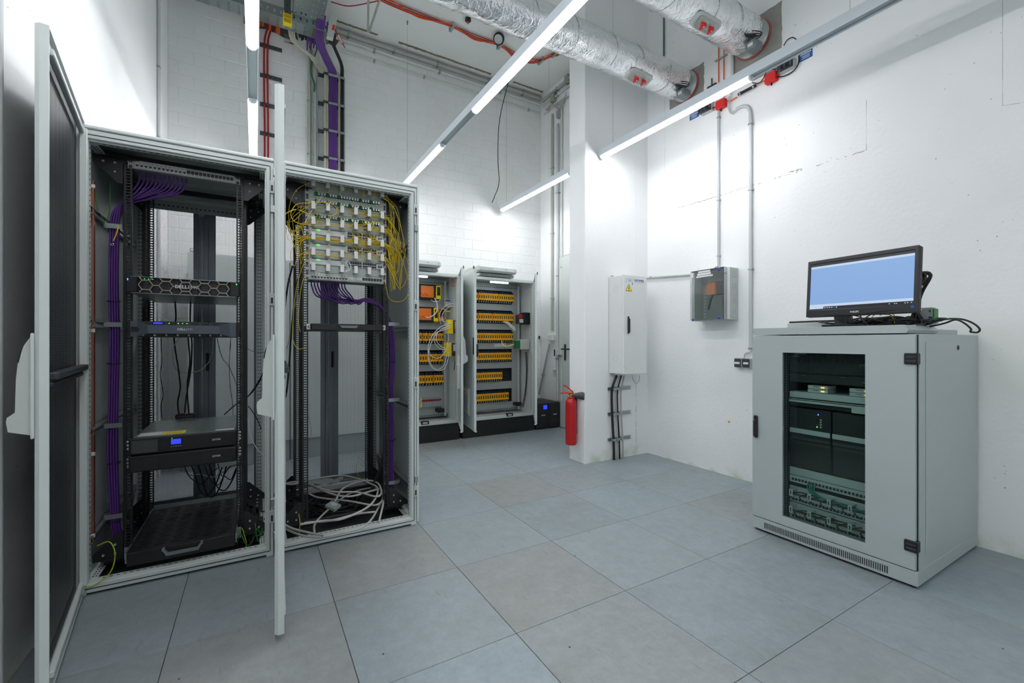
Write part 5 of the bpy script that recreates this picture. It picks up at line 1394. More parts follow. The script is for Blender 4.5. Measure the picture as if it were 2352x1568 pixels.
# wall cabinet on the stub
def wall_cab():
    x0, x1, y0, y1, z0, z1 = 3.060, 3.372, 3.105, PY0 - .006, .872, 1.832
    t = thing('wall_cabinet', 'light grey electrical wall cabinet with yellow warning triangle on the wall stub', 'wall cabinet', ((x0 + x1) / 2, 3.2, z0))
    MB().box(x0 + .004, x1 - .004, y0 + .022, y1, z0, z1, WHITEP, .003).build('body', t)
    MB().box(x0, x1, y0, y0 + .019, z0 - .001, z1 + .002, WHITEP, .003).build('door', t)
    h = MB(); h.box(x0 + .048, x0 + .070, y0 - .010, y0, 1.262, 1.432, BLACKP, .008); h.box(x0 + .052, x0 + .072, y0 - .022, y0 - .008, 1.275, 1.41, BLACKP, .006); h.build('handle', t)
    tr = lambda s, zc: [(x0 + .068 + s * cos(pi / 2 + q * 2 * pi / 3), zc + s * sin(pi / 2 + q * 2 * pi / 3)) for q in range(3)]
    k = MB(); k.prism(tr(.047, 1.700), 1, y0 - .0012, y0 - .0002, BLACKP); k.prism(tr(.039, 1.700), 1, y0 - .0018, y0 - .0012, YELP)
    k.prism([(x0 + .071, 1.727), (x0 + .060, 1.698), (x0 + .068, 1.699), (x0 + .064, 1.680), (x0 + .060, 1.682), (x0 + .066, 1.672), (x0 + .071, 1.683), (x0 + .068, 1.682), (x0 + .076, 1.705), (x0 + .069, 1.704), (x0 + .077, 1.727)], 1, y0 - .0024, y0 - .0018, BLACKP)
    k.build('warning_sign', t, 'yellow triangle with black lightning bolt')
    k = MB(); k.box(x0 + .035, x0 + .125, y0 - .0012, y0 - .0002, 1.765, 1.800, mat('blue_edge', (150, 180, 205), .6, var=0)); k.box(x0 + .038, x0 + .122, y0 - .0016, y0 - .0012, 1.768, 1.797, PAPER)
    for q in range(2): k.box(x0 + .062, x0 + .10, y0 - .0019, y0 - .0016, 1.776 + q * .009, 1.779 + q * .009, mat('blue_print', (60, 90, 150), .6, var=0))
    k.box(x0 + .108, x0 + .120, y0 - .0016, y0 - .0006, 1.738, 1.757, MGREY)
    k.build('name_plate', t)
    text('KRÖMER', (x0 + .140, y0 - .0016, 1.776), (1, 0, 0), (0, 0, 1), .029, mat('navy_print', (30, 50, 140), .5, var=0), parent=t, bold=0.0, xs=1.14)
    MB().box(x0 + .145, x0 + .275, y0 - .0012, y0 - .0004, 1.765, 1.7665, MCB).build('underline', t)
    k = MB()
    for z in (1.70, 1.02): k.lathe([(.032, 0), (.032, .0008), (.030, .0008), (.030, 0)], (x0 + .004, 3.22, z), LGREY, 20, (-1, 0, 0))
    k.build('knockout', t)
    k = MB()
    for u in (.03, .15): k.box(x0 + u, x0 + u + .03, y1 - .012, y1, z1, z1 + .020, ZINC, .002)
    for u in (.03,): k.box(x0 + u, x0 + u + .04, y1 - .012, y1, z0 - .02, z0, ZINC, .002)
    k.build('fixing_lug', t)
MCB = mat('navy_print2', (60, 90, 170), .5, var=0)
wall_cab()
WP = lambda px, py, d=.03: at(px, py, Y=PY0 - d)
for i, (off, r, m, nm) in enumerate(((-4, .0125, BLKC, 'thick black'), (5, .006, GRYC, 'slim grey'), (9, .008, BLKC, 'slim black'), (17, .008, GRYC, 'outer grey'))):
    pp = [(1420 + off * .8, 862), (1412 + off, 885), (1409 + off, 905), (1410 + off, 950), (1413 + off, 1005), (1414 + off, 1040), (1414 + off * .9, 1060)]
    cable([WP(a, c, .045 if c < 900 else .030) for a, c in pp[:-1]] + [Vector((WP(*pp[-2], .03).x, PY0 - .03, .0))], r, m, 'supply_cable', '%s supply cable rising from the floor into the wall cabinet' % nm, 'cable', n=10)
for k, py in enumerate((891, 948, 1006)):
    l, r_ = WP(1397, py, .01), WP(1449, py, .01); z = (l.z + r_.z) / 2 + (.0)
    t = thing('cable_bracket', 'zinc bracket clamping the supply cables below the wall cabinet, %s of three' % ('top', 'middle', 'lowest')[k], 'bracket', (l.x, PY0, z), 'cable brackets on the wall stub')
    b = MB(); b.box(l.x, r_.x, PY0 - .004, PY0 - .001, z - .016, z + .016, ZINC); b.box(l.x, r_.x, PY0 - .018, PY0 - .001, z + .012, z + .016, ZINC, .001); b.box(l.x, r_.x, PY0 - .018, PY0 - .001, z - .016, z - .012, ZINC, .001)
    b.build('rail', t)
    for u in (.055, .10): 
        b = MB(); cxx = l.x + u; b.box(cxx - .018, cxx + .018, PY0 - .050, PY0 - .046, z - .012, z + .012, ZINC, .002); b.box(cxx - .020, cxx - .017, PY0 - .05, PY0 - .01, z - .012, z + .012, ZINC); b.box(cxx + .017, cxx + .020, PY0 - .05, PY0 - .01, z - .012, z + .012, ZINC); b.cyl((cxx, PY0 - .062, z), (cxx, PY0 - .05, z), .004, STEEL, 8); b.build('clamp', t)
cable([WP(1452, 862, .03), WP(1454, 872, .03), WP(1461, 880, .03), WP(1468, 873, .03), WP(1469, 862, .03)], .003, GRYC, 'cable_end', 'thin grey cable loop under the right corner of the wall cabinet', 'cable')

# fire extinguisher on the side of the stub
def extinguisher():
    c = Vector((2.690, 3.448, .172)); r = .0555
    t = thing('fire_extinguisher', 'red fire extinguisher with black horn hanging on the wall stub', 'fire extinguisher', c)
    b = MB(); b.lathe([(0, .002), (r * .8, 0), (r * .97, .006), (r, .02), (r, .40), (r * .97, .418), (r * .86, .437), (r * .66, .452), (r * .40, .462), (r * .34, .470), (0, .470)], c, RED, 36)
    b.build('cylinder', t)
    b = MB(); b.lathe([(r * .5, .458), (r * .62, .462), (r * .62, .468), (r * .4, .470)], c, REDP, 24); b.build('collar', t)
    v = MB(); BR = mat('brass', (176, 140, 66), .3, .9); v.lathe([(.017, .470), (.017, .495), (.012, .50), (.012, .525), (0, .527)], c, BR, 16); v.cyl(c + Vector((-.035, -.01, .505)), c + Vector((.03, .0, .505)), .009, BR, 10)
    v.build('valve', t, 'brass valve')
    # handle levers point to the left in view, i.e. towards -x +y
    d = Vector((-.82, .30, 0)).normalized(); h = MB(); n_ = Vector((-d.y, d.x, 0)) * .011
    def lever(z0, z1, L, zt):
        p = [c + Vector((0, 0, z0)) - d * .02, c + d * L * .55 + Vector((0, 0, (z0 + z1) / 2 + zt)), c + d * L + Vector((0, 0, z1))]
        for a, e in zip(p[:-1], p[1:]):
            vs = [a - n_, a + n_, e + n_, e - n_]; vs += [q + Vector((0, 0, .013)) for q in vs]
            h.add(vs, [(0, 3, 2, 1), (4, 5, 6, 7), (0, 1, 5, 4), (1, 2, 6, 5), (2, 3, 7, 6), (3, 0, 4, 7)], REDP)
    lever(.512, .576, .075, .020); lever(.500, .502, .100, .004)
    h.build('handle_lever', t)
    o = c + Vector((.006, -.012, .478)); e = o + Vector((.085, -.085, .006)); e0 = o + Vector((.0, -.005, .01))
    k = MB(); k.lathe([(.014, 0), (.022, .02), (.034, .07), (.043, .108), (.045, .112), (.045, .118), (.041, .118), (.038, .108), (.020, .03), (0, .02)], e0, mat('horn_grey', (66, 68, 72), .5), 26, (e - e0))
    k.build('horn', t)
    k = MB(); k.cyl(c + Vector((.01, 0, .505)), e0 + Vector((.004, -.004, 0)), .009, BR, 10); k.build('nozzle', t)
    k = MB(); k.tube([c + Vector((.03, -.01, .53)) + Vector((cos(a) * .010, 0, sin(a) * .010)) for a in [q * pi / 5 for q in range(10)]], .001, STEEL, 5, closed=True); k.build('safety_pin', t)
    w = MB(); w.box(c.x + .045, PX - .001, c.y - .012, c.y + .012, c.z + .10, c.z + .46, CHARC, .002); w.tube([c + Vector((cos(a) * (r + .002), sin(a) * (r + .002), .42)) for a in [q * pi / 14 - pi / 2 for q in range(29)]], .0025, CHARC, 5, closed=True) if False else None
    w.build('wall_bracket', t)
extinguisher()

# insulated foil ducts
def foil_mat():
    m, nt, b = newmat('crinkled_foil'); L = nt.links
    geo = N(nt, 'ShaderNodeNewGeometry'); b.inputs['Metallic'].default_value = 1.0
    mp = N(nt, 'ShaderNodeMapping'); mp.inputs['Rotation'].default_value = (.3, .5, .9); mp.inputs['Scale'].default_value = (1.5, 1, 1.2); L.new(geo.outputs['Position'], mp.inputs['Vector'])
    def ridge(s, det, dist):
        n1 = N(nt, 'ShaderNodeTexNoise'); n1.inputs['Scale'].default_value = s; n1.inputs['Detail'].default_value = det; n1.inputs['Distortion'].default_value = dist
        L.new(mp.outputs[0], n1.inputs['Vector'])
        a = N(nt, 'ShaderNodeMath', operation='SUBTRACT', i1=.5); L.new(n1.outputs[0], a.inputs[0])
        c = N(nt, 'ShaderNodeMath', operation='ABSOLUTE'); L.new(a.outputs[0], c.inputs[0])
        d = N(nt, 'ShaderNodeMath', operation='POWER', i1=.55); L.new(c.outputs[0], d.inputs[0]); return d
    r1, r2 = ridge(9, 2.5, 1.2), ridge(31, 2, .8)
    mu = N(nt, 'ShaderNodeMath', operation='MULTIPLY', i1=.32); L.new(r2.outputs[0], mu.inputs[0])
    ad = N(nt, 'ShaderNodeMath', operation='ADD'); L.new(r1.outputs[0], ad.inputs[0]); L.new(mu.outputs[0], ad.inputs[1])
    bp = N(nt, 'ShaderNodeBump'); bp.inputs['Strength'].default_value = .55; bp.inputs['Distance'].default_value = .012; L.new(ad.outputs[0], bp.inputs['Height'])
    L.new(bp.outputs[0], b.inputs['Normal'])
    b.inputs['Base Color'].default_value = (.90, .91, .92, 1); b.inputs['Roughness'].default_value = .16
    return m
FOIL = foil_mat()
FLAPR = mat('damper_red', (196, 60, 52), .5, var=.1)
MORTAR = mat('bare_mortar', (150, 148, 142), .85, var=.12, scale=14, bump=.3, bscale=50)
BLUES = mat('sign_blue', (28, 92, 160), .5, var=.02)
def duct(yc, zc, r, label, x0, hatch_x, kk, patch):
    t = thing('foil_duct', label, 'duct', (1.5, yc, zc))
    nx, na = 220, 40; vs, fs = [], []; x1 = XR - .13
    RR = random.Random(kk); lowf = [RR.uniform(-.006, .006) for _ in range(60)]
    for i in range(nx + 1):
        u = i / nx; x = x0 + (x1 - x0) * u; q = u * 40; a_ = lowf[int(q) % 60] * (1 - q % 1) + lowf[int(q + 1) % 60] * (q % 1)
        for k in range(na):
            an = 2 * pi * k / na; rr_ = r + a_ * .6 * sin(an * 2 + q) + RR.uniform(-.0005, .0005) + .0035 * sin(an * 5 + q * 1.7) * sin(q * 2.3 + an)
            vs.append((x, yc + cos(an) * rr_, zc + sin(an) * rr_))
    for i in range(nx):
        for k in range(na): fs.append((i * na + k, i * na + (k + 1) % na, (i + 1) * na + (k + 1) % na, (i + 1) * na + k))
    MB().add(vs, fs, FOIL, True).build('foil_wrap', t)
    s = MB(); x = x1 - .25
    while x > x0:                                      # wire bands holding the wrap
        s.tube([(x + .02 * sin(a * 2), yc + cos(a) * (r + .002), zc + sin(a) * (r + .002)) for a in [q * 2 * pi / 32 for q in range(32)]], .0022, STEEL, 4, closed=True); x -= RR.uniform(.26, .42)
    s.build('wire_band', t, kind='stuff')
    e = MB(); e.lathe([(r * .97, 0), (r * .97, .10), (r * 1.0, .10), (r * 1.0, .108)], (x1 - .005, yc, zc), ZINC, 40, (1, 0, 0))
    e.lathe([(r * 1.0, .0), (r * 1.04, .002), (r * 1.04, .010), (r * .98, .012)], (x1 + .108, yc, zc), FLAPR, 40, (1, 0, 0)); e.lathe([(r * .96, 0), (r * .96, .06)], (x1 + .09, yc, zc), ZINC, 40, (1, 0, 0))
    e.box(x1 + .03, x1 + .05, yc - r * .72, yc - r * .60, zc - r * .82, zc - r * .70, BLACKP, .004)
    e.build('end_collar', t)
    y0, y1_, z0, z1 = patch
    # inspection hatch, on the camera-facing lower quarter
    an = radians(252); nrm = Vector((0, cos(an), sin(an))); tg = Vector((0, -sin(an), cos(an))); ctr = Vector((hatch_x, yc, zc)) + nrm * (r - .004)
    def oval(a, b_, off):
        out = []
        for q in range(24):
            th = 2 * pi * q / 24; cu = max(-1, min(1, 1.25 * cos(th))); cv = max(-1, min(1, 1.25 * sin(th)))
            out.append(ctr + Vector((1, 0, 0)) * a * cu + tg * b_ * cv + nrm * off)
        return out
    h = MB(); rings = [oval(.135, .062, .0), oval(.128, .057, .016), oval(.112, .047, .018), oval(.104, .042, .006), oval(.088, .030, .006), oval(.080, .024, .014)]
    vs = [v for r_ in rings for v in r_]
    h.add(vs, [(i * 24 + k, i * 24 + (k + 1) % 24, (i + 1) * 24 + (k + 1) % 24, (i + 1) * 24 + k) for i in range(5) for k in range(24)], LGREY, True); h.add(rings[-1], [tuple(range(24))], LGREY)
    for q in range(6): 
        c0 = ctr + Vector(((q - 2.5) * .02, 0, 0)) + nrm * .0135; h.tube([c0 - tg * .018, c0 + tg * .018], .002, GREYD, 4)
    h.build('inspection_hatch', t)
    for s_ in (-1, 1):
        k = MB(); c0 = ctr + Vector((s_ * .045, 0, 0)) + nrm * .014
        k.cyl(c0, c0 + nrm * .030, .009, REDP, 12); k.lathe([(0, .032), (.012, .032), (.022, .026), (.024, .014), (.018, .008)], c0 + nrm * .012, REDP, 12, tuple(nrm)); k.tube([c0 + nrm * .03 - tg * .016, c0 + nrm * .03 + tg * .034], .008, REDP, 8); k.lathe([(0, .003), (.006, .003), (.007, 0)], c0 + nrm * .044, STEEL, 10, tuple(nrm))
        k.build('star_knob', t, 'red plastic knob')
    # damper motor with curled cables below the end
    mp_ = Vector((x1 - .04, yc - r * .72, zc - r * 1.02)); m = MB(); m.box(mp_.x - .05, mp_.x + .06, mp_.y - .04, mp_.y + .05, mp_.z - .05, mp_.z + .02, MGREY, .012); m.box(mp_.x - .052, mp_.x - .0505, mp_.y - .02, mp_.y + .02, mp_.z - .035, mp_.z - .01, PAPER); m.build('damper_motor', t, 'dark grey damper motor')
    for q in range(4): cable([(mp_.x - .06 + .05 * cos(a + q), mp_.y - .02 + .05 * sin(a * 1.0 + q * .5), mp_.z + .03 + .028 * sin(a + q * .9) + q * .006) for a in [w_ * .7 for w_ in range(10)]], .0038, BLKC, 'curled_cable', None, parent=t)
    return mp_
MORP = {}
mo1 = duct(2.83, 3.655, .139, 'foil-wrapped air duct with two red knobs, left and lower in view', -.7, 2.93, 3, (2.637, 3.03, 3.40, 3.80))
mo2 = duct(2.165, 3.72, .147, 'foil-wrapped air duct with two red knobs, right one above the lamp', -.7, 2.93, 5, (1.935, 2.40, 3.36, 3.82))
for pa, (y0, y1_, z0, z1) in enumerate(((2.637, 3.03, 3.42, 3.80), (1.935, 2.36, 3.38, 3.90))):
    b = MB(); n = 14; pts = [(y0 + (R.uniform(-.004, .004)), z0 + (z1 - z0) * q / n) for q in range(n + 1)] + [(y0 + (y1_ - y0) * q / 8, z1 + R.uniform(-.008, .008)) for q in range(1, 9)] + [(y1_, z0), ]
    b.prism(pts, 0, XR - .003, XR + .001, MORTAR); b.build('mortar_patch', parent=wr)

# small wiring on the right wall by the ducts
for q, px in enumerate((1650, 1662)):
    a, c = RW(px, 100), RW(px, 222); cable([(XR - .012, a.y, a.z + .6), (XR - .012, a.y, a.z), (XR - .012, a.y, c.z)], .0048, ORNG, 'fire_cable', 'orange cable dropping behind the right duct, %s one' % ('left', 'right')[q], 'cable')
a = RW(1656, 133, .012); b = MB(); b.box(a.x - .010, XR - .001, a.y - .06, a.y + .06, a.z - .006, a.z + .006, ZINC, .002); b.build('cable_clip', None, 'zinc clip across the two orange cables by the duct', 'clip')
def rbox(px0, px1, py0, py1, d, m, name, label, cat, bev=.006, extra=None):
    yc = at((px0 + px1) / 2, (py0 + py1) / 2, X=XR - d)
    ya, yb = at(px0, py0, X=XR - d).y, at(px1, py1, X=XR - d).y
    f = (XR - d) * CC + yc.y * CS; hz = (py1 - py0) / FPX * f / 2
    t = thing(name, label, cat, (XR, yc.y, yc.z)); b = MB(); b.box(XR - d, XR - .001, yb, ya, yc.z - hz, yc.z + hz, m, bev); b.build('case', t)
    return t, yc, ya, yb, hz
CLEAR = glassy('clear_lid', (.62, .60, .66, 1), .12, .05)
for nm, (a0, a1, b0, b1) in (('nearer', (1755, 1781, 165, 188)), ('farther', (1642, 1663, 228, 248))):
    t, yc, ya, yb, hz = rbox(a0, a1, b0, b1, .05, REDP, 'alarm_box', 'red junction box on the right wall, %s one' % ('under the right duct' if nm == 'nearer' else 'behind the lit lamp'), 'junction box')
    b = MB(); b.cyl((XR - .025, yb, yc.z), (XR - .025, yb - .02, yc.z), .008, REDP, 8); b.cyl((XR - .025, yc.y, yc.z - hz), (XR - .025, yc.y, yc.z - hz - .02), .007, BLACKP, 8); b.build('gland', t)
for nm, (a0, a1, b0, b1) in (('under the right duct', (1789, 1822, 138, 160)), ('left of the farther red box', (1608, 1634, 236, 258))):
    t, yc, ya, yb, hz = rbox(a0, a1, b0, b1, .045, LGREY, 'terminal_box', 'clear-lidded terminal box on the right wall, ' + nm, 'junction box', .002)
    b = MB(); b.box(XR - .075, XR - .046, yb, ya, yc.z - hz, yc.z + hz, CLEAR, .003); b.build('clear_lid', t)
    b = MB()
    for q in range(4): b.box(XR - .06, XR - .05, yb + .01 + q * (ya - yb - .02) / 4, yb + .01 + (q + .6) * (ya - yb - .02) / 4, yc.z - .02, yc.z + .015, BLACKP if q % 2 else MGREY, .002)
    b.build('terminals', t)
for nm, (a0, a1, b0, b1) in (('right end of the lamp', (1836, 1866, 116, 136)), ('middle of the lamp', (1584, 1605, 258, 272))):
    t, yc, ya, yb, hz = rbox(a0, a1, b0, b1, .004, BLUES, 'blue_sign', 'small blue sign with white lettering, below the ' + nm, 'sign', .0)
    text('APLEONA', (XR - .005, ya - .006, yc.z + hz * .25), (0, -1, 0), (0, 0, 1), (ya - yb) * .20, WHITEP, parent=t, bold=.0006, xs=.95)
    b = MB()
    for q in range(3): b.box(XR - .0046, XR - .004, yb + (ya - yb) * .2, ya - (ya - yb) * (.15 + .1 * (q % 2)), yc.z - hz * (.1 + .28 * q), yc.z - hz * (.0 + .28 * q), WHITEP)
    b.build('small_print', t)
for q, (pp, d, m, r, lab) in enumerate((([(1800, 105), (1808, 92), (1820, 86), (1831, 92)], .02, BLKC, .004, 'black wire arc above the lamp at the right duct'), ([(1780, 176), (1800, 175), (1822, 163), (1834, 145), (1835, 122)], .02, BLKC, .005, 'black cable curving from the red box up to the blue sign'),
        ([(1728, 190), (1742, 191), (1752, 182), (1760, 165)], .05, BLKC, .004, 'black cable hanging in an arc left of the nearer red box'), ([(1770, 158), (1780, 159), (1790, 157)], .03, BLKC, .004, 'short black cable between red box and terminal box'),
        ([(1634, 248), (1640, 247), (1645, 244)], .03, BLKC, .004, 'short black cable at the farther red box'), ([(1664, 237), (1678, 232), (1692, 223)], .02, ORNG, .005, 'orange cable leaving the farther red box'), ([(1740, 193), (1750, 188), (1757, 184)], .02, ORNG, .005, 'orange cable entering the nearer red box'))):
    cable([RW(a, c, d) for a, c in pp], r, m, 'wall_cable', lab, 'cable')
a, c = RW(1696, 217, .03), RW(1736, 196, .03); b = MB(); b.cyl(a, c, .012, BLACKP, 12); 
for k in (.12, .88): b.cyl(a + (c - a) * (k - .04), a + (c - a) * (k + .04), .016, ZINC, 12)
b.build('insulated_pipe', None, 'short black pipe with two zinc clamps slanting on the right wall under the lamp', 'pipe')
a = RW(1635, 195, .02); b = MB(); b.box(a.x - .01, XR - .001, a.y - .045, a.y + .045, a.z - .02, a.z + .0, CHARC, .003); b.cyl((a.x, a.y, a.z), (a.x, a.y, a.z + .06), .006, CHARC, 8); b.build('clamp_bracket', None, 'small dark bracket on the right wall above the lamp', 'bracket')
cable([RW(1690, 254, .02), RW(1684, 261, .02), RW(1676, 257, .02), RW(1672, 240, .02), RW(1675, 222, .02)], .005, CON, 'conduit_elbow', 'grey cable looping from the bent conduit top behind the lamp', 'conduit')
# switched sockets half hidden behind the right cabinet
t = thing('wall_socket', 'pair of dark flap sockets on the right wall just left of the floor cabinet', 'socket', (XR, 2.25, 1.05))
for px0, px1 in ((1688, 1703), (1708, 1723)):
    ya, yb = at(px0, 830, X=XR - .04).y, at(px1, 830, X=XR - .04).y; z = at(1700, 833, X=XR - .04).z
    b = MB(); b.box(XR - .045, XR - .001, yb - .004, ya + .004, z - .040, z + .040, GREYD, .004); b.box(XR - .056, XR - .045, yb, ya, z - .036, z + .036, CHARC, .006); b.box(XR - .0575, XR - .056, yb + .006, ya - .006, z - .010, z + .008, PAPER); b.build('socket', t)
cable([RW(1721, 810, .02), RW(1712, 812, .02), RW(1709, 823, .02)], .005, GRYC, 'cable_end', 'short grey cable from the thick conduit to the flap sockets', 'cable')
b = MB(); a = RW(1674, 968, .004); b.lathe([(0, .006), (.009, .006), (.010, 0)], (XR, a.y, a.z), mat('yellow_plug', (222, 168, 40), .6), 10, (-1, 0, 0)); b.build('wall_plug', None, 'tiny yellow wall plug low on the right wall', 'wall plug')

# cracks and casting joints in the right wall
CRK = mat('crack', (168, 160, 148), .9, var=.1); JNT = mat('joint_line', (196, 199, 198), .8, var=.02)
def crack(p0, p1, n, w, m, jit, seed, gap=0.0):
    Q = random.Random(seed); b = MB(); prev = None
    for i in range(n + 1):
        u = i / n; q = p0.lerp(p1, u) + Vector((0, Q.uniform(-jit, jit) * .3, Q.uniform(-jit, jit)))
        if prev is not None and Q.random() > gap:
            d = (q - prev).normalized(); nn = Vector((0, -d.z, d.y)) * w * Q.uniform(.2, 1)
            x = XR - .0006; b.add([(x, prev.y - nn.y, prev.z - nn.z), (x, prev.y + nn.y, prev.z + nn.z), (x, q.y + nn.y, q.z + nn.z), (x, q.y - nn.y, q.z - nn.z)], [(0, 1, 2, 3)], m)
        prev = q
    b.build('wall_crack', wr)
X_ = XR
z0 = at(1527, 489, X=X_)
crack(at(1560, 477, X=X_), at(1643, 452, X=X_), 26, .0042, CRK, .004, 1, .1)
crack(at(1643, 452, X=X_), at(1990, 345, X=X_), 70, .003, CRK, .005, 2, .45)
crack(at(1810, 396, X=X_), at(1842, 388, X=X_), 10, .006, CRK, .004, 3, 0)
crack(at(1527, 130, X=X_), at(1527, 488, X=X_), 12, .0018, JNT, .0, 4, 0)
crack(at(1990, 230, X=X_), at(1990, 345, X=X_), 8, .0022, JNT, .0, 5, 0)
crack(at(2303, 0, X=X_), at(2303, 243, X=X_), 8, .002, JNT, .0, 6, 0); crack(at(2303, 243, X=X_), at(2352, 235, X=X_), 5, .002, JNT, .0, 7, 0)
crack(at(1527, 860, X=X_) if False else at(1461, 700, X=X_), at(1462, 700, X=X_), 2, .001, JNT, 0, 8)
# vertical formwork joint of the wall stub face
b = MB(); xx = at(1461, 700, Y=PY0).x
for q in range(60):
    z = .05 + q * .08; w_ = R.uniform(.0005, .003) if q < 12 else .0008
    b.add([(xx - w_, PY0 - .0006, z), (xx + w_, PY0 - .0006, z), (xx + w_ * .6, PY0 - .0006, z + .07), (xx - w_ * .7, PY0 - .0006, z + .07)], [(0, 1, 2, 3)], CRK if q < 12 else JNT)
b.build('formwork_joint', wr)


# ------------------------------------------------------------------ back wall services
WBk = lambda px, py, d=.03: at(px, py, Y=YB - d)
# conduits along the top of the back wall
for (pa, pb, r, m, lab, cl) in (((772, 62), (1243, 234), .026, CONG, 'thick grey conduit running along the top of the back wall', (800, 905, 1005, 1120, 1200)), ((772, 82), (1243, 243), .018, CONW, 'grey conduit just below the thick one on the back wall', (860, 1010, 1150)), ((785, 112), (1243, 262), .014, CONW, 'slim white conduit, lowest of the three along the back wall top', (860, 975, 1100, 1215))):
    a, c = WBk(*pa), WBk(*pb); z = (a.z + c.z) / 2
    y = YB - r - .004
    x0_, x1_ = a.x, XR2 - .03
    fs_ = []
    for px in cl:
        q = WBk(px, 100); fs_.append((q.x, y, z))
    pipe([(x0_, y, z), (x1_, y, z)], r, m, 'conduit', lab, fs_, wall=lambda c_, r_: (c_.x - .012, c_.x + .012, c_.y - r_ * 1.1, YB - .001, c_.z - r_ * 1.5, c_.z + r_ * 1.1))
# joint filler on the ceiling near the back wall
FOAM = mat('joint_foam', (138, 132, 108), .9, var=.35, scale=40, bump=.5, bscale=60)
for q, (pa, pb) in enumerate((((764, 52), (865, 86)), ((912, 104), (1122, 176)), ((1172, 194), (1240, 217)))):
    a, c = at(*pa, Z=ZC), at(*pb, Z=ZC); y = 5.33; b = MB(); n = 26; x0_, x1_ = a.x, c.x
    for i in range(n): b.box(x0_ + (x1_ - x0_) * i / n, x0_ + (x1_ - x0_) * (i + 1) / n, y - .014 + R.uniform(-.004, .004), y + .014 + R.uniform(-.004, .004), ZC - .004 - R.uniform(0, .004), ZC + .001, FOAM)
    b.build('joint_filler', ceil)
# vertical conduits in the far right corner
for i, (px, r, m, top, bot, nm) in enumerate(((1268, .018, CONG, 262, 760, 'leftmost and darkest'), (1281, .020, CON, 285, 1000, 'middle'), (1290, .015, CONW, 240, 1000, 'nearest the stub'))):
    X = XR2 - r - .006; a = at(px, top, X=X); zb = max(.37 if i < 3 else 0, at(px, bot, X=X).z)
    pipe([(X, a.y, a.z), (X, a.y, zb)], r, m, 'conduit', 'vertical conduit in the far corner behind the wall stub, ' + nm, [(X, a.y, zb + (a.z - zb) * k) for k in (.15, .45, .75)], wall=lambda c_, r_: (c_.x - r_ * 1.1, XR2 - .001, c_.y - r_ * 1.6, c_.y + r_ * 1.2, c_.z - .008, c_.z + .008))
X = XR2 - .03
a, c = at(1262, 790, X=X), at(1238, 905, X=X); pipe([a, c], .014, CONG, 'conduit', 'slanting conduit beside the far door, low in the corner', [a.lerp(c, .6)], cat='conduit')
t = MB(); q = at(1264, 775, X=XR2 - .05); t.box(q.x - .01, XR2 - .001, q.y - .06, q.y + .06, q.z - .045, q.z + .045, WHITEP, .008); t.build('junction_box', None, 'white junction box at the head of the slanting conduit', 'junction box')
t = MB(); q = at(1238, 775, Y=YB - .02); t.box(q.x - .04, q.x + .03, YB - .03, YB - .001, q.z - .045, q.z + .045, WHITEP, .008); t.box(q.x - .02, q.x + .015, YB - .033, YB - .03, q.z - .025, q.z + .025, CHARC, .002); t.build('light_switch', None, 'white light switch on the back wall beside the relay cabinet', 'switch')
t = MB(); q = at(1272, 849, X=XR2 - .03); t.box(q.x, XR2 - .001, q.y - .04, q.y + .04, q.z - .01, q.z + .01, WHITEP, .003); t.build('wall_bracket', None, 'small white bracket on the far corner wall', 'bracket')
# bunch of conduits and boxes under the ceiling on the far right wall
for i, (pa, pb, r) in enumerate((((1246, 232), (1308, 186), .022), ((1247, 245), (1308, 198), .016), ((1250, 262), (1308, 222), .014))):
    X = XR2 - r - .006; a, c = at(*pa, X=X), at(*pb, X=X); pipe([(X, min(a.y, YB - .03), a.z), (X, 3.9, a.z)], r, (CONG, CON, CONW)[i], 'conduit', 'horizontal conduit high on the far corner wall, %s' % ('uppermost', 'middle one', 'lowest')[i], [(X, 5.0, a.z), (X, 4.6, a.z)], wall=lambda c_, r_: (c_.x - r_, XR2 - .001, c_.y - .01, c_.y + .01, c_.z - r_ * 1.4, c_.z + r_ * 1.1))
MOSS = mat('aged_green_grey', (150, 158, 146), .6, var=.1)
for i, (px, py) in enumerate(((1281, 260), (1267, 224), (1300, 180))):
    X = XR2 - .06; q = at(px, py, X=X); t = MB(); t.box(X, XR2 - .001, q.y - .045, q.y + .045, q.z - .055, q.z + .055, MOSS, .006); t.box(X - .003, X, q.y - .035, q.y + .035, q.z - .045, q.z + .045, MOSS, .003)
    t.build('junction_box', None, 'square grey-green junction box high on the far corner wall, %s' % ('lowest, above the vertical conduits', 'beside the back wall', 'nearest the wall stub')[i], 'junction box')
for i in range(6):
    X = XR2 - .05; cable([at(1252 + i * 2, 252 + i, X=X), at(1262 + i, 244 - i, X=X), at(1275 + i, 240 + 2 * i, X=X), at(1286 + i, 232 + 2 * i, X=X), at(1300, 222 - i * 2, X=X)], .005, GRYC, 'loose_wire', 'thin grey wire in the tangle high in the far corner', 'cable', 'grey wires in the far corner')
# hanging black cord with its plug
cable([at(1168, 186, Z=ZC) , Vector((2.86, 5.22, 4.2)), Vector((2.83, 5.22, 3.7)), Vector((2.86, 5.24, 3.35)), Vector((2.82, 5.30, 3.16)), Vector((2.80, 5.33, 3.09))], .0055, BLKC, 'hanging_cable', 'black cord hanging from the ceiling to the end of the short strip light', 'cable', n=8)
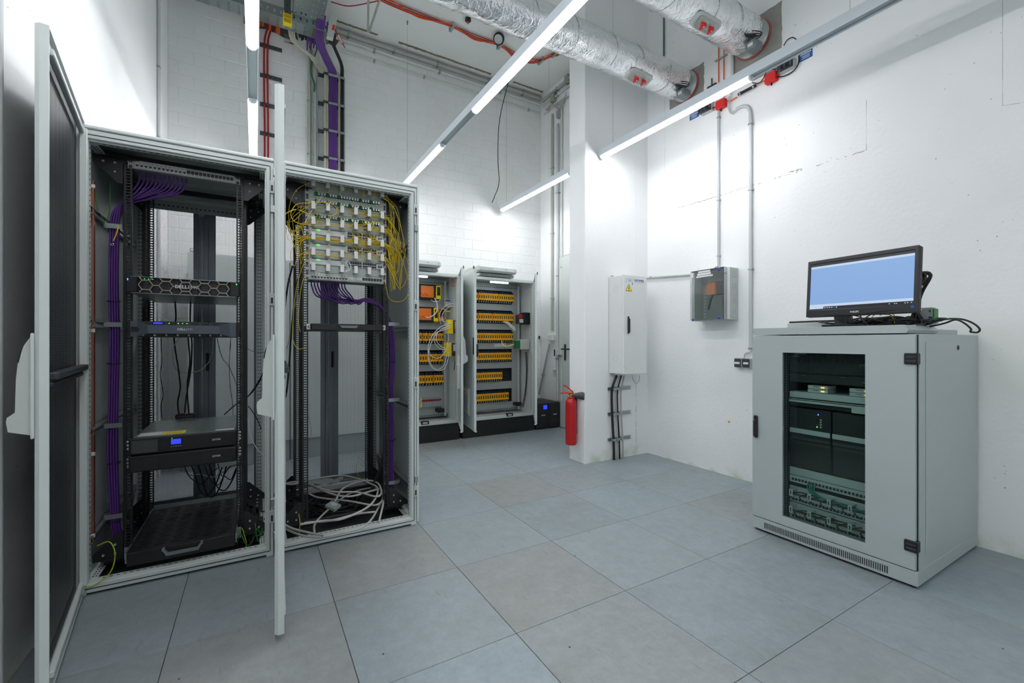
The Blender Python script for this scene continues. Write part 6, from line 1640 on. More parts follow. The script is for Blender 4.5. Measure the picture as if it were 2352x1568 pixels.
# left wall conduits
for (y, z0_, z1_, nm, px) in ((at(365, 100, X=XL + .015).y, 0.0, ZC, 'near the back corner', 0), (1.985 + .12, 0.0, ZC, 'behind the open rack door', 0)):
    pipe([(XL + .014, y, z0_), (XL + .014, y, z1_)], .012, CON, 'conduit', 'grey vertical conduit on the left wall, ' + nm, [(XL + .014, y, z) for z in (2.5, 2.98, 3.6, 4.2)], wall=lambda c_, r_: (XL + .001, c_.x + r_ * 1.1, c_.y - r_ * 1.6, c_.y + r_ * 1.6, c_.z - .008, c_.z + .008))

# red heat cables with four mounting rails
RC = [WBk(607, 75).x, WBk(615, 75).x]
for i, x in enumerate(RC):
    cable([(x + .05, YB - .06, 4.60), (x + .02, YB - .04, 4.52), (x, YB - .030, 4.38), (x - .002, YB - .030, 4.0), (x + .004, YB - .030, 3.4), (x, YB - .030, 2.6), (x, YB - .03, 1.0)], .0095, REDC, 'fire_cable', 'dark red cable running down the back wall behind the racks, %s of two' % ('left', 'right')[i], 'cable', n=8)
for k, (py, xe) in enumerate(((99, 648), (169, 648), (236, 648), (303, 648))):
    a, c = WBk(597, py), WBk(xe, py); z = a.z
    t = thing('mounting_rail', 'dark slotted rail holding the red cables on the back wall, %s of four' % ('top', 'second', 'third', 'lowest')[k], 'rail', (a.x, YB, z), 'rails behind the red cables')
    b = MB(); b.box(a.x, c.x, YB - .018, YB - .001, z - .020, z + .020, mat('dark_zinc', (92, 100, 102), .45, .6), .001)
    b.build('rail', t); b = MB()
    for q in range(3): b.box(c.x - .03 - q * .05, c.x - .005 - q * .05, YB - .0195, YB - .018, z - .004, z + .004, GROOVE)
    b.build('slot_marks', t, kind='stuff')
    for x in RC: MB().box(x - .014, x + .014, YB - .044, YB - .018, z - .012, z + .012, CHARC, .004).build('saddle', t)
# cable ladder on the back wall with purple, beige and black cables
lx0, lx1 = WBk(729, 200).x, WBk(791, 200).x
t = thing('cable_ladder', 'galvanised vertical cable ladder on the back wall carrying the purple bundle', 'cable ladder', ((lx0 + lx1) / 2, YB, 1.0))
for s, x, zt in ((0, lx0, 4.30), (1, lx1, 4.22)): MB().box(x - .012, x + .003, YB - .06, YB - .001, 1.0, zt, ZINC, .002).build('side_rail', t)
rz = [WBk(735, p).z for p in (173, 238, 301, 364)]
for z in rz + [rz[-1] - .38 * k for k in (1, 2, 3)]: MB().box(lx0, lx1, YB - .055, YB - .020, z - .015, z + .015, CHARC, .003).build('rung', t)
px0 = WBk(763, 250).x - .01
BEI = mat('beige_sheath', (190, 190, 172), .5, var=.04)
def drop(x, off, r, m, lab, grp, top, rr_=0):
    cable(top + [(x, YB - .07 - off, rz[0] + .02), (x + rr_, YB - .07 - off, rz[1]), (x, YB - .07 - off, rz[2]), (x, YB - .07 - off, rz[3]), (x, YB - .07 - off, 2.2), (x, YB - .07 - off, 1.2)], r, m, 'riser_cable', lab, 'cable', grp, n=7, sub=5)
TE = Vector((.60, 5.16, 4.42))
for i in range(24):
    a, c = i % 8, i // 8; x = px0 + (a - 3.5) * .0105 + .01; off = c * .011
    drop(x, off, .0062, PURPLE, 'purple cable of the thick bundle descending the wall ladder', 'purple cables on the ladder', [(TE.x + (a - 3.5) * .010, TE.y - .2, TE.z + .16 + c * .01), (TE.x + (a - 3.5) * .010, TE.y, TE.z + .02 + c * .01), (x - .07, YB - .16 - off, 4.32)])
for i in range(4):
    drop(lx0 + .070 + i * .011, .01 * (i % 2), .008, BEI, 'beige cable on the left side of the wall ladder', 'beige cables on the ladder', [(.30 + i * .02, 5.2, 4.60), (.34 + i * .015, 5.30, 4.44), (lx0 - .09 + i * .016, YB - .10, 4.36), (lx0 + .03 + i * .016, YB - .09, 4.22 + .012 * i)])
for i in range(2): drop(lx1 - .070 + i * .012, .01, .0065, BEI, 'beige cable right of the purple bundle on the ladder', 'right beige cables on the ladder', [(.64, 5.15, 4.55), (.68, 5.22, 4.42), (lx1 - .11 + i * .01, YB - .1, 4.28)])
for i in range(7):
    a, c = i % 3, i // 3; drop(lx1 - .045 + a * .012, c * .012, .0075, BLKC, 'black cable at the right side of the wall ladder', 'black cables on the ladder', [(.66, 5.1, 4.56), (.74 + a * .01, 5.2, 4.46 + c * .01), (lx1 - .06 + a * .010, YB - .12 - c * .01, 4.36)])
for k, z in enumerate(rz):
    for (x, w_, m) in ((px0 + .01, .047, ZINC), (lx1 - .033, .024, ZINC), (lx0 + .086, .026, CHARC)):
        b = MB(); b.box(x - w_, x + w_, YB - .108, YB - .103, z - .014, z + .014, m, .002); b.box(x - w_ - .003, x - w_, YB - .108, YB - .05, z - .014, z + .014, m); b.box(x + w_, x + w_ + .003, YB - .108, YB - .05, z - .014, z + .014, m); b.box(x - .010, x + .010, YB - .118, YB - .108, z - .010, z + .010, m, .003); b.build('cable_clamp', t)
cable([WBk(730, 108), WBk(724, 125), WBk(716, 145), WBk(714, 165), WBk(719, 182), WBk(723, 195), WBk(722, 210)], .007, GREENC, 'earth_cable', 'green earth cable curving left of the wall ladder', 'cable')
for i, (px, r, nm) in enumerate(((710, .016, 'wider'), (717, .010, 'slimmer'))):
    a = WBk(px, 115, r + .004); pipe([(a.x, YB - r - .003, a.z), (a.x, YB - r - .003, .9)], r, CONG, 'conduit', 'old grey conduit left of the wall ladder, %s one' % nm, [(a.x, YB - r - .003, z) for z in (3.9, 3.3)], wall=lambda c_, r_: (c_.x - r_ * 1.4, c_.x + r_ * 1.4, c_.y - r_ * 1.1, YB - .001, c_.z - .008, c_.z + .008))
# trays under the ceiling
def tray_x(x0, x1, y0, y1, z, h, label, m=ZINC):
    t = thing('cable_tray', label, 'cable tray', ((x0 + x1) / 2, (y0 + y1) / 2, z)); b = MB(); ny = 6; w_ = (y1 - y0) / ny
    for j in range(ny):
        b.box(x0, x1, y0 + j * w_, y0 + j * w_ + w_ * .72, z, z + .002, m)
    x = x0
    while x < x1 - .02: b.box(x, x + .066, y0, y1, z, z + .0018, m); x += .085
    b.build('bottom', t)
    for y in (y0, y1 - .002):
        s = MB(); s.box(x0, x1, y, y + .002, z, z + h * .30, m); s.box(x0, x1, y, y + .002, z + h * .62, z + h, m); x = x0
        while x < x1 - .02: s.box(x, x + .048, y, y + .0018, z + h * .29, z + h * .63, m); x += .06
        s.build('side', t)
    return t
def tray_y(x0, x1, y0, y1, z, h, label):
    t = thing('cable_tray', label, 'cable tray', ((x0 + x1) / 2, (y0 + y1) / 2, z)); b = MB(); n = 22; d = (y1 - y0) / n
    for j in range(n + 1): b.box(x0, x1, y0 + j * d - d * .34, y0 + j * d + d * .34, z, z + .002, ZINC)
    for k in range(7):
        xx = x0 + (x1 - x0) * k / 6; b.box(xx - .014 if k else xx, xx + .014 if k < 6 else xx, y0, y1, z, z + .002, ZINC)
    for xx in (x0 + .05, x1 - .05, (x0 + x1) / 2): b.box(xx - .02, xx + .02, y0, y1, z, z + .0018, ZINC)
    b.build('bottom', t)
    for x in (x0, x1 - .002):
        s = MB(); s.box(x, x + .002, y0, y1, z, z + h * .3, ZINC); s.box(x, x + .002, y0, y1, z + h * .62, z + h, ZINC); y = y0
        while y < y1 - .02: s.box(x, x + .0018, y, y + .046, z + h * .29, z + h * .63, ZINC); y += .06
        s.build('side', t)
    return t
tray_y(.335, .62, 3.2, 5.12, 4.56, .09, 'perforated galvanised tray running toward the wall ladder, below the ceiling')
tray_x(XL + .02, .66, 5.06, 5.24, 4.50, .10, 'galvanised tray running along the back wall under the ceiling, orange cables below')
tray_x(XL + .02, .25, 4.45, 4.75, 4.62, .06, 'upper galvanised tray nearer the camera at the ceiling')
# bracket, yellow stop, chimney-like bus box and warning tag
b = MB(); a = at(660, 60, Y=5.03); b.box(a.x - .03, a.x + .03, 5.0, 5.04, 4.50, ZC, mat('dark_zinc', (92, 100, 102)), .002)
for q in range(5): b.box(a.x - .004, a.x + .004, 4.998, 5.0, 4.53 + q * .06, 4.555 + q * .06, GROOVE)
hb = b.build('hanger_bracket', None, 'dark slotted hanger bracket between the two trays', 'bracket')
b = MB(); x = a.x; 
for s in (-1, 1): b.box(x + s * .036 - .004, x + s * .036 + .004, 4.97, 5.05, 4.40, 4.52, YELP, .002)
for z in (4.41, 4.455, 4.497): b.box(x - .036, x + .036, 4.98, 5.04, z, z + .006, YELP)
b.build('edge_guard', None, 'bright yellow plastic guard on the end of the hanger bracket', 'edge guard')
b = MB(); b.add([at(p[0], p[1], Y=5.02) + Vector((0, dy, 0)) for dy in (0, .05) for p in ((747, 95), (757, 32), (764, 35), (753, 100))] if False else [(.655, 5.0, 4.42), (.72, 5.0, 4.42), (.76, 5.0, 4.66), (.69, 5.0, 4.68), (.655, 5.06, 4.42), (.72, 5.06, 4.42), (.76, 5.06, 4.66), (.69, 5.06, 4.68)], [(0, 1, 2, 3), (7, 6, 5, 4), (0, 4, 5, 1), (1, 5, 6, 2), (2, 6, 7, 3), (3, 7, 4, 0)], LGREY)
b.add([(.702, 4.998, 4.50), (.727, 4.998, 4.50), (.738, 4.998, 4.56), (.713, 4.998, 4.56)], [(0, 1, 2, 3)], REDP)
b.build('bus_end_box', None, 'light grey slanted end box with red mark beside the perforated tray', 'end box')
a, c = at(775, 78, Y=5.05), at(788, 102, Y=5.05); b = MB(); d = (c - a); n_ = Vector((d.z, 0, -d.x)).normalized() * .014
b.add([a - n_, a + n_, c + n_, c - n_], [(0, 1, 2, 3)], REDP); o_ = Vector((0, -.001, 0)); a2, c2 = a + d * .12 + o_, c - d * .12 + o_; n_ *= .6; b.add([a2 - n_, a2 + n_, c2 + n_, c2 - n_], [(0, 1, 2, 3)], PAPER)
b.tube([at(764, 56, Y=5.05), a], .003, BLKC, 5); b.tube([c, c + Vector((.02, 0, -.03))], .004, BLKC, 5); b.build('warning_tag', None, 'red and white tag on a black cord beside the trays', 'tag')
# ragged wall hole with loose orange tube ends, notice on the wall
b = MB(); pts = []
top = WBk(598, 20, .0).z; Q = random.Random(4)
edge = [(560, 55), (590, 62), (597, 66), (612, 68), (625, 74), (640, 79), (650, 85), (665, 90), (678, 88), (700, 86), (715, 98), (735, 108), (755, 100), (770, 108), (778, 95), (772, 82)]
P2 = [WBk(u, v + Q.uniform(-1, 1), .0) for u, v in edge]
pts = [(p.x, p.z) for p in P2] + [(P2[-1].x, top), (P2[0].x, top)]
b.prism(pts, 1, YB - .006, YB + .004, mat('rough_mortar', (96, 90, 82), .95, var=.3, scale=18, bump=.8, bscale=40)); b.build('mortar_patch', wb)
for i, (px, l) in enumerate(((593, 24), (597, 24), (604, 20), (617, 22), (623, 24), (635, 24), (638, 26), (641, 24))):
    a = at(px, 34 + (px - 593) * .35, Y=5.26); cable([a + Vector((0, .02, .12)), a, a + Vector((R.uniform(-.02, .02), 0, -l / FPX * 5))], .008, ORNG, 'loose_tube', 'orange tube end hanging below the tray by the wall hole', 'cable', 'orange tube ends')
for i in range(14):
    a = at(706 + i * 3.4, 84, Y=5.25); cable([a + Vector((0, -.1, .1)), a + Vector((0, 0, .0)), a + Vector((R.uniform(-.02, .02), .12, -.05 - .03 * R.random()))], .0062, PURPLE, 'network_cable', 'purple cable passing through the hole above the ladder', 'cable', 'purple cables in the wall hole')
for i in range(9):
    a = at(670 + i * 4, 66, Y=5.25); cable([a + Vector((0, -.1, .12)), a + Vector((0, 0, .02)), a + Vector((R.uniform(-.02, .03), .10, -.06))], .008, BLKC if i % 3 else BEI, 'network_cable', 'cable passing through the hole above the notice', 'cable', 'mixed cables in the wall hole')
a, c = WBk(651, 88, .002), WBk(685, 115, .002); xx0, xx1, zz1, zz0 = a.x, c.x, a.z - .01, c.z + .04
t = MB(); t.box(xx0, xx1, YB - .006, YB - .002, zz0, zz1, PAPER); nt_ = t.build('wall_notice', None, 'white printed notice with red bar on the back wall under the tray', 'notice')
t = MB(); t.box(xx0 + .06, xx1 - .02, YB - .0065, YB - .006, zz1 - .022, zz1 - .014, REDC); t.box(xx0 + .01, xx1 - .005, YB - .0065, YB - .006, zz0 + .003, zz0 + .009, REDC); t.build('red_bar', nt_)
t = MB()
for q in range(9): t.box(xx0 + .01, xx0 + .01 + (xx1 - xx0) * (.42 if q % 3 else .8), YB - .0065, YB - .006, zz0 + .018 + q * .009, zz0 + .021 + q * .009, GREYD)
t.build('print_lines', nt_)

# ceiling cables, clips, sensor and small lamp
zc = ZC - .02
base = [(760, 4), (800, 14), (850, 6), (893, -4)]
cable([at(p[0], p[1], Z=zc - .02) for p in base], .006, REDC, 'ceiling_cable', 'dark red cable sagging between ceiling clips at the top edge', 'cable')
for i, (m, dy, r) in enumerate(((REDC, -4, .005), (REDC, 0, .005), (REDC, 4.5, .005), (ORNG, -6, .007), (ORNG, 2.5, .006))):
    pp = [(870, -6), (900, 8), (960, 32), (1038, 60), (1090, 84), (1147, 103), (1180, 124), (1215, 139), (1242, 139), (1262, 130), (1285, 118), (1330, 80)]
    cable([at(p[0], p[1] + dy * (.5 if k in (3, 5, 8, 9) else 1.2) * (1 if k % 2 else -1 if i in (3, 1) else 1), Z=zc - .01 * (i % 2)) for k, p in enumerate(pp)], r, m, 'ceiling_cable', ('dark red' if m is REDC else 'bright orange') + ' cable in the bunch crossing the ceiling under the clips', 'cable', 'red ceiling cables' if m is REDC else 'orange ceiling cables', n=7, sub=5)
for k, p in enumerate(((1038, 61), (1148, 103), (1242, 139), (1274, 122))):
    a = at(p[0], p[1], Z=zc); b = MB(); b.box(a.x - .016, a.x + .016, a.y - .055, a.y + .055, zc - .030, zc - .026, ZINC, .002); b.box(a.x - .016, a.x + .016, a.y - .057, a.y - .053, zc - .03, ZC, ZINC); b.box(a.x - .016, a.x + .016, a.y + .053, a.y + .057, zc - .03, ZC, ZINC)
    b.build('cable_bracket', None, 'grey ceiling bracket holding the red and orange cables, %s from the left' % ('first', 'second', 'third', 'fourth')[k], 'bracket', 'ceiling cable brackets')
a = at(1075, 46, Z=zc); b = MB(); b.lathe([(.032, 0), (.034, -.03), (.020, -.04), (0, -.04)], (a.x, a.y, ZC), BLACKP, 18); b.lathe([(.012, -.04), (.012, -.06), (.004, -.066), (0, -.07)], (a.x, a.y, ZC), mat('brass', (176, 140, 66)), 12); b.build('sensor', None, 'small black and brass sensor on the ceiling beside the foil duct', 'sensor')
a = at(1145, 80, Z=zc); b = MB(); M5 = Matrix.Translation((a.x, a.y, ZC - .07)) @ Matrix.Rotation(-.6, 4, 'X') @ Matrix.Rotation(.5, 4, 'Y'); b.lathe([(0, -.008), (.060, -.008), (.066, 0), (.066, .035), (.058, .05), (.0, .05)], (0, 0, 0), BLACKP, 28); b.lathe([(0, -.0095), (.050, -.0095)], (0, 0, 0), STEEL, 24); b.box(-.012, .012, -.012, .012, .05, .10, BLACKP); b.build('round_spotlight', None, 'round black spotlight with silver face on the ceiling under the duct', 'spotlight', M=M5)
# two grey rods hanging from the ceiling
for i, (pa, pb) in enumerate((((846, 0), (845, 72)), ((872, 0), (848, 72)))):
    a, c = at(*pa, Y=4.4), at(*pb, Y=4.4); cable([a + (a - c) * .5 if (a + (a - c) * .5).z < ZC else Vector((c.x + (a.x - c.x) * (ZC - c.z) / (a.z - c.z), c.y, ZC)), c], .011, CONG, 'support_rod', 'grey rod hanging from the ceiling, %s of the pair' % ('upright one', 'slanted one')[i], 'rod')
# thin dark conduit on the right wall beside the duct
pipe([(XR - .012, at(1525, 30, X=XR - .01).y, 4.7), (XR - .012, at(1525, 30, X=XR - .01).y, at(1525, 128, X=XR - .01).z)], .008, mat('dark_zinc', (92, 100, 102)), 'conduit', 'thin dark conduit between the two foil ducts on the right wall')

# ------------------------------------------------------------------ floor cabinet on the right
def floor_cabinet():
    x0, x1, y0, y1, H = 2.725, 3.605, .832, 1.640, 1.225
    t = thing('floor_cabinet', 'grey floor cabinet with glass door carrying the monitor, against the right wall', 'cabinet', ((x0 + x1) / 2, (y0 + y1) / 2, 0))
    G2 = mat('cabinet_paint_b', (176, 186, 186), .42, var=.03, scale=3, bump=.03, bscale=300)
    b = MB(); b.box(x0 + .02, x1 - .02, y0 + .01, y1 - .01, .004, .02, GROOVE); b.box(x0 + .003, x1, y0, y1, .014, .085, G2, .003); b.build('plinth', t)
    # body as panels so the inside stays open behind the glass
    s = MB(); xx = x0 + .0235
    s.box(xx, x1, y0, y0 + .018, .088, H, G2, .003); s.box(xx, x1, y1 - .018, y1, .088, H, G2, .003); s.box(xx, x1, y0, y1, H - .018, H, G2, .003); s.box(x1 - .01, x1, y0, y1, .088, H, G2); s.box(xx, x1, y0, y1, .088, .10, G2)
    s.box(xx, xx + .02, y0, y0 + .15, .088, H, G2); s.box(xx, xx + .02, y1 - .15, y1, .088, H, G2)
    s.build('body', t)
    MB().box(x0 + .019, x0 + .0225, y0 + .003, y0 + .02, .088, H - .004, GROOVE).build('door_gap_shade', t)  # dark strip drawn for the shade in the gap between door and body
    p = MB(); p.box(x0 + .10, x1 - .06, y0 - .004, y0 + .001, .15, 1.185, G2, .002); p.build('side_panel', t)
    p = MB(); p.lathe([(.0, .004), (.006, .004), (.012, .003), (.013, 0)], (3.26, y0 - .004, 1.155), BLACKP, 16, (0, -1, 0)); p.build('side_lock', t)
    g = MB(); n = 66
    for q in range(n): g.box(x0 + .0015, x0 + .004, y0 + .115 + q * .0094, y0 + .1195 + q * .0094, .030, .066, GROOVE)
    g.build('plinth_vent', t)
    c = MB(); cz = H
    c.prism([(y0 + .045, cz + .004), (y0 + .035, cz + .020), (y0 + .055, cz + .045), (y1 - .005, cz + .045), (y1 + .0, cz + .020), (y1 - .01, cz + .004)], 0, x0 + .006, x0 + .40, G2)
    c.box(x0 + .40, x1 - .10, y0 + .06, y1 - .03, cz, cz + .030, G2, .004)
    c.build('roof_cover', t)
    # door with window
    wy0, wy1, wz0, wz1 = 1.040, 1.453, .145, 1.122; d0, d1 = y0 + .008, y1 - .002
    d = MB(); x_a, x_b = x0, x0 + .020
    Z0, Z1 = .09, H - .003; o4 = [(d0, Z0), (d1, Z0), (d1, Z1), (d0, Z1)]; i4 = [(wy0, wz0), (wy1, wz0), (wy1, wz1), (wy0, wz1)]; e = .002; O4 = [(d0 + e, Z0 + e), (d1 - e, Z0 + e), (d1 - e, Z1 - e), (d0 + e, Z1 - e)]
    vs = [(x_a, *p_) for p_ in O4] + [(x_a, *p_) for p_ in i4] + [(x_b, *p_) for p_ in i4] + [(x_b, *p_) for p_ in o4] + [(x_a + e, *p_) for p_ in o4]
    for (p_, q_) in ((0, 4), (4, 8), (8, 12), (12, 16), (16, 0)): d.add(vs, [(p_ + k_, p_ + (k_ + 1) % 4, q_ + (k_ + 1) % 4, q_ + k_) for k_ in range(4)], G2)
    dd = d.build('door', t)
    GL = glassy('tinted_door_glass', (.84, .92, .90, 1), .05, .01)
    MB().box(x_a + .004, x_a + .009, wy0, wy1, wz0, wz1, GL).build('window_pane', dd)
    h = MB(); h.box(x0 - .012, x0, d1 - .040, d1 - .012, .585, .725, BLACKP, .010); h.box(x0 - .026, x0 - .010, d1 - .038, d1 - .016, .590, .700, BLACKP, .008); h.build('handle', dd)
    for z in (1.105, .205):
        h = MB(); h.box(x0 - .010, x0 + .026, y0 - .004, y0 + .048, z - .027, z + .027, BLACKP, .003)
        for q in range(2): h.box(x0 - .013, x0 - .010, y0 + .002, y0 + .04, z - .016 + q * .020, z - .006 + q * .020, CHARC, .001)
        h.build('hinge', t)
    # inside equipment: separate things
    xf = x0 + .085; ya, yb = 1.02, 1.47
    for yy in (1.475, .985):
        r = MB(); r.box(xf - .002, xf + .002, yy - .012, yy + .012, .10, 1.19, CHARC)
        z = .11
        while z < 1.18: r.box(xf - .003, xf - .002, yy - .004, yy + .004, z, z + .009, GREYD); z += .0153
        r.build('mounting_rail', t)
    r = MB(); r.box(x1 - .03, x1 - .012, y0 + .03, y1 - .03, .1, 1.19, CHARC); r.build('inner_back', t)
    MD = mat('device_grey', (196, 204, 202), .45, .1); DK = mat('device_black', (42, 47, 47), .45, var=.1)
    def dev(name, z0, z1, label, cat, items, m, x_off=0.0, depth=.45, ya_=1.0, yb_=1.455):
        tt = thing(name, label, cat, (xf + depth / 2, (ya_ + yb_) / 2, z0)); MB().box(xf + x_off, xf + depth, ya_, yb_, z0, z1, m, .002).build('body', tt)
        for nm, its in items:
            q = MB()
            for it in its: q.box(*it)
            q.build(nm, tt)
        return tt
    its = [(xf - .004, xf + .002, 1.01 + q * .028, 1.030 + q * .028, 1.068 + (.028 * r_), 1.088 + (.028 * r_), CHARC if (q + r_) % 2 else DK) for q in range(15) for r_ in range(2)]
    u = dev('power_unit', 1.00, 1.13, 'black power unit behind the top of the glass door', 'power unit', [('front_grid', its), ('label_strip', [(xf - .006, xf - .004, 1.40, 1.435, 1.098, 1.102, LGREY)] + [(xf - .006, xf - .004, 1.05 + k * .008, 1.054 + k * .008, 1.060, 1.063, LGREY) for k in range(6)])], DK)
    text('CyberPower', (xf - .007, 1.425, 1.112), (0, -1, 0), (0, 0, 1), .013, WHITEP, parent=u)
    its = [(xf - .003, xf + .001, 1.02 + q * .11, 1.10 + q * .11, 1.005 + k * .0065, 1.008 + k * .0065, CHARC) for q in range(4) for k in range(8)]
    dev('disk_server', .945, .998, 'black disk server behind the glass door, under the power unit', 'server', [('drive_front', its), ('silver_tabs', [(xf - .005, xf, 1.06 + q * .1, 1.085 + q * .1, .965 + .02 * (q % 2), .970 + .02 * (q % 2), STEEL) for q in range(4)])], DK, .003)
    for k, (yy, zz_) in enumerate(((1.305, .922), (1.305, .900), (1.095, .922), (1.095, .900))):
        tt = thing('media_converter', 'small silver box with two amber lights behind the glass, %s %s' % (('upper', 'lower')[k % 2], ('left', 'left', 'right', 'right')[k]), 'network box', (xf + .05, yy, zz_))
        MB().box(xf + .0, xf + .10, yy - .055, yy + .050, zz_ - .010, zz_ + .010, MD, .002).build('case', tt)
        q = MB(); q.box(xf - .002, xf, yy - .038, yy - .031, zz_ - .002, zz_ + .003, LEDA); q.box(xf - .002, xf, yy - .028, yy - .021, zz_ - .002, zz_ + .003, LEDA); q.build('amber_lights', tt)
        q = MB(); q.box(xf - .001, xf, yy - .010, yy + .02, zz_ + .002, zz_ + .005, CHARC); q.build('print', tt)
    dev('rack_shelf', .852, .888, 'grey shelf front carrying the small silver boxes', 'shelf', [], MD, -.004)
    k = dev('tape_unit', .800, .845, 'grey rounded front panel with a stepped lower edge behind the glass', 'device', [('curved_front', [(xf - .012, xf, 1.0, 1.13, .800, .838, MD), (xf - .012, xf, 1.13, 1.455, .826, .838, MD), (xf - .004, xf, 1.0, 1.455, .842, .846, LGREY)])], DK, .004)
    for k, (a_, c_) in enumerate(((1.235, 1.455), (1.0, 1.228))):
        tt = thing('tower_server', 'black tower server with silver strip and blue light, %s behind the glass' % ('left one' if k == 0 else 'right one'), 'server', (xf + .2, (a_ + c_) / 2, .43))
        MB().box(xf, xf + .42, a_, c_, .435, .790, DK, .004).build('case', tt)
        MB().box(xf - .006, xf, a_ + .002, c_ - .002, .640 - .0 , .668, MD, .001).build('silver_strip', tt)
        MB().box(xf - .004, xf, a_ + .002, c_ - .002, .60, .625, CHARC, .001).build('ledge', tt)
        q = MB(); q.lathe([(0, .003), (.004, .003)], (xf - .001, a_ + .062 + (0 if k == 0 else -.04), .765), LEDB, 10, (-1, 0, 0)); q.build('blue_light', tt)
        q = MB()
        for w_ in range(4): q.box(xf - .002, xf, a_ + .045, a_ + .055, .690 + w_ * .014, .698 + w_ * .014, LGREY)
        q.box(xf - .003, xf, a_ + .066, a_ + .072, .690, .696, LEDG); q.box(xf - .003, xf, a_ + .066, a_ + .072, .702, .708, REDP); q.build('buttons', tt)
    q = dev('blank_plate', .385, .430, 'grey blank panel under the tower servers behind the glass', 'panel', [], MD, -.003)
    q = dev('patch_bay', .340, .382, 'patch panel with black ports and green cords behind the glass', 'patch panel', [('port_row', [(xf - .006, xf - .002, 1.01 + k * .0182, 1.022 + k * .0182, .352, .366, DK) for k in range(24)])], MD, -.003)
    for k, z in enumerate((.275, .175)):
        tt = thing('cable_manager', 'grey cable guide with hooks low behind the glass, %s one' % ('upper', 'lower')[k], 'cable guide', (xf, 1.23, z)); MB().box(xf, xf + .01, 1.0, 1.455, z, z + .042, MD, .001).build('plate', tt)
        for w_ in range(5):
            hh = MB(); yy = 1.02 + w_ * .1; hh.box(xf - .055, xf, yy - .010, yy + .010, z + .030, z + .034, LGREY); hh.box(xf - .058, xf - .054, yy - .010, yy + .010, z - .006, z + .036, LGREY, .001); hh.box(xf - .0595, xf - .058, yy - .003, yy + .003, z + .005, z + .026, CHARC); hh.build('guide_hook', tt)
    dev('network_switch', .222, .262, 'dim grey network switch between the cable guides behind the glass', 'switch', [('port_row', [(xf - .003, xf, 1.01 + k * .0182, 1.022 + k * .0182, .232, .246, DK) for k in range(24)])], MD)
    dev('network_switch', .120, .160, 'lowest grey network switch behind the glass door', 'switch', [('port_row', [(xf - .003, xf, 1.01 + k * .0182, 1.022 + k * .0182, .130, .144, DK) for k in range(24)])], MD)
    GT = mat('teal_sheath', (20, 130, 110), .5)
    for k in range(4): cable([(xf - .004, 1.345 - k * .012, .36), (xf - .03, 1.342 - k * .012, .345), (xf - .04, 1.325 - k * .010, .32), (xf - .035, 1.27 - k * .008, .298), (xf - .03, 1.14, .285 + k * .003), (xf - .03, 1.02, .28)], .0035, GT, 'patch_cable', 'teal patch cord behind the glass door', 'cable', 'teal cords behind the glass')
    for k in range(14):
        z = .285 if k % 2 else .185; yy = 1.06 + .028 * k * .98
        cable([(xf - .002, yy, z - .045), (xf - .03, yy, z - .04), (xf - .045, yy + .015, z - .01), (xf - .03, yy - .03, z + .01), (xf - .03, yy - .12 if yy > 1.2 else yy - .04, z + .012)], .0032, BLKC, 'patch_cable', 'black patch cord between switch and cable guide behind the glass', 'cable', 'black cords behind the glass')
floor_cabinet()

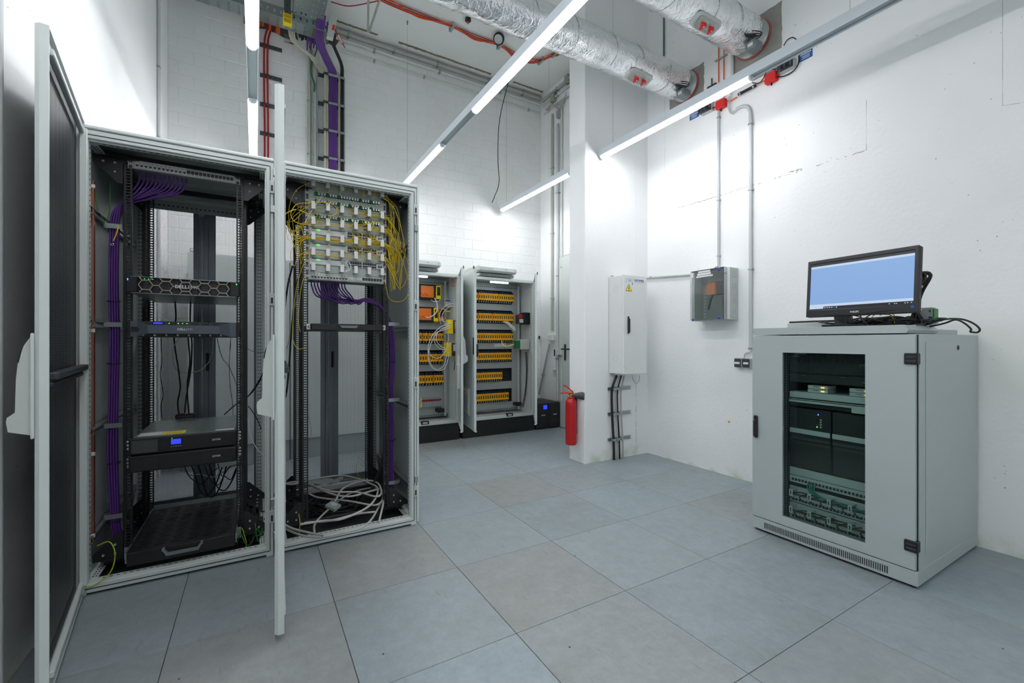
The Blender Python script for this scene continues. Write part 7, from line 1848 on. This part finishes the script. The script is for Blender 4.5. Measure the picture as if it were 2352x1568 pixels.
# monitor on the cabinet
def monitor():
    ang = atan2(1.363 - .852, 2.779 - 2.741)       # screen runs along this heading
    c = Vector((2.790, 1.105, 1.330)); ux = Vector((-.074, -.997, 0)).normalized(); tilt = radians(4)
    uy = Vector((0, 0, 1)); nz = ux.cross(uy)        # nz points out of the back or front
    if nz.x > 0: nz = -nz                            # towards the viewer (-x)
    W, Hh = .520, .330
    Rm = Matrix(((ux.x, -nz.x, 0, 0), (ux.y, -nz.y, 0, 0), (0, 0, 1, 0), (0, 0, 0, 1)))
    M = Matrix.Translation(c) @ Rm @ Matrix.Rotation(-tilt, 4, 'X') # local: x right, y away, z up
    t = thing('computer_monitor', 'black computer monitor showing a blue screen on the floor cabinet', 'monitor', (c.x + .05, c.y, 1.27))
    b = MB(M); w = W / 2; bz_ = .020
    b.box(-w, w, .004, .040, .0, Hh, BLACKP, .006); b.box(-w * .6, w * .6, .04, .062, .05, Hh - .06, BLACKP, .012); b.build('housing', t)
    b = MB(M); MBZ = mat('bezel_black', (38, 40, 44), .35, var=.03)
    b.box(-w, -w + .018, -.002, .006, .0, Hh, MBZ, .003); b.box(w - .018, w, -.002, .006, .0, Hh, MBZ, .003); b.box(-w, w, -.002, .006, Hh - .022, Hh, MBZ, .003); b.box(-w, w, -.002, .006, .0, .040, MBZ, .003)
    b.prism([(-w * .66, .012), (-w * .05, .002), (w * .05, .002), (w * .66, .016), (w * .3, .008)], 1, -.006, -.001, BLACKP); b.build('bezel', t)
    b = MB(M); sx0, sx1, sz0, sz1 = -w + .018, w - .018, .040, Hh - .022
    SCR = mat('screen_blue', (138, 178, 232), .3, var=0, emit=.86); SCB = mat('screen_white', (206, 224, 250), .3, var=0, emit=.85); SCD = mat('screen_dark', (44, 50, 60), .3, var=0, emit=.12)
    for m_ in (SCB, SCD): m_.node_tree.nodes['Principled BSDF'].inputs['Base Color'].default_value = (.02, .02, .02, 1)
    SCR.node_tree.nodes['Principled BSDF'].inputs['Base Color'].default_value = (.02, .02, .02, 1)
    b.box(sx0, sx1, .0025, .0035, sz0 + .030, sz1 - .014, SCR); b.box(sx0, sx1, .0022, .0035, sz1 - .026, sz1 - .014, SCB); b.box(sx0, sx1, .0022, .0035, sz1 - .014, sz1, SCD)
    b.box(sx0, sx1, .0022, .0035, sz0 + .018, sz0 + .032, SCB); b.box(sx0, sx0 + .075, .0022, .0035, sz0 + .006, sz0 + .018, SCB); b.box(sx0 + .075, sx1, .0022, .0035, sz0, sz0 + .018, SCD); b.box(sx0, sx0 + .075, .0022, .0035, sz0, sz0 + .006, SCD)
    for k in range(6): b.box(sx0 + .08 + k * .012, sx0 + .086 + k * .012, .0018, .0022, sz0 + .008, sz0 + .013, SCB if k != 4 else LCD)
    for k in (0, .022, .030, .065, .075, .09): b.box(sx1 - .10 + k, sx1 - .095 + k, .0018, .0022, sz0 + .008, sz0 + .012, SCB)
    b.build('screen', t, 'lit blue screen')
    q0 = M @ Vector((-.028, -.004, .014)); text('PHILIPS', q0, ux, uy, .013, WHITEP, parent=t, bold=.0003)
    b = MB(M); b.box(w - .026, w - .012, -.0028, -.0018, .022, .034, BLUEP); b.build('sticker', t)
    s = MB(); sb = Vector((2.83, 1.19, 1.272)); s.box(sb.x - .03, sb.x + .12, sb.y - .09, sb.y + .09, 1.2725, 1.283, BLACKP, .004)
    s.build('stand_foot', t); s = MB(); s.prism([(2.845, 1.280), (2.835, 1.33), (2.845, 1.40), (2.865, 1.40), (2.860, 1.33), (2.885, 1.280)], 1, sb.y - .04, sb.y + .04, mat('stand_grey', (96, 98, 100), .35, .5)); s.build('stand_neck', t)
monitor()
CT = 1.272
T = lambda px, py, x: at(px, py, X=x)
t = MB(); t.box(2.90, 3.05, 1.22, 1.56, CT - .001, CT + .035, LGREY, .003); t.build('keyboard_box', None, 'flat light grey box lying behind the monitor on the cabinet', 'box') if False else None
b = MB(); b.box(2.98, 3.10, 1.24, 1.56, CT - .015, CT + .034, LGREY, .003); b.build('flat_box', None, 'flat light grey box lying left behind the monitor on the cabinet', 'box')
b = MB(); b.tube([(2.99, 1.55, CT + .040), (3.0, 1.40, CT + .041), (3.01, 1.26, CT + .040)], .006, BLKC, 6); b.build('antenna_rod', None, 'thin black rod lying on the flat grey box', 'rod')
def blk(pp, r=.0042, m=BLKC, lab='black cable in the tangle behind the monitor', grp='cables behind the monitor'): cable(pp, r, m, 'loose_cable', lab, 'cable', grp, n=6, sub=5)
for k in range(22):
    yb_ = .95 + .30 * R.random(); xb_ = 2.90 + .18 * R.random(); a0 = rr(0, 6)
    blk([(xb_ + .09 * cos(a0 + q * .9) * rr(.7, 1.1), yb_ + .13 * sin(a0 + q * .9) * rr(.7, 1.2), CT + .004 + rr(0, .045)) for q in range(7)])
# upright coiled bundle beside the monitor
bc = T(2104, 700, 2.95)
for k in range(7):
    dx, dy = rr(-.02, .02), rr(-.012, .012)
    blk([(bc.x + dx, bc.y + dy, CT + .01), (bc.x + dx * .6, bc.y + dy, 1.36), (bc.x + dx, bc.y + dy - .008 * (k % 3), 1.44), (bc.x + dx, bc.y - .030 - .004 * k + dy, 1.50 + .005 * k), (bc.x, bc.y - .01 + dy, 1.535 + .004 * (k % 4)), (bc.x - dx, bc.y + .022 + dy, 1.51 + .004 * k), (bc.x, bc.y + .018 + dy, 1.45), (bc.x + dx, bc.y + .008 + dy, 1.38), (bc.x + dx + rr(-.03, .03), bc.y + rr(-.04, .04), CT + .01)], .005, lab='black cable in the upright bundle beside the monitor', grp='upright cable bundle')
b = MB(); b.box(bc.x - .03, bc.x + .03, bc.y - .028, bc.y + .030, 1.462, 1.476, LGREY, .003); b.build('hose_clamp', None, 'silver clamp round the upright cable bundle', 'clamp')
b = MB(); b.box(bc.x - .022, bc.x + .022, bc.y - .018, bc.y + .016, 1.345, 1.355, WHITEP, .003); b.build('cable_tie', None, 'white tie low on the upright cable bundle', 'cable tie')
for pp, lab in (([(2120, 748), (2150, 738), (2180, 732), (2210, 733), (2235, 742), (2250, 755), (2245, 763), (2228, 762)], 'outer'), ([(2135, 750), (2170, 742), (2195, 734), (2215, 742), (2230, 755), (2228, 762)], 'inner')):
    blk([T(a, c, 3.0 if a < 2200 else 3.06) for a, c in pp], .0045, lab='black cable arching over the right rear corner of the cabinet, %s loop' % lab, grp=None)
for pp, lab in (([(1965, 722), (1950, 724), (1942, 735), (1944, 746), (1952, 750)], 'left'), ([(1955, 722), (1975, 728), (1985, 738), (1995, 748)], 'middle'), ([(2000, 722), (1988, 730), (1983, 738), (1975, 722)], 'right')):
    blk([T(a, c, 2.80) for a, c in pp], .0028, lab='thin black cable drooping at the monitor stand, %s one' % lab, grp=None)
q = T(2122, 724, 3.02); b = MB(); b.box(q.x, q.x + .05, q.y - .035, q.y + .035, CT - .02 + .02, 1.365, GREYD, .003); o = b.build('circuit_module', None, 'small grey module with green circuit edge standing behind the cable tangle', 'module')
b = MB(); b.box(q.x - .0, q.x + .055, q.y - .041, q.y - .036, CT + .01, 1.358, GREENC); b.box(q.x - .002, q.x, q.y - .028, q.y - .020, 1.34, 1.352, GREENP); b.build('circuit_board', o, 'green circuit board edge')
for pp, m, lab in (([(1998, 735), (2010, 722), (2030, 718), (2050, 726), (2056, 738)], GREENC, 'green'), ([(2020, 724), (2040, 718), (2052, 722), (2058, 734)], REDC, 'red'), ([(2030, 722), (2045, 724), (2052, 732), (2055, 742)], YELLOWF, 'yellow')):
    blk([T(a, c, 2.86) for a, c in pp], .0018, m, 'thin %s wire arching over the cable tangle' % lab, None)
